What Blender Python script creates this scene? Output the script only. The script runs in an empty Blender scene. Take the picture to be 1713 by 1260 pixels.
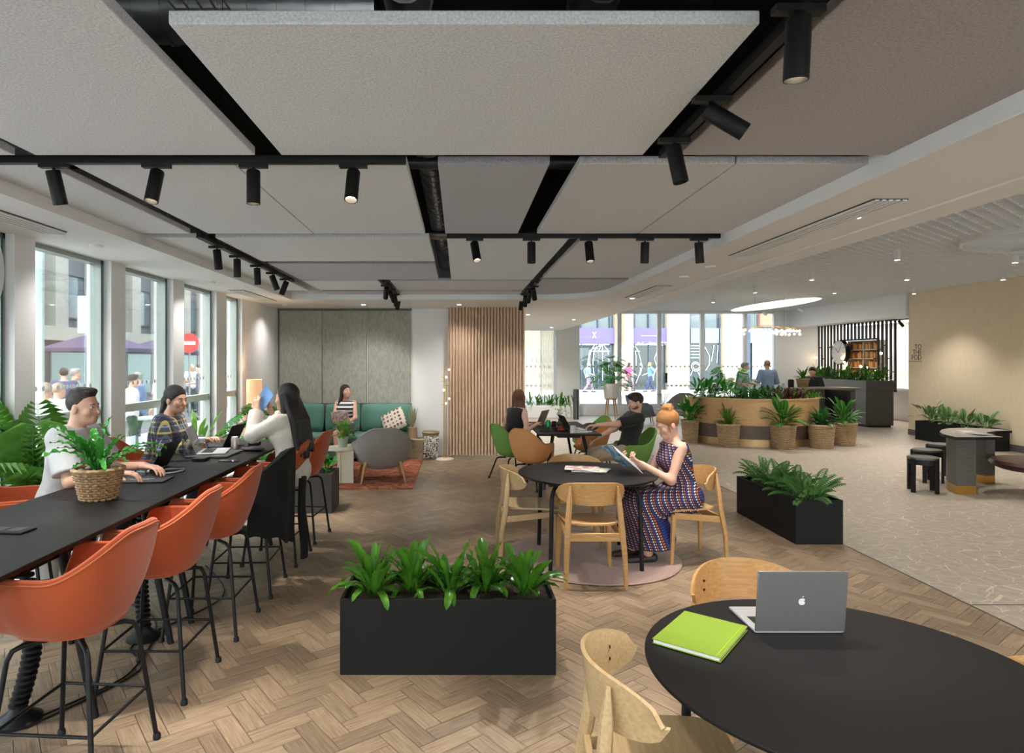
import bpy, math, random
import numpy as np
from mathutils import Vector, Matrix, Euler
R = math.radians; PI = math.pi
random.seed(7); rng = random.Random(11)
SC = bpy.context.scene; COL = SC.collection
# ---------------------------------------------------------------- camera, world, exposure
FPX, HC, VX, VY = 1070.0, 1.70, 768.0, 604.0
cam_d = bpy.data.cameras.new('camera'); cam = bpy.data.objects.new('camera', cam_d); COL.objects.link(cam)
cam.location = (0, 0, HC); cam.rotation_euler = (R(90), 0, 0)
cam_d.sensor_width = 36; cam_d.lens = FPX / 1713 * 36
cam_d.shift_x = (856.5 - VX) / 1713; cam_d.shift_y = (VY - 630) / 1713
cam_d.clip_start = .05; cam_d.clip_end = 300
SC.camera = cam
SC.view_settings.view_transform = 'Standard'; SC.view_settings.look = 'None'
SC.view_settings.gamma = 1; SC.view_settings.use_curve_mapping = False
SC.view_settings.exposure = 0.9
SC.cycles.max_bounces = 7; SC.cycles.diffuse_bounces = 4; SC.cycles.glossy_bounces = 3
SC.cycles.transparent_max_bounces = 16; SC.cycles.transmission_bounces = 4
SC.cycles.sample_clamp_indirect = 4; SC.cycles.caustics_reflective = False; SC.cycles.caustics_refractive = False
W = bpy.data.worlds.new('sky'); SC.world = W; W.use_nodes = True
_n = W.node_tree.nodes; _l = W.node_tree.links
_s = _n.new('ShaderNodeTexSky'); _s.sky_type = 'NISHITA'; _s.sun_disc = False; _s.sun_elevation = R(48); _s.sun_rotation = R(200)
_s.air_density = 1.0; _s.dust_density = 4.0; _s.ozone_density = 1.0
_mx = _n.new('ShaderNodeMix'); _mx.data_type = 'RGBA'; _mx.inputs[0].default_value = .6; _mx.inputs[7].default_value = (3.2, 3.4, 3.6, 1)
_l.new(_s.outputs[0], _mx.inputs[6]); _l.new(_mx.outputs[2], _n['Background'].inputs[0])
_n['Background'].inputs[1].default_value = 1.0
_sd = bpy.data.lights.new('sun', 'SUN'); _sd.energy = 2.0; _sd.angle = R(1.5); _sd.color = (1, .95, .88)
sun = bpy.data.objects.new('sun', _sd); COL.objects.link(sun); sun.location = (0, 0, 30)
sun.rotation_euler = Vector((-.27, -.30, .92)).to_track_quat('Z', 'Y').to_euler()
SPOT_W, PEND_W, DOWN_W = 62.0, 80.0, 26.0

# ---------------------------------------------------------------- materials
MATS = {}
def mat(name, col, rough=.5, metal=0, nz=None, bump=None, spec=.5, emit=None, coat=0, sheen=0, stretch=(1, 1, 1)):
    """nz=(scale, second colour, contrast), bump=(scale, distance)"""
    if name in MATS: return MATS[name]
    m = bpy.data.materials.new(name); MATS[name] = m; m.use_nodes = True
    nt = m.node_tree; N = nt.nodes; L = nt.links; b = N['Principled BSDF']
    b.inputs['Base Color'].default_value = (*col, 1); b.inputs['Roughness'].default_value = rough
    b.inputs['Metallic'].default_value = metal; b.inputs['Specular IOR Level'].default_value = spec
    b.inputs['Coat Weight'].default_value = coat; b.inputs['Sheen Weight'].default_value = sheen
    if emit: b.inputs['Emission Color'].default_value = (*emit[0], 1); b.inputs['Emission Strength'].default_value = emit[1]
    if nz or bump:
        tc = N.new('ShaderNodeTexCoord'); mp = N.new('ShaderNodeMapping'); mp.inputs['Scale'].default_value = stretch
        L.new(tc.outputs['Object'], mp.inputs[0])
    if nz:
        t = N.new('ShaderNodeTexNoise'); t.inputs['Scale'].default_value = nz[0]; t.inputs['Detail'].default_value = 4; L.new(mp.outputs[0], t.inputs[0])
        r = N.new('ShaderNodeValToRGB'); c = nz[2] if len(nz) > 2 else .2
        r.color_ramp.elements[0].position = .5 - c; r.color_ramp.elements[1].position = .5 + c
        r.color_ramp.elements[0].color = (*col, 1); r.color_ramp.elements[1].color = (*nz[1], 1)
        L.new(t.outputs[0], r.inputs[0]); L.new(r.outputs[0], b.inputs['Base Color'])
    if bump:
        t = N.new('ShaderNodeTexNoise'); t.inputs['Scale'].default_value = bump[0]; t.inputs['Detail'].default_value = 3; L.new(mp.outputs[0], t.inputs[0])
        bp = N.new('ShaderNodeBump'); bp.inputs['Distance'].default_value = bump[1]; bp.inputs['Strength'].default_value = .6
        L.new(t.outputs[0], bp.inputs['Height']); L.new(bp.outputs[0], b.inputs['Normal'])
    return m
def wood(name, c1, c2, rough=.4, scale=(2, 30, 30), coat=.1):
    m = mat(name, c1, rough, nz=(3.0, c2, .22), bump=(6, .0004), stretch=scale, coat=coat); return m
def glass(name, tint=(.93, .97, .96), refl=.08):
    if name in MATS: return MATS[name]
    m = bpy.data.materials.new(name); MATS[name] = m; m.use_nodes = True; N = m.node_tree.nodes; L = m.node_tree.links
    N.remove(N['Principled BSDF']); t = N.new('ShaderNodeBsdfTransparent'); t.inputs[0].default_value = (*tint, 1)
    g = N.new('ShaderNodeBsdfGlossy'); g.inputs['Roughness'].default_value = .02
    lw = N.new('ShaderNodeLayerWeight'); lw.inputs[0].default_value = .25
    mu = N.new('ShaderNodeMath'); mu.operation = 'MULTIPLY_ADD'; mu.inputs[1].default_value = .5; mu.inputs[2].default_value = refl * .5; L.new(lw.outputs['Fresnel'], mu.inputs[0])
    x = N.new('ShaderNodeMixShader'); L.new(mu.outputs[0], x.inputs[0]); L.new(t.outputs[0], x.inputs[1]); L.new(g.outputs[0], x.inputs[2])
    L.new(x.outputs[0], N['Material Output'].inputs[0]); return m
def sheer(name, col, alpha, stripes=0):
    if name in MATS: return MATS[name]
    m = bpy.data.materials.new(name); MATS[name] = m; m.use_nodes = True; N = m.node_tree.nodes; L = m.node_tree.links
    N.remove(N['Principled BSDF']); t = N.new('ShaderNodeBsdfTransparent'); d = N.new('ShaderNodeBsdfDiffuse'); d.inputs[0].default_value = (*col, 1)
    tr = N.new('ShaderNodeBsdfTranslucent'); tr.inputs[0].default_value = (*col, 1); a = N.new('ShaderNodeMixShader'); a.inputs[0].default_value = .5
    L.new(d.outputs[0], a.inputs[1]); L.new(tr.outputs[0], a.inputs[2])
    x = N.new('ShaderNodeMixShader'); x.inputs[0].default_value = alpha; L.new(t.outputs[0], x.inputs[1]); L.new(a.outputs[0], x.inputs[2])
    L.new(x.outputs[0], N['Material Output'].inputs[0]); return m
def leafmat(name, c1, c2, rough=.35, trans=.35, stripe=None):
    if name in MATS: return MATS[name]
    m = mat(name, c1, rough, nz=(9, c2, .25), spec=.4); N = m.node_tree.nodes; L = m.node_tree.links; b = N['Principled BSDF']
    if stripe:      # stripe along v of the uv map (midrib / veins)
        uv = N.new('ShaderNodeUVMap'); sp = N.new('ShaderNodeSeparateXYZ'); L.new(uv.outputs[0], sp.inputs[0])
        a = N.new('ShaderNodeMath'); a.operation = 'ABSOLUTE'; L.new(sp.outputs[1], a.inputs[0])
        lt = N.new('ShaderNodeMath'); lt.operation = 'LESS_THAN'; lt.inputs[1].default_value = stripe[1]; L.new(a.outputs[0], lt.inputs[0])
        mx = N.new('ShaderNodeMix'); mx.data_type = 'RGBA'; src = b.inputs['Base Color'].links[0].from_socket
        L.new(lt.outputs[0], mx.inputs[0]); L.new(src, mx.inputs[6]); mx.inputs[7].default_value = (*stripe[0], 1); L.new(mx.outputs[2], b.inputs['Base Color'])
    tr = N.new('ShaderNodeBsdfTranslucent'); src = b.inputs['Base Color'].links[0].from_socket; L.new(src, tr.inputs[0])
    x = N.new('ShaderNodeMixShader'); x.inputs[0].default_value = trans; L.new(b.outputs[0], x.inputs[1]); L.new(tr.outputs[0], x.inputs[2]); L.new(x.outputs[0], N['Material Output'].inputs[0])
    return m

BLACK = mat('black powder coat', (.006, .006, .007), .5, spec=.3)
BLACKM = mat('black matt metal', (.01, .01, .011), .5, .3)
LAM = mat('black laminate', (.008, .007, .007), .5, bump=(400, .0001), spec=.2)
WHITE = mat('white paint', (.84, .85, .86), .6)
WHITEC = mat('white soffit paint', (.84, .855, .87), .6)
FELT1 = mat('light grey felt', (.50, .52, .545), .95, nz=(110, (.78, .81, .84), .22), bump=(120, .002), sheen=.3)
FELT2 = mat('warm grey felt', (.40, .395, .405), .95, nz=(110, (.64, .635, .645), .22), bump=(120, .002), sheen=.3)
FELT3 = mat('mauve grey felt', (.25, .245, .275), .95, nz=(110, (.41, .405, .45), .22), bump=(120, .002), sheen=.3)
FELT4 = mat('taupe felt', (.25, .22, .21), .95, nz=(110, (.43, .38, .365), .22), bump=(120, .002), sheen=.3)
ORANGE = mat('orange upholstery', (.37, .058, .011), .85, nz=(500, (.44, .078, .018), .2), bump=(600, .0005), sheen=.2)
ORANGED = mat('orange piping', (.50, .14, .05), .8)
TAN = mat('apricot upholstery', (.62, .27, .09), .8, nz=(500, (.70, .33, .13), .2), bump=(600, .0004))
GREENU = mat('leaf green upholstery', (.13, .27, .05), .85, nz=(500, (.18, .34, .07), .2), bump=(600, .0004))
GREYU = mat('grey brown upholstery', (.27, .245, .235), .9, nz=(500, (.33, .305, .295), .2), bump=(600, .0004), sheen=.3)
OAK = wood('oak', (.45, .235, .08), (.60, .355, .145))
OAKG = wood('pale oak', (.42, .285, .14), (.53, .38, .205))
OAKD = wood('oak veneer front', (.50, .29, .13), (.60, .37, .18), scale=(3, 3, 25))
DARKW = wood('dark stained veneer', (.075, .07, .068), (.12, .11, .105), rough=.5, scale=(3, 3, 20))
DARKW2 = wood('dark walnut veneer', (.09, .06, .045), (.14, .10, .08), rough=.5, scale=(3, 3, 20))
BRASS = mat('brushed brass', (.62, .38, .12), .32, .9)
CREAM = mat('cream lacquer', (.78, .72, .58), .5)
SOIL = mat('dark soil', (.02, .013, .008), .95, nz=(60, (.06, .035, .02), .2), bump=(60, .01))
SKIN = mat('light skin', (.62, .36, .26), .5, nz=(12, (.68, .40, .30), .3))
SKIN2 = mat('tan skin', (.50, .27, .18), .5, nz=(12, (.56, .32, .22), .3))
LIPM = mat('lips', (.45, .14, .12), .4)
EYEW = mat('eye white', (.75, .73, .70), .3); EYED = mat('dark iris', (.03, .02, .015), .2)
def hairm(name, c1, c2): return mat(name, c1, .38, nz=(40, c2, .25), bump=(70, .012), stretch=(6, 6, .6), spec=.35)
WICK = mat('brown wicker', (.30, .17, .08), .65, nz=(30, (.46, .30, .16), .25), bump=(120, .001))
WICK2 = mat('natural rattan', (.33, .22, .12), .6, nz=(25, (.50, .36, .22), .25), bump=(120, .001))
GLASSW = glass('clear window glass'); GLASSC = glass('clear drinking glass', (.90, .94, .94), .25)
SILV = mat('silver aluminium', (.34, .34, .35), .45, .7); SILVL = mat('light aluminium', (.70, .70, .71), .35, .7)
PAPER = mat('white paper', (.78, .77, .75), .7)

# ---------------------------------------------------------------- mesh builder
def frame_of(d):
    d = d.normalized(); u = Vector((0, 0, 1)) if abs(d.z) < .95 else Vector((1, 0, 0)); a = d.cross(u).normalized(); return a, a.cross(d).normalized()
class MB:
    def __init__(s): s.v = []; s.f = []; s.m = []; s.uv = {}
    def add(s, vs, fs, mi=0, uv=None):
        o = len(s.v); s.v += [tuple(v) for v in vs]
        for f in fs: s.f.append(tuple(i + o for i in f)); s.m.append(mi)
        if uv:
            for i, t in enumerate(uv): s.uv[o + i] = t
        return s
    def box(s, lo, hi, mi=0):
        x0, y0, z0 = lo; x1, y1, z1 = hi
        return s.add([(x0, y0, z0), (x1, y0, z0), (x1, y1, z0), (x0, y1, z0), (x0, y0, z1), (x1, y0, z1), (x1, y1, z1), (x0, y1, z1)],
              [(0, 3, 2, 1), (4, 5, 6, 7), (0, 1, 5, 4), (1, 2, 6, 5), (2, 3, 7, 6), (3, 0, 4, 7)], mi)
    def cbox(s, c, d, M=None, mi=0):
        t = MB().box([-q / 2 for q in d], [q / 2 for q in d]); M = (M or Matrix()); 
        return s.add([Vector(c) + (M.to_3x3() @ Vector(v)) for v in t.v], t.f, mi)
    def tube(s, pts, r, n=8, mi=0, cap=True):
        pts = [Vector(p) for p in pts]; rs = r if isinstance(r, (list, tuple)) else [r] * len(pts); vs = []; fs = []
        a = None
        for i, p in enumerate(pts):
            d = (pts[min(i + 1, len(pts) - 1)] - pts[max(i - 1, 0)])
            if d.length < 1e-9: d = Vector((0, 0, 1))
            d.normalize()
            if a is None: a, b = frame_of(d)
            else:
                a = (a - d * a.dot(d)); a = a.normalized() if a.length > 1e-6 else frame_of(d)[0]; b = a.cross(d).normalized()
            for k in range(n): t = 2 * PI * k / n; vs.append(p + (a * math.cos(t) + b * math.sin(t)) * rs[i])
        for i in range(len(pts) - 1):
            for k in range(n): k2 = (k + 1) % n; fs.append((i * n + k, i * n + k2, (i + 1) * n + k2, (i + 1) * n + k))
        if cap: fs.append(tuple(range(n))[::-1]); fs.append(tuple((len(pts) - 1) * n + k for k in range(n)))
        return s.add(vs, fs, mi)
    def lathe(s, prof, n=24, c=(0, 0, 0), mi=0, sx=1, sy=1):
        vs = []; fs = []
        for r, z in prof:
            for k in range(n): t = 2 * PI * k / n; vs.append((c[0] + r * sx * math.cos(t), c[1] + r * sy * math.sin(t), c[2] + z))
        for i in range(len(prof) - 1):
            for k in range(n): k2 = (k + 1) % n; fs.append((i * n + k, i * n + k2, (i + 1) * n + k2, (i + 1) * n + k))
        if prof[0][0] > 1e-5: fs.append(tuple(range(n))[::-1])
        if prof[-1][0] > 1e-5: fs.append(tuple((len(prof) - 1) * n + k for k in range(n)))
        return s.add(vs, fs, mi)
    def prism(s, poly, z0, z1, mi=0):
        n = len(poly); return s.add([(x, y, z0) for x, y in poly] + [(x, y, z1) for x, y in poly],
            [tuple(range(n))[::-1], tuple(range(n, 2 * n))] + [(k, (k + 1) % n, n + (k + 1) % n, n + k) for k in range(n)], mi)
    def ball(s, c, r, n=10, m=7, mi=0):
        r = r if isinstance(r, (tuple, list)) else (r, r, r)
        vs = [(c[0], c[1], c[2] - r[2])]; fs = []
        for i in range(1, m):
            p = PI * i / m
            for k in range(n): t = 2 * PI * k / n; vs.append((c[0] + r[0] * math.sin(p) * math.cos(t), c[1] + r[1] * math.sin(p) * math.sin(t), c[2] - r[2] * math.cos(p)))
        vs.append((c[0], c[1], c[2] + r[2])); L = len(vs) - 1
        for k in range(n): fs.append((0, 1 + (k + 1) % n, 1 + k)); fs.append((L, L - n + k, L - n + (k + 1) % n))
        for i in range(m - 2):
            for k in range(n): k2 = (k + 1) % n; o = 1 + i * n; fs.append((o + k, o + k2, o + n + k2, o + n + k))
        return s.add(vs, fs, mi)
    def surf(s, fn, nu, nv, th=0, closed_u=False, mi=0):
        """grid fn(i/nu, j/nv); th>0 gives it a thickness along its normals"""
        P = [[Vector(fn(i / nu, j / nv)) for j in range(nv + 1)] for i in range(nu + (0 if closed_u else 1))]; nU = len(P)
        def idx(i, j): return (i % nU) * (nv + 1) + j
        q = [(idx(i, j), idx(i + 1, j), idx(i + 1, j + 1), idx(i, j + 1)) for i in range(nu) for j in range(nv)]
        V = [p for row in P for p in row]; uv = [(i / nu, j / nv * 2 - 1) for i in range(nU) for j in range(nv + 1)]
        if not th: return s.add(V, q, mi, uv)
        nr = [Vector() for _ in V]
        for f in q:
            n = (V[f[2]] - V[f[0]]).cross(V[f[3]] - V[f[1]])
            for k in f: nr[k] += n
        V2 = [v - (n.normalized() if n.length > 1e-12 else n) * th for v, n in zip(V, nr)]; o = len(V)
        fs = q + [tuple(k + o for k in f)[::-1] for f in q]; eu = range(nu)
        for i in eu:
            for j, fl in ((0, 0), (nv, 1)):
                a, b = idx(i, j), idx(i + 1, j); fs.append((a, a + o, b + o, b) if not fl else (a, b, b + o, a + o))
        if not closed_u:
            for j in range(nv):
                for i, fl in ((0, 1), (nu, 0)):
                    a, b = idx(i, j), idx(i, j + 1); fs.append((a, a + o, b + o, b) if not fl else (a, b, b + o, a + o))
        return s.add(V + V2, fs, mi)
    def xf(s, M): s.v = [tuple(M @ Vector(v)) for v in s.v]; return s
    def mesh(s, name, mats, smooth=True):
        me = bpy.data.meshes.new(name); me.from_pydata(s.v, [], s.f)
        for m in (mats if isinstance(mats, (list, tuple)) else [mats]): me.materials.append(m)
        if any(s.m): me.polygons.foreach_set('material_index', s.m)
        if s.uv:
            u = me.uv_layers.new(name='uv'); 
            for lp in me.loops: u.data[lp.index].uv = s.uv.get(lp.vertex_index, (0, 0))
        me.update()
        if smooth: me.shade_smooth(); me.set_sharp_from_angle(angle=R(38))
        return me
    def build(s, name, mats, parent=None, bev=0, smooth=True):
        return link(s.mesh(name, mats, smooth), name, parent, bev)
def link(me, name, parent=None, bev=0):
    o = bpy.data.objects.new(name, me); COL.objects.link(o); o.parent = parent
    if bev:
        b = o.modifiers.new('bevel', 'BEVEL'); b.width = bev; b.segments = 2; b.limit_method = 'ANGLE'
    return o
def tag(o, label=None, cat=None, group=None, kind=None):
    if label: o['label'] = label
    if cat: o['category'] = cat
    if group: o['group'] = group
    if kind: o['kind'] = kind
    return o
def thing(name, label, cat, loc=(0, 0, 0), rz=0, group=None):
    o = bpy.data.objects.new(name, None); COL.objects.link(o); o.location = loc; o.rotation_euler = (0, 0, rz); o.empty_display_size = .1
    return tag(o, label, cat, group)
def struct(o): o['kind'] = 'structure'; return o
KIDS = {}
def dup(root, loc, rz=0, label=None, group=None):
    def kids(o): return [c for c in o.children]
    def cp(o, par):
        c = o.copy(); COL.objects.link(c); c.parent = par
        for k in kids(o): cp(k, c)
        return c
    r = cp(root, None); r.location = loc; r.rotation_euler = (0, 0, rz)
    if label: r['label'] = label
    if group: r['group'] = group
    return r
def floor_at(px, py, z=0.0):
    Y = (HC - z) * FPX / (py - VY); return Vector(((px - VX) / FPX * Y, Y, z))
def at(px, py, Y): return Vector(((px - VX) / FPX * Y, Y, HC - (py - VY) / FPX * Y))
def textm(txt, size, m, name, parent, M, ext=.002, align='CENTER'):
    c = bpy.data.curves.new(name, 'FONT'); c.body = txt; c.size = size; c.extrude = ext; c.align_x = align; c.resolution_u = 3
    t = bpy.data.objects.new(name, c); COL.objects.link(t); dg = bpy.context.evaluated_depsgraph_get(); dg.update()
    me = bpy.data.meshes.new_from_object(t.evaluated_get(dg)); bpy.data.objects.remove(t); me.transform(M); me.materials.clear(); me.materials.append(m)
    return link(me, name, parent)
def axes(o, x, y, z=None):     # matrix whose local x,y axes are the given world vectors
    x = Vector(x).normalized(); y = Vector(y).normalized(); z = x.cross(y); M = Matrix((x, y, z)).transposed().to_4x4(); M.translation = Vector(o); return M
# ---------------------------------------------------------------- materials for the shell
def plank_mat():
    m = mat('oak plank', (.3, .2, .1), .42); nt = m.node_tree; N = nt.nodes; L = nt.links; b = N['Principled BSDF']
    uv = N.new('ShaderNodeUVMap'); at_ = N.new('ShaderNodeAttribute'); at_.attribute_name = 'rnd'
    mp = N.new('ShaderNodeMapping'); mp.inputs['Scale'].default_value = (5, 85, 1); L.new(uv.outputs[0], mp.inputs[0])
    t = N.new('ShaderNodeTexNoise'); t.inputs['Scale'].default_value = 1; t.inputs['Detail'].default_value = 5; t.inputs['Roughness'].default_value = .65; L.new(mp.outputs[0], t.inputs[0])
    r = N.new('ShaderNodeValToRGB'); e = r.color_ramp.elements
    e[0].position = .30; e[0].color = (.155, .098, .06, 1); e[1].position = .68; e[1].color = (.36, .265, .172, 1)
    L.new(t.outputs[0], r.inputs[0]); hv = N.new('ShaderNodeHueSaturation'); L.new(r.outputs[0], hv.inputs['Color'])
    mr = N.new('ShaderNodeMapRange'); mr.inputs[3].default_value = .76; mr.inputs[4].default_value = 1.16; L.new(at_.outputs['Fac'], mr.inputs[0]); L.new(mr.outputs[0], hv.inputs['Value'])
    L.new(hv.outputs[0], b.inputs['Base Color'])
    bp = N.new('ShaderNodeBump'); bp.inputs['Distance'].default_value = .0006; L.new(t.outputs[0], bp.inputs['Height']); L.new(bp.outputs[0], b.inputs['Normal']); return m
PLANK = plank_mat()
def stone_mat():
    m = mat('crazy paving vinyl', (.4, .34, .27), .45); N = m.node_tree.nodes; L = m.node_tree.links; b = N['Principled BSDF']
    tc = N.new('ShaderNodeTexCoord'); mp = N.new('ShaderNodeMapping'); mp.inputs['Scale'].default_value = (1, 1, 1); L.new(tc.outputs['Object'], mp.inputs[0])
    v = N.new('ShaderNodeTexVoronoi'); v.feature = 'DISTANCE_TO_EDGE'; v.inputs['Scale'].default_value = 6.8; L.new(mp.outputs[0], v.inputs[0])
    c = N.new('ShaderNodeTexVoronoi'); c.inputs['Scale'].default_value = 6.8; L.new(mp.outputs[0], c.inputs[0])
    lt = N.new('ShaderNodeMath'); lt.operation = 'LESS_THAN'; lt.inputs[1].default_value = .017; L.new(v.outputs[0], lt.inputs[0])
    n = N.new('ShaderNodeTexNoise'); n.inputs['Scale'].default_value = 14; L.new(mp.outputs[0], n.inputs[0])
    r = N.new('ShaderNodeValToRGB'); r.color_ramp.elements[0].position = .3; r.color_ramp.elements[0].color = (.31, .265, .21, 1); r.color_ramp.elements[1].position = .7; r.color_ramp.elements[1].color = (.38, .33, .27, 1); L.new(n.outputs[0], r.inputs[0])
    x = N.new('ShaderNodeMix'); x.data_type = 'RGBA'; L.new(lt.outputs[0], x.inputs[0]); L.new(r.outputs[0], x.inputs[6]); x.inputs[7].default_value = (.55, .48, .38, 1)
    L.new(x.outputs[2], b.inputs['Base Color']); return m
STONE = stone_mat()
def tile_mat(name, c1, c2, mortar, scale, w, h, rough=.7, vert=True):
    m = mat(name, c1, rough); N = m.node_tree.nodes; L = m.node_tree.links; b = N['Principled BSDF']
    tc = N.new('ShaderNodeTexCoord'); sp = N.new('ShaderNodeSeparateXYZ'); L.new(tc.outputs['Object'], sp.inputs[0]); cb = N.new('ShaderNodeCombineXYZ')
    ad = N.new('ShaderNodeMath'); ad.operation = 'ADD'; L.new(sp.outputs[0], ad.inputs[0]); L.new(sp.outputs[1], ad.inputs[1]); L.new(ad.outputs[0], cb.inputs[0]); L.new(sp.outputs[2], cb.inputs[1])
    k = N.new('ShaderNodeTexBrick'); k.inputs['Scale'].default_value = scale; k.inputs['Brick Width'].default_value = w; k.inputs['Row Height'].default_value = h; k.inputs['Mortar Size'].default_value = .008
    k.inputs['Color1'].default_value = (*c1, 1); k.inputs['Color2'].default_value = (*c2, 1); k.inputs['Mortar'].default_value = (*mortar, 1)
    L.new(cb.outputs[0], k.inputs[0]); L.new(k.outputs[0], b.inputs['Base Color'])
    bp = N.new('ShaderNodeBump'); bp.inputs['Distance'].default_value = .003; bp.invert = True; L.new(k.outputs['Fac'], bp.inputs['Height']); L.new(bp.outputs[0], b.inputs['Normal']); return m

# ---------------------------------------------------------------- herringbone floor
X0, X1, Y0, Y1 = -3.28, 3.55, -4.0, 11.5
fl = MB().box((X0, Y0, -.1), (X1, Y1, -.006)).build('floor', mat('floor bedding', (.10, .07, .045), .8)); struct(fl)
PLn, PW = .285, .095
def plank_mesh(uoff, rv):
    b = MB(); g = .0012; l2, w2 = PLn / 2 - g, PW / 2 - g; c = .0016; z = 0
    vs = [(-l2, -w2, -.006), (l2, -w2, -.006), (l2, w2, -.006), (-l2, w2, -.006), (-l2, -w2, z - c), (l2, -w2, z - c), (l2, w2, z - c), (-l2, w2, z - c),
          (-l2 + c, -w2 + c, z), (l2 - c, -w2 + c, z), (l2 - c, w2 - c, z), (-l2 + c, w2 - c, z)]
    fs = [(0, 1, 5, 4), (1, 2, 6, 5), (2, 3, 7, 6), (3, 0, 4, 7), (4, 5, 9, 8), (5, 6, 10, 9), (6, 7, 11, 10), (7, 4, 8, 11), (8, 9, 10, 11)]
    b.add(vs, fs, 0, [(x + uoff[0], y + uoff[1]) for x, y, _ in vs]); return b
pl_spots = []; A = R(-8); S2 = PW
# herringbone lattice: pairs of perpendicular planks (unit = plank width, ratio 3)
ca, sa = math.cos(A + R(45)), math.sin(A + R(45))
for i in range(-75, 75):
    for j in range(-30, 30):
        for hv in (0, 1):
            gx = i * 1 + j * 3 if False else None
            # cell origin: rows step (1,1) along the zigzag, columns step (3,-3)
            ox, oy = i + 3 * j, i - 3 * j
            if hv == 0: cx_, cy_, ang = ox + 1.5, oy + .5, 0
            else: cx_, cy_, ang = ox + .5 + 0, oy + 1 + 1.5, 90
            if hv == 1: cx_ -= 0; 
            x, y = cx_ * PW, cy_ * PW; X = x * ca - y * sa + .2; Y = x * sa + y * ca + 5
            if X0 - .16 < X < X1 + .16 and Y0 + .1 < Y < Y1 + .16: pl_spots.append((X, Y, R(ang) + A + R(45)))
def clampshape(b, M, uv, rv):
    vs = [M @ Vector(v) for v in b.v]
    return [(min(max(v.x, X0), X1), min(max(v.y, Y0), Y1), v.z) for v in vs]
def vis(p):
    x, y = p[0], p[1]
    if y < 1.9 or x > X1 - .16: return False
    px = VX + FPX * x / y; py = VY + FPX * HC / y; return -30 < px < 1740 and py < 1300
cand = sorted([p for p in pl_spots if vis(p)], key=lambda p: p[1])
near = [p for p in cand if p[0] > -1.9][:300]; nearset = set(near)
PM = []
for k in range(10):
    b = plank_mesh((rng.uniform(0, 9), rng.uniform(0, 9)), 0); me = b.mesh('plank', PLANK, False)
    a = me.attributes.new('rnd', 'FLOAT', 'FACE'); a.data.foreach_set('value', [rng.random()] * len(me.polygons)); PM.append(me)
for p in near:
    o = bpy.data.objects.new('plank', PM[rng.randrange(10)]); COL.objects.link(o); o.location = (p[0], p[1], 0); o.rotation_euler = (0, 0, p[2] + (PI if rng.random() < .5 else 0)); o.parent = fl
rest = MB(); rv = []
for p in pl_spots:
    if p in nearset: continue
    if not (X0 + .16 < p[0] < X1 - .16 and p[1] < Y1 - .16):
        c_, s_ = math.cos(p[2]), math.sin(p[2]); loc = [(-PLn / 2 + .001, -PW / 2 + .001), (PLn / 2 - .001, -PW / 2 + .001), (PLn / 2 - .001, PW / 2 - .001), (-PLn / 2 + .001, PW / 2 - .001)]
        po = [(p[0] + x * c_ - y * s_, p[1] + x * s_ + y * c_) for x, y in loc]
        for ax_, lim, sg in ((0, X0, -1), (0, X1, 1), (1, Y1, 1)):
            out = []
            for i_ in range(len(po)):
                A_, B_ = po[i_], po[(i_ + 1) % len(po)]; da, db = sg * (A_[ax_] - lim), sg * (B_[ax_] - lim)
                if da <= 0: out.append(A_)
                if (da <= 0) != (db <= 0): t_ = da / (da - db); out.append((A_[0] + (B_[0] - A_[0]) * t_, A_[1] + (B_[1] - A_[1]) * t_))
            po = out
            if len(po) < 3: break
        if len(po) < 3: continue
        n_ = len(po); u_ = [((x - p[0]) * c_ + (y - p[1]) * s_ + p[0] * 3, -(x - p[0]) * s_ + (y - p[1]) * c_ + p[1] * 3) for x, y in po]
        rest.add([(x, y, 0) for x, y in po] + [(x, y, -.006) for x, y in po], [tuple(range(n_))] + [(k + n_, (k + 1) % n_ + n_, (k + 1) % n_, k) for k in range(n_)], 0, u_ + u_); rv += [rng.random()] * (n_ + 1); continue
    b = plank_mesh((rng.uniform(0, 9), rng.uniform(0, 9)), 0); M = Matrix.Translation((p[0], p[1], 0)) @ Matrix.Rotation(p[2], 4, 'Z')
    rest.add(clampshape(b, M, 0, 0), b.f, 0, [b.uv[i] for i in range(12)]); rv += [rng.random()] * len(b.f)
me = rest.mesh('planks', PLANK, False); a = me.attributes.new('rnd', 'FLOAT', 'FACE'); a.data.foreach_set('value', rv); tag(link(me, 'plank_field', fl), kind='stuff')
f2 = MB().box((X1 + .012, -4, -.1), (11.9, 20.05, 0)).box((-.5, Y1 + .012, -.1), (X1 + .012, 20.05, 0)).build('floor', STONE); struct(f2)
struct(MB().box((X1 - .002, -4, -.05), (X1 + .014, Y1, .0015)).box((-.5, Y1 - .002, -.05), (X1, Y1 + .014, .0015)).build('trim_1', mat('dark floor joint strip', (.10, .09, .08), .4, .5)))
struct(MB().box((X1 + .014, 4.45, 0), (10.3, 4.465, .001)).build('trim_2', mat('dark floor joint', (.09, .07, .055), .5)))

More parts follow.
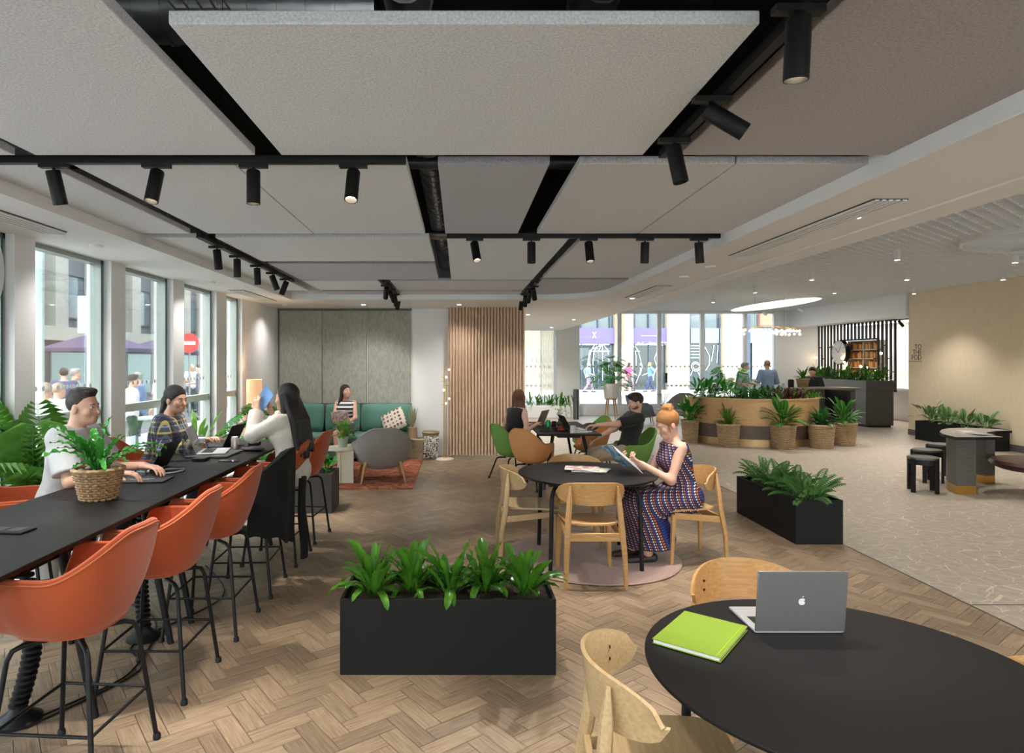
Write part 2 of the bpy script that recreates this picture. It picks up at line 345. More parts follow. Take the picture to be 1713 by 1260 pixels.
# ---------------------------------------------------------------- walls
ZS, ZP, ZL = 2.64, 2.72, 3.25       # soffit, panel and lattice heights
WX = -3.28
wl = MB(); piers = [(-4, .9), (2.2, 2.36), (3.39, 3.63), (4.72, 4.95), (6.03, 6.29), (7.34, 7.63), (8.65, 9.02)]
for a, b in [(-4, -.4), (.9, 1.07), (2.14, 2.36), (3.39, 3.63), (4.72, 4.95), (6.03, 6.29), (7.34, 7.63), (8.65, 9.02), (9.67, 11.7)]: wl.box((WX - .22, a, 0), (WX, b, 3.6))
wl.box((WX - .22, -.4, ZS), (WX - .001, 9.67, 3.6)).box((WX - .22, -.4, -.1), (WX - .001, 9.67, .06))
struct(wl.build('wall_left', WHITE))
FRAME = mat('grey green window frame', (.32, .35, .33), .4, .4); DKF = mat('dark green gasket', (.03, .07, .055), .4)
DOT = mat('frosted white film', (.75, .80, .78), .6)
bays = [(-.4, .9), (1.07, 2.14), (2.36, 3.39), (3.63, 4.72), (4.95, 6.03), (6.29, 7.34), (7.63, 8.65), (9.02, 9.67)]
for i, (a, b) in enumerate(bays):
    w = thing('window_%d' % (i + 1), None, None, (WX - .12, (a + b) / 2, 0)); w['kind'] = 'structure'; y0, y1 = a - (a + b) / 2, b - (a + b) / 2
    MB().box((-.05, y0, .06), (.05, y0 + .035, ZS)).box((-.05, y1 - .05, .06), (.05, y1, ZS)).box((-.05, y0, ZS - .04), (.05, y1, ZS)).box((-.05, y0, .06), (.05, y1, .10)).build('frame', FRAME, w)
    MB().box((.051, y1 - .05, .06), (.056, y1 - .03, ZS)).build('gasket', DKF, w)
    MB().box((-.006, y0 + .03, .1), (.006, y1 - .04, ZS - .04)).build('pane', GLASSW, w)
    MB().box((-.04, y0 + .03, 1.18), (.03, y1 - .04, 1.26)).build('transom', mat('pale green transom', (.62, .72, .69), .4), w)
    d = MB(); n = int((y1 - y0 - .1) / .095)
    for k in range(n):
        t = MB().lathe([(0, 0), (.021, 0), (.021, .002), (0, .002)], 12); t.xf(Matrix.Translation((.012, y0 + .07 + k * .095, 1.475)) @ Matrix.Rotation(R(90), 4, 'Y')); d.add(t.v, t.f)
    tag(d.build('dot_band', DOT, w), kind='stuff')
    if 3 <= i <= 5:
        for q in (.10, .575):   # translucent strips outside the pane, modelling reflections of the piers
            MB().box((-.32, y0 + q, 0), (-.20, y0 + q + .03, ZS + .2)).build('reflection_strip', sheer('pale reflection strip', (.80, .90, .88), .75), w)
        dd = MB()
        for k in range(5): dd.box((.008, y0 + .1 + k * .19, .62), (.011, y0 + .22 + k * .19, .62 + rng.uniform(.25, .42)))
        tag(dd.build('frosted_graphic', sheer('frosted graphic film', (.85, .92, .92), .6), w), kind='stuff')
# white circular sign glass on the nearest pane
c = MB().lathe([(0, 0), (.42, 0), (.42, .02), (0, .02)], 40); c.xf(Matrix.Translation((WX - .08, 4.28, 2.35)) @ Matrix.Rotation(R(90), 4, 'Y'))
tag(c.build('round_sign', mat('white sign', (.8, .84, .83), .5)), 'large white round sign hung in the leftmost window', 'sign')
# back wall of the wood-floored room
bw = MB().box((WX, 11.5, 0), (-.19, 11.72, 3.6)); struct(bw.build('wall_back', WHITE))
# column between sheer window and street windows; rear wall pieces
rw = MB().box((-.6, 20, 0), (1.9, 20.25, 4.1)).box((3.0, 19.75, 0), (3.72, 20.25, 4.1)).box((9.9, 20, 0), (12.2, 20.25, 4.1)).box((1.9, 20, ZL - .02), (9.9, 20.25, 4.1)).box((3.72, 20.0, 0), (9.9, 20.25, .30)).box((1.9, 20.0, 0), (3.0, 20.25, .2)); struct(rw.build('wall_rear', WHITE))
struct(MB().box((-.6, 11.72, 0), (-.4, 20, 3.6)).build('wall_side', WHITE))
# right hand walls
BEIGE = mat('mottled beige plaster', (.50, .38, .22), .75, nz=(5, (.60, .47, .29), .3), bump=(30, .0008), stretch=(1, 1, .4))
def block_mat():
    m = tile_mat('beige brushed wall panels', (.76, .65, .475), (.785, .67, .495), (.775, .66, .485), 1, .14, .22, .75); return m
struct(MB().box((10.4, 2, 0), (10.65, 14.8, 3.6)).build('wall_right', block_mat()))
struct(MB().box((10.39, 2, 0), (10.4, 14.8, .13)).box((10.39, 14.8, 0), (10.66, 14.81, .13)).build('baseboard_right', mat('grey tile skirting', (.12, .12, .13), .4)))
struct(MB().box((10.35, 14.82, 2.74), (10.6, 20, 3.6)).build('wall_right', WHITE))
struct(MB().box((12.6, 8, 0), (12.8, 25, 3.6)).box((10.65, 13.0, 0), (12.6, 13.2, 3.6)).box((10.6, 14.9, 2.78), (12.7, 20.2, 2.85)).build('wall_kitchen', WHITE))
struct(MB().box((11.0, 13.2, -.1), (12.8, 20, -.001)).build('floor', STONE))
fw = MB().box((-4, -4.2, 0), (12, -4, .12)).box((-4, -4.2, 2.6), (12, -4, 3.6))  # unseen front wall, opened up as glazing to admit fill daylight
for k in range(9): fw.box((-3.6 + k * 1.8, -4.2, .12), (-3.3 + k * 1.8, -4, 2.6))
struct(fw.build('wall_front', WHITE))
w = thing('window_20', None, None, (4, -4.1, 0)); w['kind'] = 'structure'; MB().box((-7.3, -.006, .12), (7.2, .006, 2.6)).build('pane', GLASSW, w)  # unseen glazing added to let daylight in behind the camera
struct(MB().box((10.4, -4, 0), (10.65, 2, 3.6)).build('wall_right', WHITE))
# skirting on back wall
struct(MB().box((-.86, 11.488, 0), (-.2, 11.5, .1)).build('baseboard_back', WHITE))
# ---------------------------------------------------------------- ceilings
DARK = mat('black painted slab', (.012, .012, .013), .8)
struct(MB().box((-4, -4.2, 3.6), (13, 20.5, 3.8)).build('ceiling', DARK))
def soffit():
    b = MB(); xi, xo, yb, r = 2.12, 3.15, 9.8, .9; xl = -2.57
    inner = [(xi, -4)] + [(xi - r + r * math.cos(t), yb - r + r * math.sin(t)) for t in [R(k * 9) for k in range(11)]]
    pts = []; pts += inner + [(-2.57, yb)]
    # strips: right band, back band, left band (butted)
    def pr(poly): b.prism(poly, ZS, 3.55)
    pr([(xo, -4), (xo, 11.55), (xi + .0, 11.55), (xi, yb - r)] + [(xi, -4)])
    arc = inner[1:]
    pr([(xi, 11.55)] + [(xl, 11.55), (xl, yb)] + arc[::-1])
    pr([(xl, 11.55), (WX, 11.55), (WX, -4), (xl, -4)])
    return b
so = soffit().build('ceiling', WHITEC, smooth=False); struct(so)
struct(MB().box((3.15, 11.5, ZL - .03), (3.3, 20, 3.55)).box((-.4, 11.55, ZS), (3.15, 20, 2.75)).build('ceiling', WHITEC))
# shadow gap and linear track slot in the soffit
struct(MB().box((2.865, -4, ZS - .012), (2.885, 10.6, ZS)).box((2.895, -4, ZS - .004), (2.90, 10.6, ZS)).build('trim_3', mat('white slot trim', (.85, .85, .85), .4)))
struct(MB().box((2.125, -3.9, ZS - .004), (2.165, 8.9, ZS + .06)).build('trim_4', WHITE))
def vent(x, y, w, l, rz, lab):
    v = thing('ceiling_vent', lab, 'vent', (x, y, ZS), rz, 'linear air vents in the white soffit')
    MB().box((-w / 2, -l / 2, -.006), (w / 2, l / 2, -.001)).build('backing', mat('dark vent throat', (.05, .05, .05), .6), v)
    n = 5
    for k in range(n): xx = -w / 2 + w * (k + .5) / n; MB().box((xx - w / n * .3, -l / 2, -.014), (xx + w / n * .3, l / 2, -.006)).build('slat', WHITEC, v)
vent(2.50, 4.7, .20, 2.0, 0, 'long slotted air vent in the soffit beside the lattice ceiling')
vent(2.55, 8.7, .20, 1.5, 0, 'far slotted air vent in the soffit above the rear planters')
vent(-2.95, 3.9, .20, 1.5, 0, 'slotted air vent in the window soffit at the far left')
vent(-2.95, 9.2, .22, 1.5, 0, 'slotted air vent in the window soffit near the floor lamp')
for i, (x, y, l) in enumerate([(-2.97, 4.72, 'small round detector nearest the left vent'), (-2.95, 5.2, 'round recessed downlight in window soffit nearest the camera'), (-2.95, 7.6, 'middle round downlight in the window soffit'), (-2.9, 10.6, 'far round downlight above the floor lamp'), (2.5, 7.1, 'small round downlight in the right soffit'), (2.5, 6.35, 'round smoke detector in the right soffit')]):
    b = MB().lathe([(0, -.02), (.03, -.02), (.05, -.014), (.055, 0), (0, 0)], 20); o = b.build('downlight' if i not in (0, 5) else 'smoke_detector', mat('white trim ring', (.85, .85, .86), .4)); o.location = (x, y, ZS); tag(o, l, 'ceiling light' if i not in (0, 5) else 'detector')

# acoustic panels hung under the slab
def panel(x0, x1, y0, y1, m, lab):
    p = thing('acoustic_panel', lab, 'ceiling panel', ((x0 + x1) / 2, (y0 + y1) / 2, ZP), 0, None); hx, hy = (x1 - x0) / 2, (y1 - y0) / 2
    MB().box((-hx, -hy, 0), (hx, hy, .042)).build('felt_board', m, p, bev=.004)
    for sx in (-1, 1):
        for sy in (-1, 1): MB().tube([(sx * (hx - .12), sy * (hy - .12), .042), (sx * (hx - .12), sy * (hy - .12), .85)], .0012, 4).build('wire', BLACKM, p)
for a in [(-2.10, -1.01, .8, 3.17, FELT1, 'pale grey acoustic panel at the top left, nearest the windows'),
          (-2.75, -2.2, .8, 3.17, FELT1, 'sliver of acoustic panel cut off by the left edge of the photo'),
          (-.88, .91, 1.935, 3.17, FELT1, 'large pale grey acoustic panel at top centre with its front edge showing'),
          (1.09, 2.55, .9, 3.17, FELT4, 'brown taupe acoustic panel at the top right beside the spotlights'),
          (-2.75, -2.15, 3.31, 5.12, FELT1, 'narrow pale panel under the first track, beside the window soffit'),
          (-2.01, -1.167, 3.31, 5.12, FELT1, 'pale panel left of the thin seam in the second row'),
          (-1.161, -.272, 3.31, 5.12, FELT1, 'pale panel right of the thin seam in the second row'),
          (-.11, .47, 3.31, 5.12, FELT3, 'mauve grey acoustic panel in the middle of the second row'),
          (.623, 1.43, 3.31, 5.12, FELT2, 'warm grey panel with a visible end edge, second row right of the mauve one'),
          (1.436, 2.24, 3.31, 5.12, FELT2, 'warm grey panel running under the curved soffit, second row'),
          (-2.6, -2.18, 5.3, 9.25, FELT1, 'long narrow pale panel beside the window soffit, behind the left track'),
          (-2.02, -.25, 5.3, 6.55, FELT1, 'pale panel in the third row over the bar table end'),
          (-2.0, -.255, 6.7, 8.02, FELT3, 'mauve grey panel in the fourth row on the left'),
          (-.1, .92, 5.31, 8.03, FELT1, 'bright square panel behind the middle spotlights'),
          (1.03, 2.3, 5.31, 7.85, FELT2, 'warm grey panel behind the right hand middle spotlights'),
          (1.04, 2.2, 8.0, 9.9, FELT3, 'mauve panel running into the rounded soffit corner'),
          (-2.0, -1.03, 8.16, 9.2, FELT1, 'pale panel left of the rear spotlight cluster'),
          (-.88, .92, 8.16, 9.2, FELT2, 'warm grey panel right of the rear spotlight cluster'),
          (-2.0, -1.03, 9.35, 10.2, FELT3, 'mauve strip panel at the back left'),
          (-.88, .92, 9.35, 10.2, FELT2, 'warm grey strip panel at the back centre')]: panel(*a)
# services above the panels
DUCT = mat('spiral duct', (.30, .31, .32), .35, .8, bump=(8, .01)); PIPE = mat('dark pipe', (.10, .10, .11), .4, .6)
def pipe(pts, r, m, name, lab, rings=0):
    t = MB().tube(pts, r, 14)
    if rings:
        a, b = Vector(pts[0]), Vector(pts[-1]); n = int((b - a).length / rings); d = (b - a).normalized()
        for k in range(n): p = a + d * rings * (k + .5); t.tube([p - d * .008, p + d * .008], r + .008, 14)
    tag(t.build(name, m), lab, 'duct' if 'duct' in name else 'pipe')
pipe([(-1.9, 2.75, 3.2), (-.35, 2.75, 3.2)], .13, DUCT, 'air_duct', 'round spiral duct seen through the gap left of the centre panel', .12)
pipe([(-.2, -1, 3.12), (-.2, 9.5, 3.12)], .09, DUCT, 'air_duct', 'silver duct running back in the gap left of the mauve panel', .15)
pipe([(.56, -1, 3.2), (.56, 9.5, 3.2)], .10, PIPE, 'air_duct', 'dark duct running back right of the mauve panel', .2)
pipe([(-3, 1.7, 3.1), (3, 1.7, 3.1)], .05, DUCT, 'service_pipe', 'silver pipe crossing above the front panel edge')
pipe([(-3, 4.2, 3.0), (3, 4.2, 3.0)], .04, PIPE, 'service_pipe', 'dark pipe crossing above the second row of panels')
pipe([(-3, 6.6, 3.0), (3, 6.6, 3.0)], .05, DUCT, 'service_pipe', 'silver pipe crossing above the third row of panels')
for k, x in enumerate((-.7, -.2, .35, .8, 1.25)): pipe([(x, -1.5, 3.0 + .05 * (k % 2)), (x, 1.85, 3.05)], .018, PIPE, 'service_pipe', 'thin conduit above the front panel, number %s from the left' % ['first', 'second', 'third', 'fourth', 'fifth'][k])
tr = thing('cable_tray', 'black wire cable tray seen in the gap left of the centre panel', 'cable tray', (-.95, 2.2, 3.0))
t = MB()
for x in np.linspace(-.1, .1, 5): t.box((x - .003, -3, 0), (x + .003, 7, .006))
for y in np.linspace(-3, 7, 80): t.box((-.1, y, 0), (.1, y + .004, .006))
tag(t.build('wire_mesh', mat('steel wire', (.3, .3, .31), .4, .8), tr), kind='stuff')
# ---------------------------------------------------------------- lattice ceiling
LAT = mat('grey lattice blades', (.84, .85, .86), .5)
def clipseg(p, d, x0, x1, y0, y1):
    t0, t1 = -1e9, 1e9
    for o, dd, a, b in ((p[0], d[0], x0, x1), (p[1], d[1], y0, y1)):
        if abs(dd) < 1e-9: continue
        u, v = (a - o) / dd, (b - o) / dd; t0 = max(t0, min(u, v)); t1 = min(t1, max(u, v))
    return (t0, t1) if t1 > t0 + .05 else None
lt = MB(); x0, x1, y0, y1 = 3.17, 10.38, 1.0, 19.95
EL = [(7.9, 8.0, 1.45, 1.0), (8.6, 17.6, .65, 2.2)]     # oval openings in the lattice
def outside(seg, p, d):
    segs = [seg]
    for cx, cy, rx, ry in EL:
        out = []
        for a, b in segs:
            ax, ay = (p[0] - cx) / rx, (p[1] - cy) / ry; dx, dy = d[0] / rx, d[1] / ry
            A_, B_, C_ = dx * dx + dy * dy, 2 * (ax * dx + ay * dy), ax * ax + ay * ay - 1; D_ = B_ * B_ - 4 * A_ * C_
            if D_ <= 0: out.append((a, b)); continue
            r0, r1 = (-B_ - D_ ** .5) / 2 / A_, (-B_ + D_ ** .5) / 2 / A_
            if r0 > a: out.append((a, min(b, r0)))
            if r1 < b: out.append((max(a, r1), b))
        segs = [s for s in out if s[1] - s[0] > .02]
    return segs
for ang in (38, 128):
    d = (math.cos(R(ang)), math.sin(R(ang))); n = (-d[1], d[0])
    for k in range(-160, 260):
        p = (6 + n[0] * k * .125, 8 + n[1] * k * .125); s = clipseg(p, d, x0, x1, y0, y1)
        if not s: continue
        for a, b in outside(s, p, d):
            c = (p[0] + d[0] * (a + b) / 2, p[1] + d[1] * (a + b) / 2, ZL + .035); lt.cbox(c, (b - a, .014, .035), Matrix.Rotation(R(ang), 3, 'Z'))
lat = lt.build('ceiling', LAT, smooth=False); struct(lat)
struct(MB().box((3.17, 1, ZL + .15), (10.38, 20, ZL + .17)).build('ceiling', mat('grey void ceiling', (.10, .10, .105), .8)))
struct(MB().box((3.14, -4, ZL - .1), (3.17, 20, 3.55)).build('trim_5', WHITEC))
struct(MB().box((3.17, -4, ZL), (10.4, 1.0, ZL + .05)).build('ceiling', WHITEC))
# oval baffle and lit oval cove
ob = thing('oval_baffle', 'grey oval baffle with radial fins set in the lattice ceiling', 'ceiling feature', (7.9, 8.0, ZL - .02))
ring = lambda rx, ry, z0, z1, w: MB().surf(lambda u, v: ((rx + (w if v in (0, 1) and False else 0)) * math.cos(2 * PI * u), ry * math.sin(2 * PI * u), z0 + (z1 - z0) * v), 48, 1, th=w, closed_u=True)
ring(1.45, 1.0, -.02, .12, .03).build('rim', LAT, ob)
ring(.35, .22, -.0, .12, .02).build('inner_rim', LAT, ob)
for k in range(30):
    t = 2 * PI * k / 30; a = Vector((.35 * math.cos(t), .22 * math.sin(t), .05)); b = Vector((1.43 * math.cos(t), .985 * math.sin(t), .05)); m_ = (a + b) / 2
    MB().cbox(m_, ((b - a).length, .014, .09), Matrix.Rotation(math.atan2(b.y - a.y, b.x - a.x), 3, 'Z')).build('fin', LAT, ob)
oc = thing('oval_cove_light', 'lit white oval light cove in the lattice over the men at the counter', 'ceiling light', (8.6, 17.6, ZL))
ring(.65, 2.2, -.02, .13, .02).build('rim', WHITE, oc)
MB().surf(lambda u, v: (.64 * v * math.cos(2 * PI * u), 2.18 * v * math.sin(2 * PI * u), .13), 40, 2, closed_u=True).build('light_panel', mat('glowing diffuser', (.9, .9, .88), .6, emit=((1, .93, .84), 1.5)), oc)

def spot_light(parent, loc, direction, watts, size=R(58), col=(1, .94, .88), blend=.55, soft=.03):
    d = bpy.data.lights.new('spot_lamp', 'SPOT'); d.energy = watts; d.spot_size = size; d.spot_blend = blend; d.shadow_soft_size = soft; d.color = col
    o = bpy.data.objects.new('spot_lamp', d); COL.objects.link(o); o.parent = parent; o.location = loc
    o.rotation_euler = Vector(direction).to_track_quat('-Z', 'Y').to_euler(); return o
LENS = mat('warm lit lens', (.9, .8, .6), .3, emit=((1, .82, .58), 22)); LENSD = mat('dim lens', (.3, .24, .16), .3, emit=((1, .75, .4), .25))
def tspot(px_py, X, Y, d, lab, on, grp=None, watts=None, stem=.05):
    """track spotlight; (X,Y) where its stem meets the track, d = direction of the lens end"""
    d = Vector(d).normalized(); t = thing('track_spotlight', lab, 'spotlight', (X, Y, ZP - .03), 0, grp)
    MB().box((-.07, -.018, -.012), (.07, .018, .008)).build('adapter', BLACK, t)
    MB().tube([(0, 0, 0), (0, 0, -stem)], .007, 8).build('stem', BLACK, t)
    c = Vector((0, 0, -stem)); a = c - d * .025; e = c + d * .145; b = MB()
    u, w = frame_of(d); n = 24; r = .034
    prof = [(0, a), (r * .9, a), (r, a + d * .006), (r, e), (r * .88, e), (r * .82, e - d * .05)]
    vs = []; fs = []
    for rr, p in prof:
        for k in range(n): th = 2 * PI * k / n; vs.append(p + (u * math.cos(th) + w * math.sin(th)) * rr)
    for i in range(len(prof) - 1):
        for k in range(n): k2 = (k + 1) % n; fs.append((i * n + k, i * n + k2, (i + 1) * n + k2, (i + 1) * n + k))
    b.add(vs, fs).build('barrel', BLACK, t)
    p = e - d * .03; vs = [p] + [p + (u * math.cos(2 * PI * k / n) + w * math.sin(2 * PI * k / n)) * r * .84 for k in range(n)]
    MB().add(vs, [(0, 1 + k, 1 + (k + 1) % n) for k in range(n)]).build('lens', LENS if on else LENSD, t)
    spot_light(t, e + d * .004, d, watts or SPOT_W)
def track(x0, y0, x1, y1, lab):
    t = MB()
    if y0 == y1: t.box((x0, y0 - .018, ZP - .022), (x1, y0 + .018, ZP + .018))
    else: t.box((x0 - .018, y0, ZP - .022), (x0 + .018, y1, ZP + .018))
    tag(t.build('lighting_track', BLACK, bev=.002), lab, 'track')
track(-2.5, 3.24, -.27, 3.24, 'black lighting track crossing the left side under the first panels')
track(-.1, 5.2, 2.2, 5.2, 'black lighting track crossing behind the second row of panels')
track(1.0, .7, 1.0, 3.15, 'black lighting track running back beside the taupe panel')
track(-2.1, 5.16, -2.1, 8.1, 'black lighting track running back over the bar table')
track(-.955, 8.1, -.955, 10.4, 'black lighting track of the rear left spotlight cluster')
track(.985, 8.2, .985, 10.3, 'black lighting track of the rear right spotlight cluster')
G1 = 'spotlights on the left cross track'; Y = 3.24; k_ = Y / FPX
for (px, d, on, lab) in [(90, (.10, .25, -1), 0, 'leftmost black spotlight on the left track, tilted right'), (262, (-.08, -.25, -1), 1, 'lit spotlight over the seated man, second on the left track'),
                     (424, (0, 0, -1), 1, 'upright spotlight, third on the left track'), (591, (-.03, -.35, -1), 1, 'brightly lit spotlight at the right end of the left track')]:
    tspot(0, (px - VX) * k_, Y, d, lab, on)
Y = 5.2; k_ = Y / FPX
for (px, d, on, lab) in [(794, (.15, -.4, -1), 1, 'lit spotlight in front of the bright square panel'), (889, (0, 0, -1), 0, 'dark upright spotlight beside the dark gap in the middle track'),
                     (985, (.03, -.3, -1), 1, 'lit spotlight, third on the middle track'), (1079, (0, .1, -1), 0, 'dark spotlight, fourth on the middle track'), (1169, (.1, .1, -1), 1, 'last spotlight on the middle track, by the soffit edge')]:
    tspot(0, (px - VX) * k_, Y, d, lab, on)
tspot(0, .955, 1.80, (.0, .1, -1), 'largest nearest black spotlight, hanging straight at the top right', 1)
tspot(0, .955, 2.42, (.9, -.15, -.62), 'black spotlight swung sideways toward the right', 0)
tspot(0, .965, 2.87, (.18, -.1, -1), 'black spotlight at the back end of the near right track', 0)
for i, (y, d) in enumerate([(5.55, (.1, 0, -1)), (6.05, (0, .05, -1)), (6.65, (.05, .0, -1)), (7.2, (.35, .1, -1)), (7.75, (-.35, -.1, -1))]):
    tspot(0, -2.1, y, d, ['first and nearest', 'second', 'third', 'fourth, tilted', 'fifth and farthest'][i] + ' spotlight on the track over the bar table', 0)
for i, (y, d) in enumerate([(8.4, (-.2, 0, -1)), (8.9, (.4, 0, -1)), (9.5, (.1, .2, -1)), (10.1, (-.3, 0, -1))]):
    tspot(0, -.955, y, (d[0], .9, d[2]), ['nearest', 'second', 'third', 'farthest'][i] + ' spotlight of the rear left cluster', 0, None, 14)
for i, (y, d) in enumerate([(8.5, (.5, 0, -1)), (8.9, (-.3, .1, -1)), (9.5, (0, .2, -1)), (10.1, (-.1, 0, -1))]):
    tspot(0, .985, y, (d[0] * .5, .7, d[2]), ['nearest', 'second', 'third', 'farthest'][i] + ' spotlight of the rear right cluster', 0, None, 14)
# white cylinder lights under the lattice; the last four added as extra fill
names = ['left of the oval baffle', 'third from the soffit', 'above the oak planter', 'right of the cove light', 'above the sign wall corner', 'by the header wall', 'in front of the oval baffle', 'above the right of the sign wall', 'small, farthest left', 'added as fill over the near stone floor', 'added as fill above the stools', 'added as fill above the leather bench', 'added as fill over the left planter']
for i, (px, py) in enumerate([(1501, 416), (1358, 453), (1263, 477), (1396, 478), (1517, 453), (1529, 479), (1698, 421), (1678, 453), (1193, 495), (0, 0), (0, 0), (0, 0), (0, 0)]):
    if px: y = (ZL - HC) * FPX / (604 - py); x = (px - VX) / FPX * y
    else: x, y = [(4.6, 3.2), (5.6, 5.6), (8.2, 5.2), (4.4, 7.6)][i - 9]
    t = thing('cylinder_light', 'white cylinder ceiling light ' + names[i], 'ceiling light', (x, y, ZL), 0)
    MB().lathe([(0, .0), (.04, 0), (.04, -.16), (.034, -.16), (.034, -.13), (0, -.13)], 20).build('housing', mat('white metal', (.78, .78, .78), .4), t)
    MB().lathe([(0, -.135), (.033, -.135)], 16).build('lens', mat('lit white lens', (.9, .85, .75), .3, emit=((1, .9, .75), 8)), t)
    spot_light(t, (0, 0, -.17), (0, 0, -1), PEND_W * (1.1 if not px else 1), R(105), (1, .93, .85), .8)
for i, (px, py) in enumerate([(1443, 495), (1338, 512), (1278, 520)]):
    y = [15.2, 18.0, 19.5][i]; x = (px - VX) / FPX * y
    t = thing('adjustable_light', ['right', 'middle', 'left'][i] + ' white tilted ceiling spotlight near the counter', 'spotlight', (x, y, ZL - .02))
    MB().tube([(0, 0, 0), (0, 0, -.06)], .01, 6).build('stem', WHITE, t); MB().tube([(-.06, 0, -.04), (.08, 0, -.12)], .04, 12).build('barrel', WHITE, t)
# unseen fill lamps added out of view, shaped as recessed soffit downlights
for i, (x, y) in enumerate([(-2.0, .6), (-.5, .9), (.6, .9), (2.6, .6), (2.6, 2.6), (5.0, .2), (7.5, .2)]):
    t = thing('downlight', 'unseen fill downlight added near the camera', 'ceiling light', (x, y, ZS), 0, 'added fill lights out of view')
    MB().lathe([(0, -.006), (.05, -.006), (.055, 0), (0, 0)], 16).build('lens', mat('lit white lens', (.9, .85, .75)), t)
    spot_light(t, (0, 0, -.03), (0, .25, -1), DOWN_W * 1.4, R(125), (1, .95, .89), .9, .06)

for i, (x, y) in enumerate([(-2.95, 3.4), (-2.95, 5.2), (-2.95, 7.6), (-2.9, 10.6), (2.5, 7.1), (0, 10.7), (-1.6, 10.7), (1.4, 13), (1.4, 16.5), (2.6, 14.5), (2.6, 18), (2.6, 4.2), (2.6, 9.6)]):  # four past the curtain are unseen lamps added to brighten the rear walls
    t = thing('recessed_downlight', 'small recessed downlight in the white soffit, %s' % ['by the nearest window', 'by the seated man window', 'by the third window', 'over the lamp corner', 'beside the lattice', 'before the curtain', 'before the sofa', 'added unseen fill past the curtain', 'added unseen fill past the curtain farther back', 'added unseen fill past the curtain right', 'added unseen fill before the white column', 'over the taupe panel edge', 'over the far right planter'][i], 'ceiling light', (x, y, ZS)); MB().lathe([(0, -.003), (.03, -.003), (.035, 0)], 16).build('lens', mat('lit white lens', (.9, .85, .75)), t)
    spot_light(t, (0, 0, -.02), (0, 0, -1), DOWN_W * (1.7 if x < -2 else (1.3 if y < 11 else 5)), R(135), (1, .95, .89), 1.0, .05)
# ---------------------------------------------------------------- green-grey acoustic wall, sofa alcove
FELTG = mat('sage grey felt', (.31, .32, .275), .95, nz=(38, (.39, .395, .35), .12), bump=(60, .001), stretch=(1, 1, .35))
for i, (a, b) in enumerate([(-3.22, -2.46), (-2.44, -1.655), (-1.635, -.87)]):
    tag(MB().box((a, 11.46, .94), (b, 11.5, 2.60)).build('wall_panel', FELTG, bev=.004), ['left', 'middle', 'right'][i] + ' sage grey felt wall panel above the green sofa', 'wall panel')
struct(MB().box((-3.24, 11.47, .90), (-.85, 11.5, .935)).box((-3.24, 11.46, 2.605), (-.85, 11.5, 2.64)).box((-3.25, 11.45, 0), (-3.225, 11.5, 2.64)).build('trim_6', mat('dark recess trim', (.12, .12, .11), .7)))
struct(MB().box((-3.22, 11.46, 0), (-.87, 11.5, .90)).build('trim_7', mat('dark grey dado', (.10, .10, .105), .8)))
SAGE = mat('sea green upholstery', (.075, .20, .155), .9, nz=(200, (.10, .25, .20), .2), bump=(300, .0006), sheen=.3)
sf = thing('sofa', 'sea green upholstered bench sofa along the felt wall', 'sofa', (-2.05, 11.08, 0))
MB().box((-1.15, -.36, .06), (1.15, .36, .28)).build('base', SAGE, sf, bev=.02)
MB().box((-1.15, -.38, .29), (1.15, .30, .45)).build('seat', SAGE, sf, bev=.035)
for x in (-1.1, 1.1):
    for y in (-.3, .3): MB().tube([(x, y, 0), (x, y, .08)], .02, 8).build('leg', BLACK, sf)
def cushion(w, h, d, p=4):
    def f(u, v):
        x = 2 * u - 1; z = 2 * v - 1; return (x * w / 2 * (1 - .06 * z * z), 0, z * h / 2 * (1 - .06 * x * x))
    b = MB(); n = 14
    def side(s): return lambda u, v: (f(u, v)[0], s * d / 2 * ((1 - (2 * u - 1) ** p) * (1 - (2 * v - 1) ** p)) ** .5, f(u, v)[2])
    b.surf(side(1), n, n); b.surf(side(-1), n, n); b.f = b.f[:n * n] + [t[::-1] for t in b.f[n * n:]]; return b
for i, (x, w) in enumerate([(-2.72, .66), (-2.06, .62), (-1.28, .92)]):
    o = cushion(w, .50, .2).build('back_cushion', SAGE); o.location = (x, 11.33, .70); o.rotation_euler = (R(-10), 0, 0); tag(o, ['sea green back cushion at the window end of the sofa', 'sea green back cushion behind the woman on the sofa', 'wide sea green back cushion right of the woman'][i], 'cushion')
def dots_mat():
    m = mat('printed cushion cloth', (.7, .6, .5), .85); N = m.node_tree.nodes; L = m.node_tree.links; tc = N.new('ShaderNodeTexCoord')
    v = N.new('ShaderNodeTexVoronoi'); v.inputs['Scale'].default_value = 14; v.inputs['Randomness'].default_value = .25; L.new(tc.outputs['Object'], v.inputs[0])
    l = N.new('ShaderNodeMath'); l.operation = 'LESS_THAN'; l.inputs[1].default_value = .36; L.new(v.outputs[0], l.inputs[0])
    x = N.new('ShaderNodeMix'); x.data_type = 'RGBA'; L.new(l.outputs[0], x.inputs[0]); x.inputs[6].default_value = (.62, .52, .43, 1); x.inputs[7].default_value = (.13, .10, .095, 1); L.new(x.outputs[2], N['Principled BSDF'].inputs['Base Color']); return m
o = cushion(.44, .40, .16).build('cushion', dots_mat()); o.location = (-1.13, 11.05, .66); o.rotation_euler = (R(-25), R(-28), R(-12)); tag(o, 'cream scatter cushion with brown printed blobs leaning on the sofa', 'cushion')
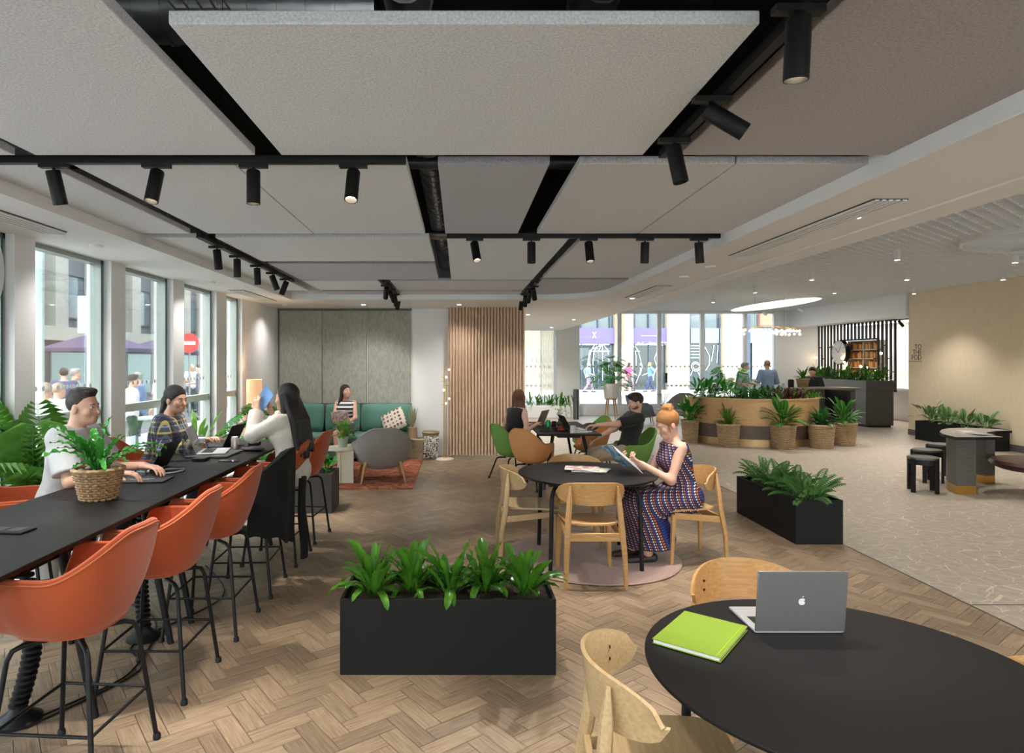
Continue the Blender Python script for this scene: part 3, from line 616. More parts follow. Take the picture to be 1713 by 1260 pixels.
# patterned rug
def rug_mat():
    m = mat('red patterned rug', (.3, .1, .05), .95); N = m.node_tree.nodes; L = m.node_tree.links; tc = N.new('ShaderNodeTexCoord')
    n = N.new('ShaderNodeTexNoise'); n.inputs['Scale'].default_value = 3.2; n.inputs['Detail'].default_value = 6; n.inputs['Distortion'].default_value = 2.2; L.new(tc.outputs['Object'], n.inputs[0])
    r = N.new('ShaderNodeValToRGB'); r.color_ramp.interpolation = 'CONSTANT'; e = r.color_ramp.elements
    e[0].position = 0; e[0].color = (.13, .05, .035, 1); e[1].position = .42; e[1].color = (.32, .075, .03, 1)
    for p, c in ((.50, (.42, .13, .055)), (.56, (.20, .07, .045)), (.61, (.45, .30, .23)), (.66, (.36, .09, .04))): k = e.new(p); k.color = (*c, 1)
    L.new(n.outputs[0], r.inputs[0]); L.new(r.outputs[0], N['Principled BSDF'].inputs['Base Color']); return m
tag(MB().box((-3.0, 8.46, 0.001), (-.62, 11.25, .014)).build('rug', rug_mat()), 'rectangular rust red patterned rug under the grey armchair', 'rug')
def disc_rug():
    b = MB().lathe([(0, .002), (.73, .002), (.745, .008), (.735, .016), (0, .016)], 64); return b
o = disc_rug().build('round_rug', mat('dusty pink wool', (.37, .235, .19), .95, nz=(40, (.43, .285, .235), .2), bump=(90, .004), sheen=.3)); o.location = (1.15, 5.56, 0); tag(o, 'round dusty pink rug under the middle table', 'rug')
# curtain
CURT = mat('beige curtain cloth', (.72, .56, .425), .9, nz=(4, (.79, .62, .47), .3), stretch=(30, 30, .3), bump=(500, .0004))
def pleat(x0, x1, n, amp, z0, z1, y, th=.004, sh=0, rnd=.3):
    ph = [rng.uniform(-rnd, rnd) for _ in range(n + 2)]
    def f(u, v):
        k = u * n; i = int(k); s = math.sin(2 * PI * k + ph[i] * math.sin(PI * (k - i))); a = amp * (.75 + .25 * v * (1 + ph[i])); return (x0 + (x1 - x0) * u, y + a * s, z1 + (z0 - z1) * v)
    return f
cu = thing('curtain', 'full height beige pleated curtain at the end of the white wall', 'curtain', (.47, 11.25, 0))
MB().surf(pleat(-.66, .68, 24, .05, .05, 2.64, 0), 360, 8, th=.004).build('cloth', CURT, cu)
MB().box((-.68, -.02, 2.64), (.7, .02, 2.67)).build('rail', WHITE, cu)
sh = thing('sheer_curtain', 'white translucent sheer curtain over the rear left window', 'curtain', (2.45, 19.7, 0))
MB().surf(pleat(-.52, .1, 9, .03, .12, 3.2, 0), 120, 4).build('cloth', sheer('white voile', (.85, .84, .82), .45), sh)
MB().surf(pleat(.05, .55, 11, .04, .12, 3.2, .02), 120, 4).build('cloth', sheer('white voile double', (.85, .84, .82), .72), sh)
# rear windows
MUL = mat('white mullion', (.72, .74, .76), .4)
for i, (a, b) in enumerate([(1.9, 3.0), (3.72, 5.0), (5.06, 6.25), (6.31, 7.6), (7.66, 8.95), (9.0, 9.9)]):
    w = thing('window_%d' % (9 + i), None, None, ((a + b) / 2, 20.1, 0)); w['kind'] = 'structure'; h = (b - a) / 2; z0 = .30 if i else .2
    MB().box((-h - .03, -.06, z0), (-h + .03, .06, ZL)).box((h - .03, -.06, z0), (h + .03, .06, ZL)).box((-h, -.05, ZL - .07), (h, .05, ZL)).box((-h, -.05, z0), (h, .05, z0 + .05)).build('frame', MUL, w)
    MB().box((-h + .03, -.006, z0 + .04), (h - .03, .006, ZL - .06)).build('pane', GLASSW, w)
    d = MB()
    for k in range(int(2 * h / .14)):
        for z in ((1.53,) if True else ()): t = MB().lathe([(0, 0), (.035, 0), (.035, .002), (0, .002)], 10); t.xf(Matrix.Translation((-h + .08 + k * .14, -.012, z)) @ Matrix.Rotation(R(90), 4, 'X')); d.add(t.v, t.f)
        d.box((-h + .05 + k * .14, -.012, .90), (-h + .13 + k * .14, -.010, .95))
    tag(d.build('dot_band', DOT, w), kind='stuff')
def tbox(): pass
w0 = MB()
tw = [('TSTER', 1.95, .16), ('YARD', 1.62, .26), ('NIKHE', 1.45, .12), ('DOING', 1.16, .22)]
FR = sheer('frosted letters', (.95, .95, .95), .8)
for i, (s, z, h) in enumerate(tw):     # lettering on the glass meant to be read from the street, so it is mirrored in here
    o = textm(s, h, FR, 'window_lettering', None, axes((2.95, 20.07, z), (-1, 0, 0), (0, 0, 1)), .001, 'LEFT'); tag(o, ['small top line', 'large second line', 'small third line', 'large bottom line'][i] + ' of mirrored white lettering on the sheer window', 'sign', 'mirrored lettering on the window')
# ---------------------------------------------------------------- cupboard details on white column
tag(MB().lathe([(0, 0), (.085, 0), (.085, .86), (.075, .88), (0, .88)], 20, (3.4, 18.6, 0)).build('steel_bollard', mat('dark steel', (.13, .135, .14), .3, .8)), 'dark steel post standing by the white column', 'post')
tag(MB().box((3.36, 19.735, 1.42), (3.46, 19.752, 1.53)).build('thermostat', mat('white plastic', (.85, .85, .85), .4), bev=.004), 'small white switch plate on the white column', 'switch')
tag(MB().box((2.0, 19.1, .0), (3.6, 19.45, .36)).build('low_planter', WHITE, bev=.01), 'long low white planter under the sheer window', 'planter')
# ---------------------------------------------------------------- wooden dining chair (faces +Y, origin on the floor below the seat)
BOLT = mat('dark bolt', (.02, .018, .015), .4, .5)
def back_f(s):    # plan curve of the backrest
    return (.278 * s * (1 - .04 * s * s), -.262 + .195 * abs(s) ** 2.2)
def wood_chair(lab, m, grp=None):
    t = thing('dining_chair', lab, 'chair', (0, 0, 0), 0, grp)
    def bk(u, v):
        s = 2 * u - 1; x, y = back_f(s); hh = .088 * max(0, 1 - abs(s) ** 7) ** .5 * (1 - .18 * abs(s) ** 2); zc = .700 - .012 * s * s
        return (x, y - .012 * (2 * v - 1), zc + hh * (2 * v - 1))
    MB().surf(bk, 36, 8, th=.013).build('backrest', m, t)
    def st(u, v):
        x = (2 * u - 1); y = (2 * v - 1); w = .225 - .025 * (1 - v); rr = (1 - abs(x) ** 6 * .12); return (x * w * (1 - .10 * abs(y) ** 6), y * .215 * rr + .005, .448 + .010 * x * x - .012 * max(0, y) ** 3 + .004 * (y < -.8))
    MB().surf(st, 16, 14, th=-.014).build('seat', m, t)
    for sx in (-1, 1):
        MB().tube([(sx * .225, -.275, 0), (sx * .216, -.268, .25), (sx * .203, -.232, .45), (sx * .185, -.216, .66), (sx * .179, -.210, .755)], [.015, .021, .025, .021, .007], 8).build('leg', m, t)
        MB().tube([(sx * .215, .205, 0), (sx * .205, .19, .22), (sx * .195, .175, .425)], [.015, .021, .025], 8).build('leg', m, t)
        MB().cbox((sx * .200, -.035, .395), (.022, .42, .05), Matrix.Rotation(R(6.5), 3, 'X')).build('side_rail', m, t, bev=.004)
    MB().box((-.2, -.25, .345), (.2, -.225, .405)).build('rear_rail', m, t, bev=.004)
    MB().box((-.19, .155, .39), (.19, .178, .43)).build('front_rail', m, t, bev=.004)
    for sx in (-1, 1):
        for z in (.675, .715):
            x, y = back_f(sx * .69); o = MB().ball((sx * .178, y + .016, z), (.006, .003, .006), 8, 6).build('bolt', BOLT, t)
    return t
CH = [  # middle table
    ('left', .62, 5.55, -90, 'oak dining chair on the left of the round table, seen from the side', OAKG),
    ('front', 1.02, 5.04, 0, 'oak dining chair with its back to the camera at the middle round table', OAK),
    ('behind', 1.10, 6.02, 178, 'oak dining chair mostly hidden behind the middle round table', OAK),
    ('right', 1.93, 5.52, 97, 'oak dining chair the woman in the patterned dress sits on', OAK),
    ('fa', .66, 2.01, -96, 'oak dining chair in the foreground, left of the black table', OAKG),
    ('fb', 1.27, 2.70, 178, 'oak dining chair behind the silver laptop in the foreground', OAK),
    ('fc', 1.62, 1.87, 75, 'oak dining chair barely showing at the right edge by the foreground table', OAK)]
protos = {}
for key, x, y, a, lab, m in CH:
    if m.name not in protos: t = protos[m.name] = wood_chair(lab, m); t.location = (x, y, 0); t.rotation_euler = (0, 0, R(a))
    else: dup(protos[m.name], (x, y, 0), R(a), lab)

# ---------------------------------------------------------------- round tables
def round_table(x, y, lab, r=.59, legz=0.0):
    t = thing('round_table', lab, 'table', (x, y, 0))
    MB().lathe([(0, .715), (r - .03, .715), (r, .732), (r, .740), (r - .002, .742), (0, .742)], 96).build('tabletop', LAM, t)
    for a in (45, 135, 225, 315):
        c, s = math.cos(R(a)), math.sin(R(a)); MB().tube([(c * .38, s * .38, .715), (c * .47, s * .47, .66), (c * .50, s * .50, .60), (c * .52, s * .52, legz)], .017, 12).build('leg', BLACK, t)
    MB().box((-.38, -.38, .69), (.38, -.34, .715)).box((-.38, .34, .69), (.38, .38, .715)).build('underframe', BLACK, t)
    return t
round_table(1.10, 5.50, 'round black table on the pink rug with magazines on it', .59, .016)
round_table(1.19, 1.985, 'large round black table in the right foreground with laptop and green notebook')

# laptops
def apple_pts():
    P = []
    for k in range(64):
        t = 2 * PI * k / 64; x = math.cos(t); y = math.sin(t); r = 1 - .10 * math.exp(-((t - PI / 2) / .28) ** 2) * 1.6 - .09 * math.exp(-((t - 3 * PI / 2) / .25) ** 2)
        px, py = x * r * .98, y * r * 1.02
        d = math.hypot(px - 1.12, py - .12)
        if d < .52: a = math.atan2(py - .12, px - 1.12); px, py = 1.12 + .52 * math.cos(a), .12 + .52 * math.sin(a)
        P.append((px, py))
    return P
def laptop(lab, loc, rz, lidm, basem, open_=100, w=.315, d=.22, logo=False, scr=(.02, .02, .022)):
    """hinge along local x at the origin, base towards +y, lid back faces -y"""
    t = thing('laptop', lab, 'laptop', loc, rz)
    MB().box((-w / 2, 0, .001), (w / 2, d, .013)).build('base', basem, t, bev=.004)
    kb = MB().box((-w * .42, .03, .013), (w * .42, .12, .0134)).build('keyboard', mat('key well', (.03, .03, .03), .6), t)
    kk = MB()
    for i in range(13):
        for j in range(5): kk.box((-w * .41 + i * w * .063, .034 + j * .017, .0134), (-w * .41 + i * w * .063 + w * .053, .047 + j * .017, .0146))
    tag(kk.build('keys', mat('black keys', (.012, .012, .012), .5), kb), kind='stuff')
    MB().box((-.05, .13, .013), (.05, .20, .0135)).build('trackpad', basem, t)
    M = Matrix.Rotation(R(open_ - 90) * -1, 4, 'X'); M = Matrix.Rotation(R(90 - open_), 4, 'X')
    l = MB().box((-w / 2, -.004, .0), (w / 2, .003, d)); l.xf(Matrix.Translation((0, 0, .01)) @ Matrix.Rotation(R(open_ - 90), 4, 'X')); l = l.build('lid', lidm, t, bev=.003)
    s = MB().box((-w / 2 + .01, .0031, .012), (w / 2 - .01, .0036, d - .01)); s.xf(Matrix.Translation((0, 0, .01)) @ Matrix.Rotation(R(open_ - 90), 4, 'X')); s.build('screen', mat('screen %s' % lab[:6], scr, .15), l)
    if logo:
        P = apple_pts(); k = .0125; b = MB(); vs = [(x * k, -.0046, z * k) for x, z in P]; n = len(P); b.add(vs + [(0, -.0046, 0)], [(i, (i + 1) % n, n) for i in range(n)])
        lf = [(0, 1.15), (.10, 1.5), (.42, 1.72), (.40, 1.42), (.22, 1.2)]; b.add([(x * k, -.0046, z * k) for x, z in lf], [tuple(range(5))])
        b.xf(Matrix.Translation((0, 0, .01)) @ Matrix.Rotation(R(open_ - 90), 4, 'X') @ Matrix.Translation((0, 0, d / 2)))
        b.build('logo', mat('white logo', (.75, .75, .75), .4), l, smooth=False)
    return t
laptop('open silver laptop with its lid toward the camera on the foreground table', (1.195, 2.245, .742), 0, mat('space grey lid', (.19, .18, .18), .48, .6), SILVL, 96, logo=True)
# green notebook
nb = thing('notebook', 'lime green hardback notebook on the foreground table', 'notebook', (.838, 2.215, .742), R(-39))
LIME = mat('lime cover', (.19, .29, .018), .5); a, b_ = .112, .155
MB().box((-a, -b_, .002), (a, b_, .005)).build('back_cover', LIME, nb, bev=.001); MB().box((-a + .003, -b_ + .004, .005), (a - .006, b_ - .004, .016)).build('pages', PAPER, nb)
cv = MB().box((-a, -b_, .016), (a, b_, .019)).build('front_cover', LIME, nb, bev=.001); MB().box((a - .016, -b_ + .001, .0185), (a - .014, b_ - .001, .0194)).build('hinge_groove', mat('lime groove', (.30, .50, .01), .5), nb)
textm('2023', .016, mat('gold print', (.35, .28, .03), .4), 'year_print', cv, axes((-.045, -.122, .0192), (-1, 0, 0), (0, -1, 0)), .0002)
# magazines on the middle table
COV = [mat('magazine cover %d' % i, c, .35, nz=(14, c2, .06)) for i, (c, c2) in enumerate([((.72, .66, .6), (.35, .12, .1)), ((.75, .72, .62), (.5, .45, .3)), ((.6, .6, .62), (.2, .2, .25)), ((.10, .28, .42), (.55, .65, .7))])]
for i, (x, y, a, c) in enumerate([(1.13, 5.60, 12, 2), (1.16, 5.61, -4, 1), (1.15, 5.60, -18, 1), (1.08, 5.62, 8, 0)]):
    o = MB().box((-.105, -.148, 0), (.105, .148, .004)).build('magazine', [PAPER, COV[c]], bev=.0008); o.data.polygons[1].material_index = 1; o.location = (x, y, .7425 + i * .0045); o.rotation_euler = (0, 0, R(a + 70))
    tag(o, ['grey magazine at the bottom of the fanned stack', 'cream magazine second from the bottom of the fanned stack', 'cream magazine under the top one in the fanned stack', 'top magazine with reddish print on the fanned stack'][i], 'magazine', 'magazines on the middle table')

# ---------------------------------------------------------------- upholstered shell chairs
def shell_chair(kind, lab, um, pm, grp=None, ring=False):
    """shell armchair facing +Y; kind 'counter','dining','lounge'"""
    rx, ry, zb, hb, ha, th, r0 = {'counter': (.275, .265, .575, .445, .285, .022, .66), 'dining': (.275, .265, .32, .48, .28, .022, .66), 'lounge': (.42, .38, .17, .60, .36, .03, .55)}[kind]
    t = thing({'counter': 'counter_stool', 'dining': 'shell_chair', 'lounge': 'lounge_chair'}[kind], lab, 'stool' if kind == 'counter' else ('armchair' if kind == 'lounge' else 'chair'), (0, 0, 0), 0, grp)
    def sm(e0, e1, x): x = min(1, max(0, (x - e0) / (e1 - e0))); return x * x * (3 - 2 * x)
    def H(a):   # a = angle from the back, degrees
        a = abs(a); h = hb - (hb - ha) * sm(14, 80, a); return h - (h - .09) * sm(122, 140, a)
    def P(u, v):
        a = (u - .5) * 360; th_ = R(a); s, c = math.sin(th_), -math.cos(th_)
        e = 2.7; q = (abs(s) ** e + abs(c) ** e) ** (-1 / e); ex, ey = s * q * rx, c * q * ry; h = H(a)
        if v < .4: k = v / .4; return (ex * r0 * k, ey * r0 * k + .01, zb + .035 * k ** 3)
        k = (v - .4) / .6; fl = math.sin(k * PI / 2) ** .8; rr = r0 + (1 - r0) * fl; bkout = -.035 * max(0, math.cos(th_)) * k * k
        return (ex * rr, ey * rr + bkout + .01 * (1 - k), zb + .035 + (h - .035) * (k ** 1.15))
    b = MB().surf(P, 72, 16, th=th, closed_u=True).build('shell', um, t)
    # piping along the rim
    pts = [Vector(P(i / 72, 1)) for i in range(73)]; ins = [p * 1.0 for p in pts]
    rim = [Vector((p.x * .962, p.y * .962, p.z + .002)) for p in pts]; MB().tube(rim, th * .55, 8, cap=False).build('rim', um, t)
    MB().tube([p + Vector((p.x * .012, p.y * .012, -.004)) for p in pts], .0035, 5, cap=False).build('piping', pm, t)
    zs = zb + {'counter': .09, 'dining': .13, 'lounge': .17}[kind]
    n = 40; pr = {'counter': .69, 'dining': .74, 'lounge': .72}[kind]
    def C(u, v):
        th_ = 2 * PI * u; s, c = math.sin(th_), -math.cos(th_); q = (abs(s) ** 2.7 + abs(c) ** 2.7) ** (-1 / 2.7); k = v * .80 / .9; kk = min(1, v / .9)
        return (s * q * rx * pr * kk, c * q * ry * pr * kk + .01, zs - .05 * (max(0, v - .85) / .15) ** 2 - (.004 * kk))
    MB().surf(C, n, 8, closed_u=True).build('seat_pad', um, t)
    if kind == 'lounge':
        for sx in (-1, 1):
            for sy in (-1, 1): MB().tube([(sx * .24, sy * .23, .30), (sx * .31, sy * .29, 0)], [.022, .013], 10).build('leg', OAK, t)
        return t
    w = .225 if kind == 'counter' else .24; zt = zb + .012
    for sx in (-1, 1):
        for sy in (-1, 1):
            l = MB().tube([(sx * .06, sy * .06, zt - .02), (sx * .13, sy * .13, zt - .022), (sx * .155, sy * .155, zt - .035), (sx * .168, sy * .168, zt - .07), (sx * w, sy * w, .0)], .0105, 10).build('leg', BLACK, t)
            MB().lathe([(0, 0), (.017, 0), (.017, .02), (.012, .028), (0, .028)], 12, (sx * w, sy * w, 0)).build('foot_cap', BLACK, l)
    if kind == 'counter':
        zf = .25; k = .168 + (w - .168) * (1 - zf / (zt - .07))
        for a, b_ in (((-k, -k), (k, -k)), ((k, -k), (k, k)), ((k, k), (-k, k)), ((-k, k), (-k, -k))): MB().tube([(*a, zf), (*b_, zf)], .007, 8).build('footrest_bar', BLACK, t)
    return t
st0 = None
stools = [(-1.60, 2.67, 86, 'nearest orange counter stool at the right of the bar table, cut by the left edge'), (-1.585, 3.39, 90, 'second orange counter stool on the near side of the bar table'),
          (-1.58, 4.10, 91, 'third orange counter stool, just before the one with the black coat'), (-1.58, 4.79, 92, 'orange counter stool with a black coat over its back'),
          (-1.56, 5.50, 88, 'orange counter stool the long haired woman sits on'), (-1.54, 6.18, 84, 'farthest orange counter stool at the end of the bar table'),
          (-2.80, 3.98, -66, 'orange counter stool under the young man in grey'), (-2.72, 4.90, -70, 'empty orange counter stool between the man and the woman in plaid'), (-2.74, 5.58, -80, 'orange counter stool under the woman in the plaid shirt')]
for x, y, a, lab in stools:
    if not st0: st0 = shell_chair('counter', lab, ORANGE, ORANGED); st0.location = (x, y, 0); st0.rotation_euler = (0, 0, R(a))
    else: dup(st0, (x, y, 0), R(a), lab)
g0 = shell_chair('dining', 'green shell chair under the woman in black, left of the rear table', GREENU, GREENU); g0.location = (.76, 9.2, 0); g0.rotation_euler = (0, 0, R(-62))
dup(g0, (2.30, 8.50, 0), R(95), 'green shell chair under the man in the black t shirt'); dup(g0, (2.12, 10.3, 0), R(110), 'empty green shell chair at the far right of the rear table, holding a black bag')
t0 = shell_chair('dining', 'apricot shell armchair at the near left of the rear table', TAN, TAN); t0.location = (.98, 8.62, 0); t0.rotation_euler = (0, 0, R(-40))
dup(t0, (2.0, 9.65, 0), R(90), 'apricot shell armchair behind the man at the rear table')
lc = shell_chair('lounge', 'grey brown lounge armchair seen from behind on the red rug', GREYU, GREYU); lc.location = (-1.10, 9.1, 0); lc.rotation_euler = (0, 0, R(12))

# ---------------------------------------------------------------- long bar table
def bar_table(y0, y1, lab, legs):
    t = thing('bar_table', lab, 'table', (-2.035, (y0 + y1) / 2, 0)); h = (y1 - y0) / 2; z = .92
    MB().box((-.378, -h + .002, z - .022), (.378, h - .002, z)).build('tabletop', LAM, t, bev=.003)
    for yy in legs:
        y = yy - (y0 + y1) / 2
        for sx in (-1, 1): MB().tube([(sx * .12, y, z - .022), (sx * .30, y, 0)], [.024, .018], 12).build('leg', BLACK, t)
        MB().box((-.2, y - .02, z - .06), (.2, y + .02, z - .022)).build('crossbar', BLACK, t)
    for sx in (-.15, .15): MB().box((sx - .015, -h + .15, z - .05), (sx + .015, h - .15, z - .022)).build('beam', BLACK, t)
    MB().box((-.14, -h * .8, z - .15), (.14, h * .8, z - .135)).build('cable_tray', BLACK, t)
    return t
bar_table(.9, 3.56, 'near half of the long black bar table', [1.3, 3.05]); bar_table(3.563, 6.32, 'far half of the long black bar table with laptops', [3.85, 4.15, 5.9])
for (x, y, dx, lab) in [(-2.08, 3.02, .07, 'near black spiral cable riser under the bar table'), (-1.93, 3.92, -.02, 'farther black spiral cable riser under the bar table')]:
    c = thing('cable_riser', lab, 'cable riser', (x, y, 0)); MB().lathe([(0, 0), (.10, 0), (.10, .012), (.045, .05), (.035, .07), (0, .07)], 24).build('foot', BLACK, c)
    for k in range(24):
        z = .07 + k * .029; q = dx * math.sin(k / 24 * PI); MB().lathe([(.028, 0), (.042, .004), (.042, .014), (.028, .018)], 14, (q, 0, z)).build('link', BLACK, c)
    MB().tube([(0, 0, .06), (dx * .7, 0, .2), (dx, 0, .42), (dx * .7, 0, .6), (0, 0, .78)], .012, 6).build('cord', BLACK, c)
def cable(pts, r, m, lab, name='cable'):
    P = [Vector(p) for p in pts]; out = []
    for i in range(len(P) - 1):
        p0, p1, p2, p3 = P[max(i - 1, 0)], P[i], P[i + 1], P[min(i + 2, len(P) - 1)]
        for k in range(6): s = k / 6; out.append(.5 * ((2 * p1) + (p2 - p0) * s + (2 * p0 - 5 * p1 + 4 * p2 - p3) * s * s + (3 * p1 - p0 - 3 * p2 + p3) * s ** 3))
    out.append(P[-1]); return tag(MB().tube(out, r, 6).build(name, m), lab, 'cable')
cable([(-2.6, 2.2, .006), (-1.9, 3.2, .006), (-1.8, 3.6, .006), (-2.0, 4.2, .006), (-2.5, 4.6, .006)], .005, BLACK, 'black cable lying on the floor under the bar table')
cable([(-2.0, 2.95, .006), (-1.75, 3.5, .006), (-1.95, 3.85, .006), (-1.7, 4.6, .006), (-2.1, 5.3, .006)], .005, BLACK, 'second black cable looping on the floor under the bar table')
pm = thing('power_module', 'black power socket strip set into the bar table at the left edge', 'socket', (-2.1, 2.93, .92), R(-4))
MB().box((-.14, -.05, .0005), (.14, .05, .010)).build('housing', BLACK, pm, bev=.003)
for k in range(3): MB().box((-.11 + k * .08, -.03, .010), (-.05 + k * .08, .03, .0115)).build('socket', mat('grey socket', (.03, .03, .035), .5), pm)
GREYC = mat('dark grey card', (.045, .045, .05), .5)
for i, (x, y, a, lab) in enumerate([(-2.13, 4.17, 20, 'lower dark grey brochure beside the basket plant'), (-2.05, 4.18, 4, 'dark grey brochure with white lettering on the bar table')]):
    o = MB().box((-.105, -.148, 0), (.105, .148, .004)).build('brochure', GREYC, bev=.0008); o.location = (x, y, .9203 + i * .0045); o.rotation_euler = (0, 0, R(a + 90)); tag(o, lab, 'brochure')
    if i: textm('THE MANCHESTER\nWORKPLACE', .02, mat('white print', (.6, .6, .6), .6), 'lettering', o, axes((0, .03, .0042), (0, -1, 0), (1, 0, 0)), .0002)
laptop('black laptop open in front of the young man in grey', (-2.16, 4.60, .92), R(93), mat('black lid', (.008, .008, .009), .5), SILVL, 118, w=.32, d=.22)
l2 = laptop('grey laptop with its dim screen facing the long haired woman', (-2.16, 5.33, .938), R(-78), SILV, SILVL, 112, w=.32, d=.225, scr=(.13, .14, .145))
laptop('black laptop open before the woman in plaid', (-2.10, 5.86, .92), R(86), mat('black lid', (.008, .008, .009)), BLACK, 115, w=.31, d=.21)
tag(MB().box((-2.2, 5.12, .921), (-1.86, 5.5, .937)).build('laptop_sleeve', mat('grey felt sleeve', (.07, .07, .075), .9), bev=.006), 'thick grey felt sleeve under the grey laptop', 'laptop sleeve')
def tumbler(x, y, z, lab, r=.036, h=.10):
    o = MB().lathe([(0, .002), (r * .8, .002), (r, h), (r - .0025, h), (r * .78, .012), (0, .012)], 24).build('glass', GLASSC); o.location = (x, y, z); tag(o, lab, 'glass')
tumbler(-2.17, 4.36, .92, 'clear tumbler in front of the black laptop', .045, .09); tumbler(-2.22, 5.22, .92, 'tall clear glass beside the coffee cup', .04, .13)
cc = thing('coffee_cup', 'white paper coffee cup with brown sleeve beside the plaid woman', 'cup', (-2.21, 5.46, .92))
MB().lathe([(0, 0), (.028, 0), (.040, .12), (0, .12)], 20).build('cup', PAPER, cc); MB().lathe([(.0335, .035), (.039, .085)], 20).build('sleeve', mat('brown card', (.35, .20, .09), .8), cc); MB().lathe([(0, .128), (.036, .128), (.042, .12), (.042, .115)], 20).build('lid', PAPER, cc)
def can(x, y, z, m, lab):
    c = thing('drink_can', lab, 'can', (x, y, z)); MB().lathe([(0, 0), (.025, 0), (.032, .008), (.032, .10), (.026, .113)], 20).build('body', m, c); MB().lathe([(0, .110), (.025, .110), (.027, .114), (.024, .116)], 20).build('rim', SILVL, c)
can(-1.97, 5.62, .92, mat('silver pink can', (.55, .45, .45), .3, .6), 'silver and pink drink can on the bar table')
tag(MB().box((-2.07, 4.95, .921), (-1.97, 5.06, .945)).build('power_adapter', BLACK, bev=.005), 'black laptop power adapter on the bar table', 'adapter')
tag(MB().box((-1.86, 4.93, .921), (-1.71, 5.0, .929)).build('phone', mat('dark phone', (.03, .03, .035), .2), bev=.003), 'phone lying near the right edge of the bar table', 'phone')
tag(MB().ball((-1.79, 5.55, .938), (.11, .06, .018), 20, 10).build('pouch', mat('dark grey pouch', (.03, .03, .03), .8)), 'dark soft glasses pouch on the bar table', 'pouch')
tag(MB().box((-1.95, 5.9, .921), (-1.85, 5.98, .95)).build('power_adapter', BLACK, bev=.005), 'small black box behind the drink can', 'adapter')
tag(MB().ball((-2.16, 5.38, .932), (.03, .045, .012), 12, 8).build('computer_mouse', mat('pale mouse', (.6, .6, .6), .4)) , 'small pale computer mouse by the grey laptop', 'mouse').location = (-.09, .2, 0)
GC = mat('pale grey cord', (.32, .32, .33), .5)
pts = [(-2.02 + .07 * math.cos(k * .9) * (1 + .2 * math.sin(k)), 4.50 + .09 * math.sin(k * .9), .925 + .003 * (k % 4)) for k in range(20)]
cable(pts, .003, GC, 'coil of pale grey charging cord by the black laptop')
cable([(-2.3, 4.8, .925), (-2.2, 4.95, .925), (-2.07, 5.0, .93)], .003, BLACK, 'black cord running into the power adapter')
cable([(-2.28, 5.05, .925), (-2.15, 4.92, .925), (-2.02, 5.1, .925), (-2.1, 5.15, .925), (-1.97, 5.0, .93)], .003, BLACK, 'tangled black cord in front of the laptop sleeve')
cable([(-1.98, 5.9, .925), (-2.05, 5.75, .925), (-1.95, 5.7, .925), (-1.9, 5.85, .925)], .003, BLACK, 'thin black cord behind the drink can')
# coat on the fourth stool
ct = thing('coat', 'black coat hanging over the back of the fourth orange stool', 'coat', (-1.58, 4.79, 0), R(92))
COAT = mat('black wool', (.004, .004, .0045), .95)
def coatf(u, v):
    a = R(-75 + 150 * u); s, c = math.sin(a), -math.cos(a); k = (abs(s) ** 2.7 + abs(c) ** 2.7) ** (-1 / 2.7); rr = 1.10 + .03 * math.sin(u * 26) * v + .05 * v
    ztop = 1.01 - .20 * max(0, (abs(2 * u - 1) - .2) / .8) ** 1.5; zb_ = .40 + .06 * math.sin(u * 7 + 1) + .012 * math.sin(u * 31)
    if v < .12: q = 1 - v / .12; return (s * k * .275 * (rr - .28 * q), c * k * .265 * (rr - .28 * q) - .03 + .03 * q, ztop + .03 - .10 * q * q)
    w = (v - .12) / .88; return (s * k * .275 * rr, c * k * .265 * rr - .035 + .03 * w, ztop + .03 + (zb_ - ztop - .03) * w)
MB().surf(coatf, 60, 16, th=.014).build('body', COAT, ct)
MB().surf(lambda u, v: (.10 + .10 * u + .01 * math.sin(v * 9), -.355 - .02 * math.sin(PI * u) + .01 * math.sin(v * 5), .80 - .62 * v), 6, 10, th=.03).build('sleeve', COAT, ct)
yb = thing('tote_bag', 'yellow and cream bag lying on the fourth orange stool', 'bag', (-1.70, 4.78, .66), R(20)); MB().box((-.13, -.10, 0), (.13, .10, .10)).build('body', mat('yellow fabric', (.65, .45, .05), .8), yb, bev=.03)
MB().box((-.132, -.04, .01), (.132, .04, .102)).build('white_stripe', mat('cream fabric', (.8, .75, .65), .8), yb, bev=.02); MB().tube([(-.06, 0, .10), (-.05, 0, .17), (.05, 0, .17), (.06, 0, .10)], .006, 6).build('handle', BLACK, yb)

# ---------------------------------------------------------------- rear rectangular table and its clutter
rt = thing('meeting_table', 'rectangular black table at the rear with laptops, shared by the seated man and woman', 'table', (1.46, 9.25, 0)); hx, hy = .41, .87
MB().box((-hx, -hy, .715), (hx, hy, .74)).build('tabletop', LAM, rt, bev=.003)
for sx in (-1, 1):
    for sy in (-1, 1): MB().tube([(sx * .2, sy * (hy - .2), .715), (sx * .34, sy * (hy - .06), 0)], [.024, .016], 12).build('leg', BLACK, rt)
MB().box((-.15, -hy + .1, .68), (.15, hy - .1, .715)).build('beam', BLACK, rt)
laptop('open dark laptop in front of the woman in black', (1.22, 9.62, .74), R(62), SILV, SILV, 112, w=.33, d=.23, scr=(.04, .03, .03))
laptop('black laptop open before the man in the black t shirt', (1.52, 8.93, .74), R(-82), mat('black lid', (.008, .008, .009)), SILVL, 118, w=.32, d=.22)
can(1.28, 9.2, .74, mat('green can', (.02, .30, .10), .3, .4), 'green drink can on the rear table')
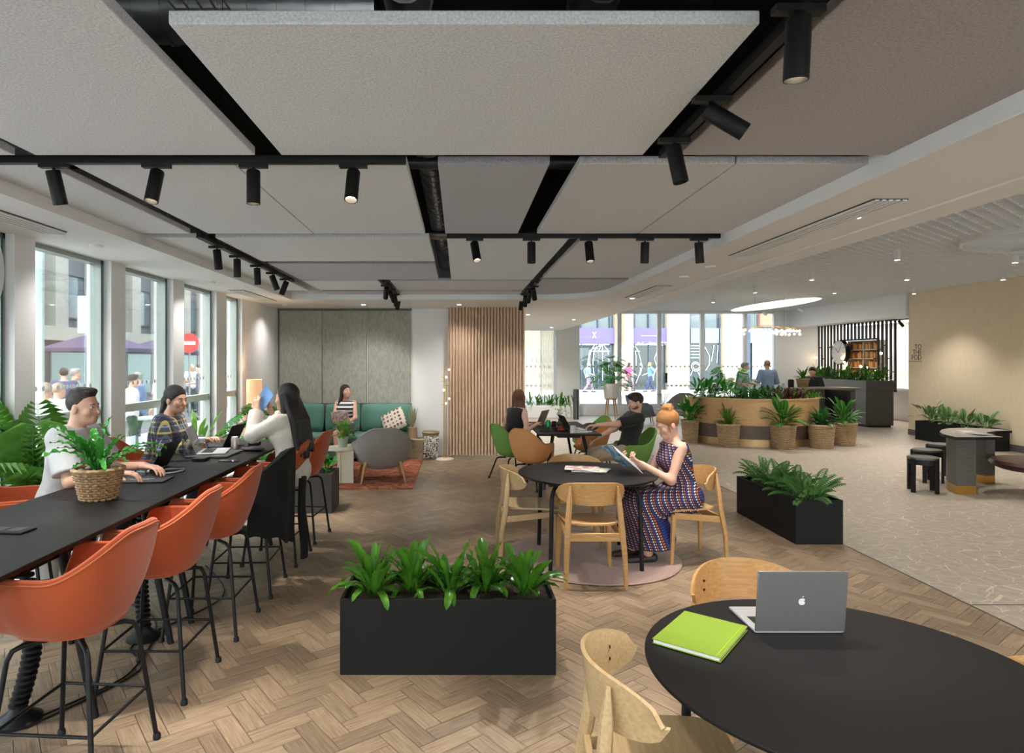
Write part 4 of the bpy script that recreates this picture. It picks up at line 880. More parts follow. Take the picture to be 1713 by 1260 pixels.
mg = thing('mug', 'white mug at the near edge of the rear table', 'mug', (1.52, 8.55, .74)); MB().lathe([(0, 0), (.037, 0), (.04, .095), (.036, .095), (.034, .008), (0, .008)], 22).build('body', mat('white glaze', (.75, .74, .72), .25), mg); MB().tube([(.038, 0, .075), (.062, 0, .07), (.062, 0, .03), (.037, 0, .022)], .006, 8).build('handle', MATS['white glaze'], mg)
va = thing('flower_jar', 'small jar of white flowers on the rear table', 'vase', (1.48, 9.3, .74)); MB().lathe([(0, 0), (.045, 0), (.06, .05), (.035, .10), (.045, .12)], 18).build('jar', mat('smoked jar', (.10, .08, .07), .2), va)
fl_ = MB()
for k in range(26): a = rng.uniform(0, 6.28); r_ = rng.uniform(.01, .12); fl_.ball((r_ * math.cos(a), r_ * math.sin(a), .17 + rng.uniform(0, .09)), .012, 6, 4); fl_.tube([(0, 0, .1), (r_ * math.cos(a), r_ * math.sin(a), .17)], .0015, 3)
tag(fl_.build('blossoms', mat('white green flowers', (.55, .62, .45), .7)), kind='stuff').parent = va
RED = mat('red wrapper', (.30, .03, .02), .5)
for i, (x, y, m, lab) in enumerate([(1.40, 8.75, RED, 'red wrapped snack by the black laptop'), (1.33, 8.85, BLACK, 'black cable bundle on the rear table'), (1.44, 9.05, RED, 'red item behind the black laptop'), (1.12, 9.75, RED, 'red glasses case on the far laptop'), (1.42, 9.45, BLACK, 'small black case beside the flower jar')]):
    b = MB()
    for k in range(4): b.ball((rng.uniform(-.04, .04), rng.uniform(-.03, .03), .018), (.03, .022, .018), 8, 6)
    o = b.build('desk_item', m); o.location = (x, y, .74); tag(o, lab, 'item')
tag(MB().box((1.36, 9.35, .741), (1.42, 9.37, .82)).build('phone', BLACK, bev=.002), 'phone propped upright by the green can', 'phone')
for i, (x, y, a) in enumerate([(1.62, 8.6, 10), (1.70, 8.66, -12)]):
    o = MB().box((-.10, -.07, 0), (.10, .07, .003)).build('paper_sheet', PAPER); o.location = (x, y, .7405 + i * .0035); o.rotation_euler = (0, 0, R(a)); tag(o, ['sheet of paper beside the white mug', 'upper sheet of paper beside the white mug'][i], 'paper')
cable([(1.10, 8.72, .745), (1.2, 8.66, .745), (1.22, 8.74, .745), (1.33, 8.68, .745)], .003, BLACK, 'black cord near the front of the rear table')
bg = MB().ball((2.12, 10.25, .58), (.20, .22, .13), 18, 12); bg.ball((2.05, 10.05, .56), (.12, .14, .09), 14, 10); tag(bg.build('rucksack', mat('black nylon', (.006, .006, .007), .7)), 'black bag lying on the empty green chair', 'bag')
# ---------------------------------------------------------------- leaves (grow from the origin toward +X)
def strap(L, w, e0, e1, wav=0, taper=.6, fold=.25, nu=12, petiole=.0, ph=0):
    """arching strap leaf: elevation runs from e0 to e1 degrees along its length"""
    pts = [Vector((0, 0, 0))]; dirs = []
    for i in range(nu):
        a = R(e0 + (e1 - e0) * (i / nu) ** 1.2); d = Vector((math.cos(a), 0, math.sin(a))); dirs.append(d); pts.append(pts[-1] + d * L / nu)
    dirs.append(dirs[-1])
    def f(u, v):
        k = min(int(u * nu + 1e-6), nu); p = pts[k]; d = dirs[k]; n = Vector((-d.z, 0, d.x)); q = 2 * v - 1
        ww = w * (max(0, (u - petiole)) / (1 - petiole)) ** .5 * max(0, 1 - u ** 3) ** taper * 1.25 if u > petiole else w * .06
        ww = max(ww, .0015); y = q * ww; return p + Vector((0, y, 0)) + n * (abs(q) * ww * fold + wav * math.sin(u * 40 + ph + q) * abs(q) * (u > .1))
    b = MB().surf(f, nu, 4); return b
def blade(L, w, stem, e0, e1, droop, taper=.5):
    return strap(L + stem, w, e0, e1, 0, taper, .18, 14, stem / (L + stem))
def monstera(stem, size, e0, droop=-25):
    b = MB(); pts = [Vector((0, 0, 0))]; n = 8
    for i in range(n): a = R(e0 - 20 * i / n); pts.append(pts[-1] + Vector((math.cos(a), 0, math.sin(a))) * stem / n)
    b.tube(pts, .004, 5); o = pts[-1]; dr = Matrix.Rotation(R(-droop), 3, 'Y')
    for s in (-1, 1):
        for k in range(6):
            t0, t1 = k / 6, (k + .78) / 6
            prof = lambda t: .62 * size * math.sin(PI * min(1, (t * .92 + .14))) ** .7
            x0, x1 = t0 * size - .12 * size, t1 * size - .12 * size; sw = .28 * size * (.2 + t0)
            v = [(x0 + .02, 0, 0), (x1 + .02, 0, 0), (x1 + sw * .8, s * prof(t1) * .55, .02 * size), (x1 + sw * 1.3, s * prof(t1), -.05 * size), (x0 + sw, s * prof(t0) * .96, -.05 * size), (x0 + sw * .5, s * prof(t0) * .5, .02 * size)]
            v = [o + dr @ Vector(q) for q in v]; b.add(v, [(0, 1, 2, 5) if s < 0 else (5, 2, 1, 0), (5, 2, 3, 4) if s < 0 else (4, 3, 2, 5)], 0, [(0, .0), (0, .0), (0, .5), (0, 1), (0, 1), (0, .5)])
    return b
def frond(L, e0, e1, nl, ll, lw):
    b = MB(); n = 14; pts = [Vector((0, 0, 0))]; D = []
    for i in range(n): a = R(e0 + (e1 - e0) * (i / n) ** 1.3); d = Vector((math.cos(a), 0, math.sin(a))); D.append(d); pts.append(pts[-1] + d * L / n)
    D.append(D[-1]); b.tube(pts, [.005 * (1 - .7 * i / n) for i in range(n + 1)], 4)
    for k in range(nl):
        t = .25 + .75 * k / nl; i = min(int(t * n), n - 1); p = pts[i].lerp(pts[i + 1], t * n - i); d = D[i]; l = ll * math.sin(PI * (.25 + .7 * (t - .25) / .75)) ** .6
        for s in (-1, 1):
            o = d * .55 + Vector((0, s * .85, 0)); o.normalize(); e = p + o * l + Vector((0, 0, -.28 * l)); m_ = p + o * l * .5 + Vector((0, 0, .05 * l)); w = Vector((d.x, 0, d.z)) * lw
            b.add([p, m_ - w, e, m_ + w], [(0, 1, 2), (0, 2, 3)])
    return b
def bushy(L, n, ll, lw, e0, e1):     # small-leaf frond
    return frond(L, e0, e1, n, ll, lw)
def plant(parent, meshes, n, m, spread=.03, sc=(.8, 1.15), tilt=8, joined=False, name='leaf', z=0, area=None, bunch=None, az=None):
    """put n leaves on the thing `parent`; separate objects or one joined part"""
    J = MB(); MS = [b.mesh(name, m) for b in meshes] if not joined else None
    for k in range(n):
        i = rng.randrange(len(meshes)); a = 2 * PI * (k * .381966 + rng.uniform(-.05, .05)) if az is None else az(); s = rng.uniform(*sc)
        if area: x, y = rng.uniform(-area[0], area[0]), rng.uniform(-area[1], area[1])
        else: r_ = rng.uniform(0, spread); x, y = r_ * math.cos(a), r_ * math.sin(a)
        M = Matrix.Translation((x, y, z)) @ Matrix.Rotation(a, 4, 'Z') @ Matrix.Rotation(R(rng.uniform(-tilt, tilt)), 4, 'Y') @ Matrix.Rotation(R(rng.uniform(-tilt, tilt)), 4, 'X') @ Matrix.Scale(s, 4)
        if joined: J.add([M @ Vector(v) for v in meshes[i].v], meshes[i].f, 0, [meshes[i].uv.get(q, (0, 0)) for q in range(len(meshes[i].v))])
        else: o = link(MS[i], name, parent); o.matrix_local = M
    if joined: o = J.build('foliage', m, parent); o['kind'] = 'stuff'; return o
LF_FERN = leafmat('fern leaf', (.012, .10, .008), (.13, .34, .03), .25, .3, ((.07, .22, .04), .10)); LF_NEST = leafmat('birds nest leaf', (.02, .14, .02), (.05, .30, .04), .25, .25, ((.10, .16, .04), .10))
LF_PALM = leafmat('palm leaf', (.05, .21, .03), (.22, .46, .08), .4, .4); LF_MON = leafmat('monstera leaf', (.015, .14, .02), (.07, .34, .05), .25, .35)
LF_DARK = leafmat('dark leaf', (.012, .07, .012), (.04, .16, .03), .35, .2); LF_PEACE = leafmat('glossy leaf', (.02, .12, .015), (.07, .26, .04), .28, .25, ((.16, .33, .08), .16))
LF_CAL = leafmat('calathea leaf', (.05, .16, .04), (.22, .36, .14), .4, .2, ((.03, .10, .03), .2)); LF_RED = leafmat('bronze leaf', (.05, .02, .02), (.10, .05, .03), .4, .2)
LF_SAGE = leafmat('small fern frond', (.05, .16, .03), (.15, .34, .10), .5, .25)

PLB = mat('black planter', (.006, .006, .0065), .6, spec=.25)
def planter(lab, x, y, w, d, h, rz=0, m=PLB, name='planter', soil=.05, t=.018):
    p = thing(name, lab, 'planter', (x, y, 0), rz); a, b = w / 2, d / 2
    q = MB(); vs = []; 
    for z, e in ((0, 0), (h, 0), (h, t), (h - soil - .02, t)):
        for sx, sy in ((-1, -1), (1, -1), (1, 1), (-1, 1)): vs.append((sx * (a - e), sy * (b - e), z))
    fs = [(3, 2, 1, 0), (12, 13, 14, 15)]
    for i in range(3):
        for k in range(4): k2 = (k + 1) % 4; fs.append((i * 4 + k, i * 4 + k2, i * 4 + 4 + k2, i * 4 + 4 + k))
    q.add(vs, fs).build('box', m, p, bev=.002, smooth=False)
    MB().surf(lambda u, v: ((2 * u - 1) * (a - t), (2 * v - 1) * (b - t), h - soil + .008 * math.sin(u * 37) * math.cos(v * 23)), 30, 12).build('soil', SOIL, p); return p
# foreground planter with five ferns
fpx, fpy = -.06, 3.675
fp = planter('long black planter in the foreground with a row of bright green ferns', fpx, fpy, 1.17, .43, .41)
FERN = [strap(L, w, e0, e1, .006, .5, .35, 12, .1, ph) for L, w, e0, e1, ph in [(.31, .034, 78, 45, 0), (.35, .040, 80, 20, 1), (.28, .036, 72, 20, 2), (.33, .040, 66, -30, 3), (.26, .036, 60, -20, 4), (.34, .032, 84, 60, 5), (.32, .032, 52, -75, 6)]]
for i, (dx, dy, w_) in enumerate([(-.43, -.03, 'at the left end'), (-.21, .02, 'second from the left'), (.01, -.02, 'in the middle'), (.21, .02, 'second from the right'), (.43, -.03, 'at the right end')]):
    f = thing('potted_fern', 'bright green strap leaved fern %s of the foreground planter' % w_, 'plant', (fpx + dx, fpy + dy, .365), rng.uniform(0, 6), 'ferns in the foreground planter')
    plant(f, FERN, 27, LF_FERN, .05, (.65, 1.02), 12)
for k in range(5):
    o = MB().ball((0, 0, 0), (.02, .016, .012), 8, 6).build('bark_chip', mat('bark', (.10, .05, .02), .8)); o.location = (fpx + rng.uniform(-.4, .4), fpy - .15, .375); tag(o, 'brown bark chip on the soil of the foreground planter', 'bark', 'bark chips in the foreground planter')
# right hand planter with feathery fronds
rp = planter('black planter with feathery green plants on the edge of the stone floor', 3.335, 6.55, .44, 1.26, .41)
SF = [bushy(L, 13, .06, .009, e0, e1) for L, e0, e1 in [(.34, 75, 5), (.30, 65, -20), (.38, 80, 20), (.28, 50, -40)]]
for i, dy in enumerate((-.45, -.15, .15, .45)):
    f = thing('feathery_plant', 'feathery arching green plant, %s in the right hand planter' % ['nearest', 'second', 'third', 'farthest'][i], 'plant', (3.335, 6.55 + dy, .36), i, 'feathery plants in the right planter'); plant(f, SF, 26, LF_SAGE, .10, (.75, 1.1), 12)
# wicker baskets
def basket(lab, x, y, z, r0, r1, h, m, grp=None, rows=14, st=22, name='wicker_basket', cat='basket'):
    b = thing(name, lab, cat, (x, y, z), rng.uniform(0, 6), grp)
    for part, ph in (('weave', 0), ('weave', 1)):
        w = MB()
        for i in range(ph, rows, 2):
            zz = h * (i + .5) / rows; r_ = r0 + (r1 - r0) * zz / h; n = st * 3; pts = []
            for k in range(n + 1): a = 2 * PI * k / n; pts.append(((r_ + .007 * math.sin(st * a + i * PI)) * math.cos(a), (r_ + .007 * math.sin(st * a + i * PI)) * math.sin(a), zz))
            w.tube(pts, h / rows * .5, 5, cap=False)
        o = w.build(part, m, b); o['kind'] = 'stuff'
    w = MB()
    for k in range(st): a = 2 * PI * k / st; w.tube([(r0 * math.cos(a), r0 * math.sin(a), .0), (r1 * math.cos(a), r1 * math.sin(a), h)], .0035, 5)
    o = w.build('stakes', m, b); o['kind'] = 'stuff'
    MB().tube([((r1 + .003) * math.cos(2 * PI * k / 40), (r1 + .003) * math.sin(2 * PI * k / 40), h + .003 * (k % 2)) for k in range(41)], h / rows * .8, 6, cap=False).build('rim', m, b)
    MB().lathe([(0, .0), (r0 - .004, 0), (r1 - .008, h * .93), (0, h * .90)], 24).build('soil', SOIL, b); return b
# fern in the basket on the bar table
bt = basket('brown wicker basket pot on the bar table', -2.04, 3.62, .92, .088, .125, .17, WICK, None, 12, 17)
MB().lathe([(0, 0), (.09, 0), (.09, .012), (0, .012)], 24, (0, 0, .0)).build('base', BLACK, bt)
NEST = [strap(L, w, e0, e1, .010, .45, .3, 22, .05, ph) for L, w, e0, e1, ph in [(.42, .026, 58, -25, 0), (.34, .032, 78, 30, 1), (.48, .024, 46, -45, 2), (.30, .034, 84, 60, 3), (.40, .026, 52, -20, 4)]]
f = thing('birds_nest_fern', 'dark green wavy leaved fern in the basket on the bar table', 'plant', (-2.04, 3.62, 1.07)); plant(f, NEST, 26, LF_NEST, .03, (.6, 1.08), 8)
for k in range(7):
    a = k * .9; o = MB().ball((0, 0, 0), (.022, .018, .012), 10, 6).build('pebble', mat('pale pebble', (.35, .30, .24), .6)); o.location = (-2.04 + .085 * math.cos(a), 3.62 + .085 * math.sin(a), 1.085); tag(o, 'pale pebble around the fern in the wicker basket', 'stone', 'pebbles in the table basket')
# baskets round the oak planter
def strapset(L, w): return [strap(L * s, w, e0, e1, 0, .5, .3, 10, .08) for s, e0, e1 in ((1, 80, 20), (.9, 65, -30), (1.1, 85, 60), (.95, 50, -60))]
def bladeset(L, w, st): return [strap((L + st) * s, w, e0, e1, 0, .55, .15, 14, st / (L + st)) for s, e0, e1 in ((1, 82, 10), (.9, 65, -15), (1.1, 86, 50), (.85, 50, -35))]
BK = [(4.82, 13.35, .13, .165, .45, 'far left wicker basket by the oak planter', 'leafy'), (5.37, 12.75, .17, .205, .43, 'second wicker basket from the left by the oak planter', 'strap'), (6.3, 12.45, .185, .225, .44, 'wicker basket before the middle of the oak planter', 'big'),
      (7.08, 12.5, .185, .225, .44, 'wicker basket at the right end of the oak planter', 'strap2'), (7.78, 12.95, .19, .235, .44, 'farthest right wicker basket, beside the oak planter', 'leafy2')]
for x, y, r0, r1, h, lab, k in BK:
    basket(lab, x, y, 0, r0, r1, h, WICK2, None, 13, 26)
    f = thing('potted_plant', {'leafy': 'broad leaved plant in the far left basket', 'strap': 'spiky grassy plant in the second basket', 'big': 'large variegated plant in the basket before the oak planter', 'strap2': 'dense upright plant in the fourth basket', 'leafy2': 'broad glossy plant in the farthest right basket'}[k], 'plant', (x, y, h - .04), rng.uniform(0, 6))
    if k == 'strap': plant(f, strapset(.42, .02), 50, LF_FERN, .06, (.6, 1.1), 8)
    elif k == 'strap2': plant(f, strapset(.38, .04), 54, LF_DARK, .07, (.7, 1.15), 8)
    elif k == 'big': plant(f, bladeset(.30, .085, .24), 56, LF_PEACE, .08, (.65, 1.2), 10)
    else: plant(f, bladeset(.26, .078, .24), 44, LF_PEACE if k == 'leafy2' else LF_MON, .06, (.65, 1.15), 10)
# curved oak planter
OPX, OPY = 6.25, 13.9
def arcpts(rx, ry, a0=180, a1=360, n=36): return [(rx * math.cos(R(a0 + (a1 - a0) * k / n)), ry * math.sin(R(a0 + (a1 - a0) * k / n))) for k in range(n + 1)]
op = thing('curved_planter', 'curved oak planter with dark base and brass plinth on the stone floor', 'planter', (OPX, OPY, 0))
def ring_prism(rx, ry, z0, z1, t, m, nm, cap=0):
    o = arcpts(rx, ry); i = arcpts(rx - t, ry - t)[::-1]; b = MB(); n = len(o)
    vs = [(x, y, z0) for x, y in o + i] + [(x, y, z1) for x, y in o + i]; N_ = 2 * n; fs = [(k, (k + 1) % N_, N_ + (k + 1) % N_, N_ + k) for k in range(N_)]
    for k in range(n - 1): fs.append((N_ + k, N_ + k + 1, N_ + N_ - 2 - k, N_ + N_ - 1 - k)); fs.append((k, N_ - 1 - k, N_ - 2 - k, k + 1))
    b.add(vs, fs).build(nm, m, op)
ring_prism(1.36, 1.42, .42, .93, .03, OAKD, 'oak_band'); ring_prism(1.385, 1.44, .925, .95, .08, OAKD, 'top_rim'); ring_prism(1.36, 1.405, .15, .42, .03, DARKW2, 'dark_band'); ring_prism(1.33, 1.36, 0, .15, .03, mat('satin brass band', (.60, .42, .22), .35, .6), 'plinth')
MB().prism(arcpts(1.33, 1.39), .80, .86).build('soil', SOIL, op); MB().box((-1.36, 0, 0), (1.36, .03, .93)).build('rear_panel', OAKD, op)
for k, (ox, oy, ml, n, mm, lab, sc_) in enumerate([(-.95, -.5, bladeset(.22, .045, .24), 150, LF_MON, 'leafy green plants at the left of the oak planter', (.6, 1.1)), (-.45, -.35, None, 16, LF_MON, 'tall split leaf monstera in the oak planter', (.8, 1.2)),
                                    (-.1, -.85, strapset(.26, .035), 170, LF_DARK, 'dark ferns along the front of the oak planter', (.5, .9)), (.45, -.8, strapset(.28, .03), 150, LF_RED, 'bronze dark foliage in the middle of the oak planter', (.6, 1)),
                                    (.85, -.55, strapset(.26, .03), 150, LF_FERN, 'bright green foliage at the right of the oak planter', (.5, .9)), (.3, -.35, strapset(.3, .035), 150, LF_DARK, 'dark foliage at the back of the oak planter', (.6, 1))]):
    f = thing('planter_foliage', lab, 'plant', (OPX + ox, OPY + oy, .89))
    if ml is None: plant(f, [monstera(.62, .17, 80), monstera(.45, .15, 65), monstera(.35, .15, 50)], 36, mm, .1, sc_, 8)
    else: plant(f, ml, n, mm, .1, sc_, 12, joined=True, area=(.38, .22), az=lambda: rng.uniform(0, 6.28))
# floor plants by the windows
def floor_plant(lab, x, y, z, ms, n, mm, sc_, joined=False, potr=.15, poth=.28, potm=None):
    p = thing('plant_pot', 'white pot of the ' + lab, 'pot', (x, y, z)); MB().lathe([(0, 0), (potr * .8, 0), (potr, poth), (potr - .012, poth), (potr * .85, poth - .03), (0, poth - .03)], 28).build('pot', potm or WHITE, p); MB().lathe([(0, poth - .029), (potr * .84, poth - .029)], 20).build('soil', SOIL, p)
    f = thing('floor_plant', lab, 'plant', (x, y, z + poth - .03), rng.uniform(0, 6)); plant(f, ms, n, mm, .03, sc_, 8, joined=joined, name='frond' if 'palm' in lab else 'leaf'); return f
PF = [frond(.85, 86, 25, 13, .34, .007), frond(.75, 80, -5, 11, .32, .007), frond(.95, 89, 45, 14, .34, .007)]
floor_plant('palm at the left edge in front of the windows', -3.1, 4.7, .0, PF, 13, LF_PALM, (.7, 1.0), potr=.16, poth=.62)
floor_plant('smaller palm behind the seated man', -3.08, 5.25, .0, PF, 12, LF_PALM, (.4, .65), potr=.12, poth=.7)
floor_plant('split leaf monstera between the bar table and the floor lamp', -2.55, 8.2, .0, [monstera(.62, .22, 82), monstera(.55, .22, 60), monstera(.45, .2, 45), monstera(.7, .2, 88)], 34, LF_MON, (.8, 1.15), potr=.17, poth=.45)
floor_plant('pale leafy plant behind the woman in plaid', -3.0, 7.3, .0, bladeset(.26, .06, .45), 34, LF_PALM, (.7, 1.1), potr=.15, poth=.45)
floor_plant('tall monstera on a wooden stand before the rear window', 4.42, 18.6, .62, [monstera(.7, .20, 85), monstera(.55, .2, 62), monstera(.45, .2, 35), monstera(.35, .18, 10)], 40, LF_MON, (.85, 1.35), potr=.24, poth=.42)
s = thing('plant_stand', 'wooden stand under the white monstera pot', 'plant stand', (4.42, 18.6, 0))
for a in (45, 135, 225, 315): MB().tube([(.13 * math.cos(R(a)), .13 * math.sin(R(a)), .62), (.22 * math.cos(R(a)), .22 * math.sin(R(a)), 0)], [.022, .014], 8).build('leg', OAK, s)
MB().lathe([(0, .58), (.17, .58), (.17, .62), (0, .62)], 20).build('ring', OAK, s)
# hexagonal / box planter at the end of the bar table
dp = planter('dark grey planter at the far end of the bar table', -1.78, 7.35, .72, .44, .44, 0, mat('charcoal planter', (.045, .042, .042), .6))
f = thing('trailing_plant', 'green trailing pothos in the charcoal planter', 'plant', (-1.75, 7.35, .40)); plant(f, bladeset(.14, .055, .12), 46, LF_MON, .2, (.7, 1.2), 12, area=(.3, .15), az=lambda: rng.uniform(0, 6.28))
# planter along the right wall
planter('long black planter against the beige wall with variegated plants', 10.12, 12.95, .42, 1.9, .41)
CAL = bladeset(.17, .062, .14)
for i, dy in enumerate((-.7, -.25, .2, .65)):
    f = thing('variegated_plant', 'variegated round leaved plant, %s in the planter at the beige wall' % ['nearest', 'second', 'third', 'farthest'][i], 'plant', (10.06, 12.95 + dy, .37)); plant(f, CAL, 26, LF_CAL, .12, (.8, 1.3), 14)
f = thing('dark_leaf_plant', 'single dark burgundy leaves rising at the far end of the wall planter', 'plant', (10.05, 13.75, .37)); plant(f, bladeset(.16, .06, .3), 7, LF_RED, .05, (.9, 1.2), 8)
f = thing('low_foliage', 'low grassy plants in the white planter under the sheer window', 'plant', (2.8, 19.27, .33)); plant(f, strapset(.40, .03), 90, LF_FERN, .1, (.6, 1.1), 10, joined=True, area=(.75, .1), az=lambda: rng.uniform(0, 6.28))
# pothos on the small side table
pt = thing('plant_pot', 'grey green stone pot on the small cream side table', 'pot', (-1.64, 9.03, .487)); MB().lathe([(0, 0), (.055, 0), (.085, .14), (.075, .145), (.07, .12), (0, .12)], 24).build('pot', mat('sage stoneware', (.42, .45, .38), .6), pt)
f = thing('pothos', 'bright green pothos in the grey pot on the side table', 'plant', (-1.64, 9.03, .60)); plant(f, bladeset(.10, .040, .14), 60, LF_PALM, .05, (.7, 1.25), 12)
# ---------------------------------------------------------------- lounge corner
sd = thing('side_table', 'cream slab sided small table holding the pot plant', 'table', (-1.66, 9.02, 0))
MB().lathe([(0, .455), (.235, .455), (.24, .46), (.24, .482), (.235, .487), (0, .487)], 40).build('tabletop', CREAM, sd); MB().box((-.02, -.20, 0), (.02, .20, .455)).build('panel', CREAM, sd); MB().box((.02, -.19, 0), (.20, -.155, .455)).build('panel', CREAM, sd)
ctb = thing('coffee_table', 'round pale oak coffee table before the sofa', 'table', (-1.62, 9.75, 0)); MB().lathe([(0, .36), (.34, .36), (.35, .37), (.35, .395), (0, .395)], 40).build('tabletop', OAKG, ctb)
for a in (30, 150, 270): MB().tube([(.2 * math.cos(R(a)), .2 * math.sin(R(a)), .36), (.26 * math.cos(R(a)), .26 * math.sin(R(a)), .016)], .018, 8).build('leg', OAKG, ctb)
lp = thing('floor_lamp', 'floor lamp with a lit fabric cylinder shade in the window corner', 'lamp', (-3.08, 9.62, 0))
MB().surf(lambda u, v: (.115 * math.cos(2 * PI * u), .115 * math.sin(2 * PI * u), 1.02 + .40 * v), 32, 1, closed_u=True).build('lamp_shade', mat('linen shade', (.62, .42, .27), .9, emit=((1, .55, .28), .35), bump=(200, .001)), lp)
MB().tube([(0, 0, 0), (0, 0, 1.15)], .012, 8).build('pole', BRASS, lp); MB().lathe([(0, 0), (.14, 0), (.14, .02), (0, .025)], 24).build('base', BRASS, lp)
pl_ = bpy.data.lights.new('bulb', 'POINT'); pl_.energy = 12; pl_.color = (1, .7, .4); pl_.shadow_soft_size = .05; o = bpy.data.objects.new('bulb', pl_); COL.objects.link(o); o.parent = lp; o.location = (0, 0, 1.22)
pc = thing('boucle_armchair', 'pale pink boucle tub chair back beside the floor lamp', 'armchair', (-2.85, 10.1, 0), R(-60)); BOU = mat('pale boucle', (.50, .38, .32), .95, bump=(60, .01), nz=(60, (.60, .48, .42), .2))
MB().lathe([(0, .1), (.30, .1), (.33, .2), (.33, .42), (.28, .45), (0, .45)], 28).build('seat', BOU, pc); MB().surf(lambda u, v: (.33 * math.cos(PI + PI * u), .33 * math.sin(PI + PI * u), .3 + .5 * v * (.75 + .25 * math.sin(PI * u))), 30, 6, th=.08).build('backrest', BOU, pc)
for a in (45, 135, 225, 315): MB().tube([(.2 * math.cos(R(a)), .2 * math.sin(R(a)), .12), (.22 * math.cos(R(a)), .22 * math.sin(R(a)), 0)], .018, 8).build('leg', OAK, pc)
bl = thing('branch_floor_lamp', 'slim brass branching floor lamp on a round white base by the curtain', 'lamp', (-.24, 11.0, 0))
MB().lathe([(0, 0), (.15, 0), (.155, .01), (.15, .025), (0, .03)], 36).build('base', CREAM, bl)
for dx, h in ((-.02, 1.62), (.015, 1.45)): MB().tube([(dx, 0, .02), (dx, 0, h)], .009, 8).build('pole', BRASS, bl)
for z, s in ((1.55, 1), (1.42, -1), (1.28, 1), (1.05, 1), (.95, -1), (1.35, -1)): MB().tube([(0, 0, z), (s * .07, 0, z)], .005, 6).build('arm', BRASS, bl)
for x, z in ((.07, 1.55), (.02, 1.42), (-.02, 1.2), (.07, 1.05), (.015, .97)): MB().ball((x, -.01, z), .018, 12, 8).build('globe', mat('lit globe', (.9, .8, .6), .3, emit=((1, .8, .5), 3)), bl)
# baskets and grasses by the white wall
b1 = basket('pale woven basket leaning by the white wall', -.68, 11.15, 0, .10, .15, .34, mat('pale seagrass', (.50, .42, .28), .8), None, 12, 20)
b2 = basket('taller woven basket behind the patterned throw', -.50, 11.28, 0, .10, .13, .44, mat('brown seagrass', (.36, .28, .17), .8), None, 14, 20)
tag(MB().surf(lambda u, v: (-.62 + .26 * u + .006 * math.sin(v * 20), 11.03 - .02 * math.sin(PI * v) + .004 * math.sin(u * 40), .40 - .37 * v), 24, 18, th=.01).build('throw', mat('black and white woven throw', (.70, .66, .60), .9, nz=(30, (.06, .055, .05), .04), stretch=(1, 1, 3))), 'black and white fringed throw hanging over the basket', 'throw')
v3 = thing('dried_grass_vase', 'tan vase of dried pampas grass by the white wall', 'vase', (-.82, 11.2, .0)); MB().lathe([(0, 0), (.09, 0), (.10, .3), (.08, .5), (.085, .54), (0, .54)], 20).build('vase', mat('tan ceramic', (.42, .30, .18), .7), v3)
gs = MB()
for k in range(40):
    a = rng.uniform(0, 6.28); l = rng.uniform(.15, .42); r_ = rng.uniform(.02, .10); e = (r_ * math.cos(a), r_ * math.sin(a), .5 + l); gs.tube([(0, 0, .5), (e[0] * .6, e[1] * .6, .5 + l * .6), e], [.002, .009, .003], 5)
tag(gs.build('grasses', mat('dried green grass', (.34, .34, .22), .9), v3), kind='stuff')
# ---------------------------------------------------------------- right hand furniture
ht = thing('notched_table', 'pale topped table with curved edge and round notch by the beige wall', 'table', (0, 0, 0))
P = [(6.28, 8.09), (6.88, 8.09), (6.90, 8.28), (6.99, 8.48), (7.14, 8.64), (7.36, 8.78), (7.66, 8.86), (7.62, 9.02), (7.30, 9.22), (7.0, 9.15), (6.75, 8.95), (6.52, 8.68), (6.36, 8.40)]
def shift(P, c): return [(x - c[0], y - c[1]) for x, y in P]
ht.location = (6.9, 8.6, 0); c0 = (6.9, 8.6); Pt = shift(P, c0)
MB().prism(Pt, .70, .735).prism([(x * .998, y * .998) for x, y in Pt], .735, .739, 1).build('tabletop', [BLACK, mat('pale grey laminate', (.30, .27, .255), .4)], ht, smooth=False)
L1 = shift([(6.33, 8.14), (6.58, 8.14), (6.66, 8.42), (6.80, 8.66), (6.72, 8.78), (6.56, 8.62), (6.42, 8.40)], c0); L2 = shift([(7.28, 8.84), (7.44, 8.88), (7.42, 9.04), (7.26, 9.0)], c0)
for L_ in (L1, L2): l = MB().prism(L_, .11, .70).build('leg', DARKW, ht, smooth=False); MB().prism([(x * 1.002, y * 1.002) for x, y in L_], 0, .11).build('brass_plinth', mat('satin brass', (.55, .30, .07), .3, .8), l, smooth=False)
for i, (x, y, a, c) in enumerate([(6.72, 8.5, 20, 0), (6.85, 8.62, -15, 1), (6.78, 8.35, 5, 2)]):
    o = MB().box((-.09, -.12, 0), (.09, .12, .005)).build('magazine', [PAPER, COV[c]]); o.data.polygons[1].material_index = 1; o.location = (x, y, .7405 + .006 * i); o.rotation_euler = (0, 0, R(a)); tag(o, 'loose magazine, %s on the notched table' % ['lowest', 'second', 'topmost'][i], 'magazine', 'magazines on the notched table')
for i, (x, y, lab) in enumerate([(6.04, 8.33, 'nearest low black stool beside the notched table'), (6.60, 9.02, 'middle low black stool half under the notched table'), (7.25, 9.62, 'farthest low black stool behind the notched table')]):
    if i == 0:
        s0 = thing('low_stool', lab, 'stool', (x, y, 0), R(20), 'black stools at the notched table'); MB().lathe([(0, .425), (.17, .425), (.175, .43), (.175, .452), (.17, .456), (0, .456)], 32).build('seat', mat('grey stool pad', (.11, .105, .10), .5), s0)
        MB().lathe([(.155, .36), (.172, .36), (.172, .425), (.155, .425)], 32).build('apron', BLACK, s0)
        for a in (0, 90, 180, 270): M = Matrix.Rotation(R(a), 4, 'Z'); MB().cbox((.178, 0, .22), (.028, .05, .44)).xf(M).build('leg', BLACK, s0, bev=.003)
    else: dup(s0, (x, y, 0), R(20 + 25 * i), lab)
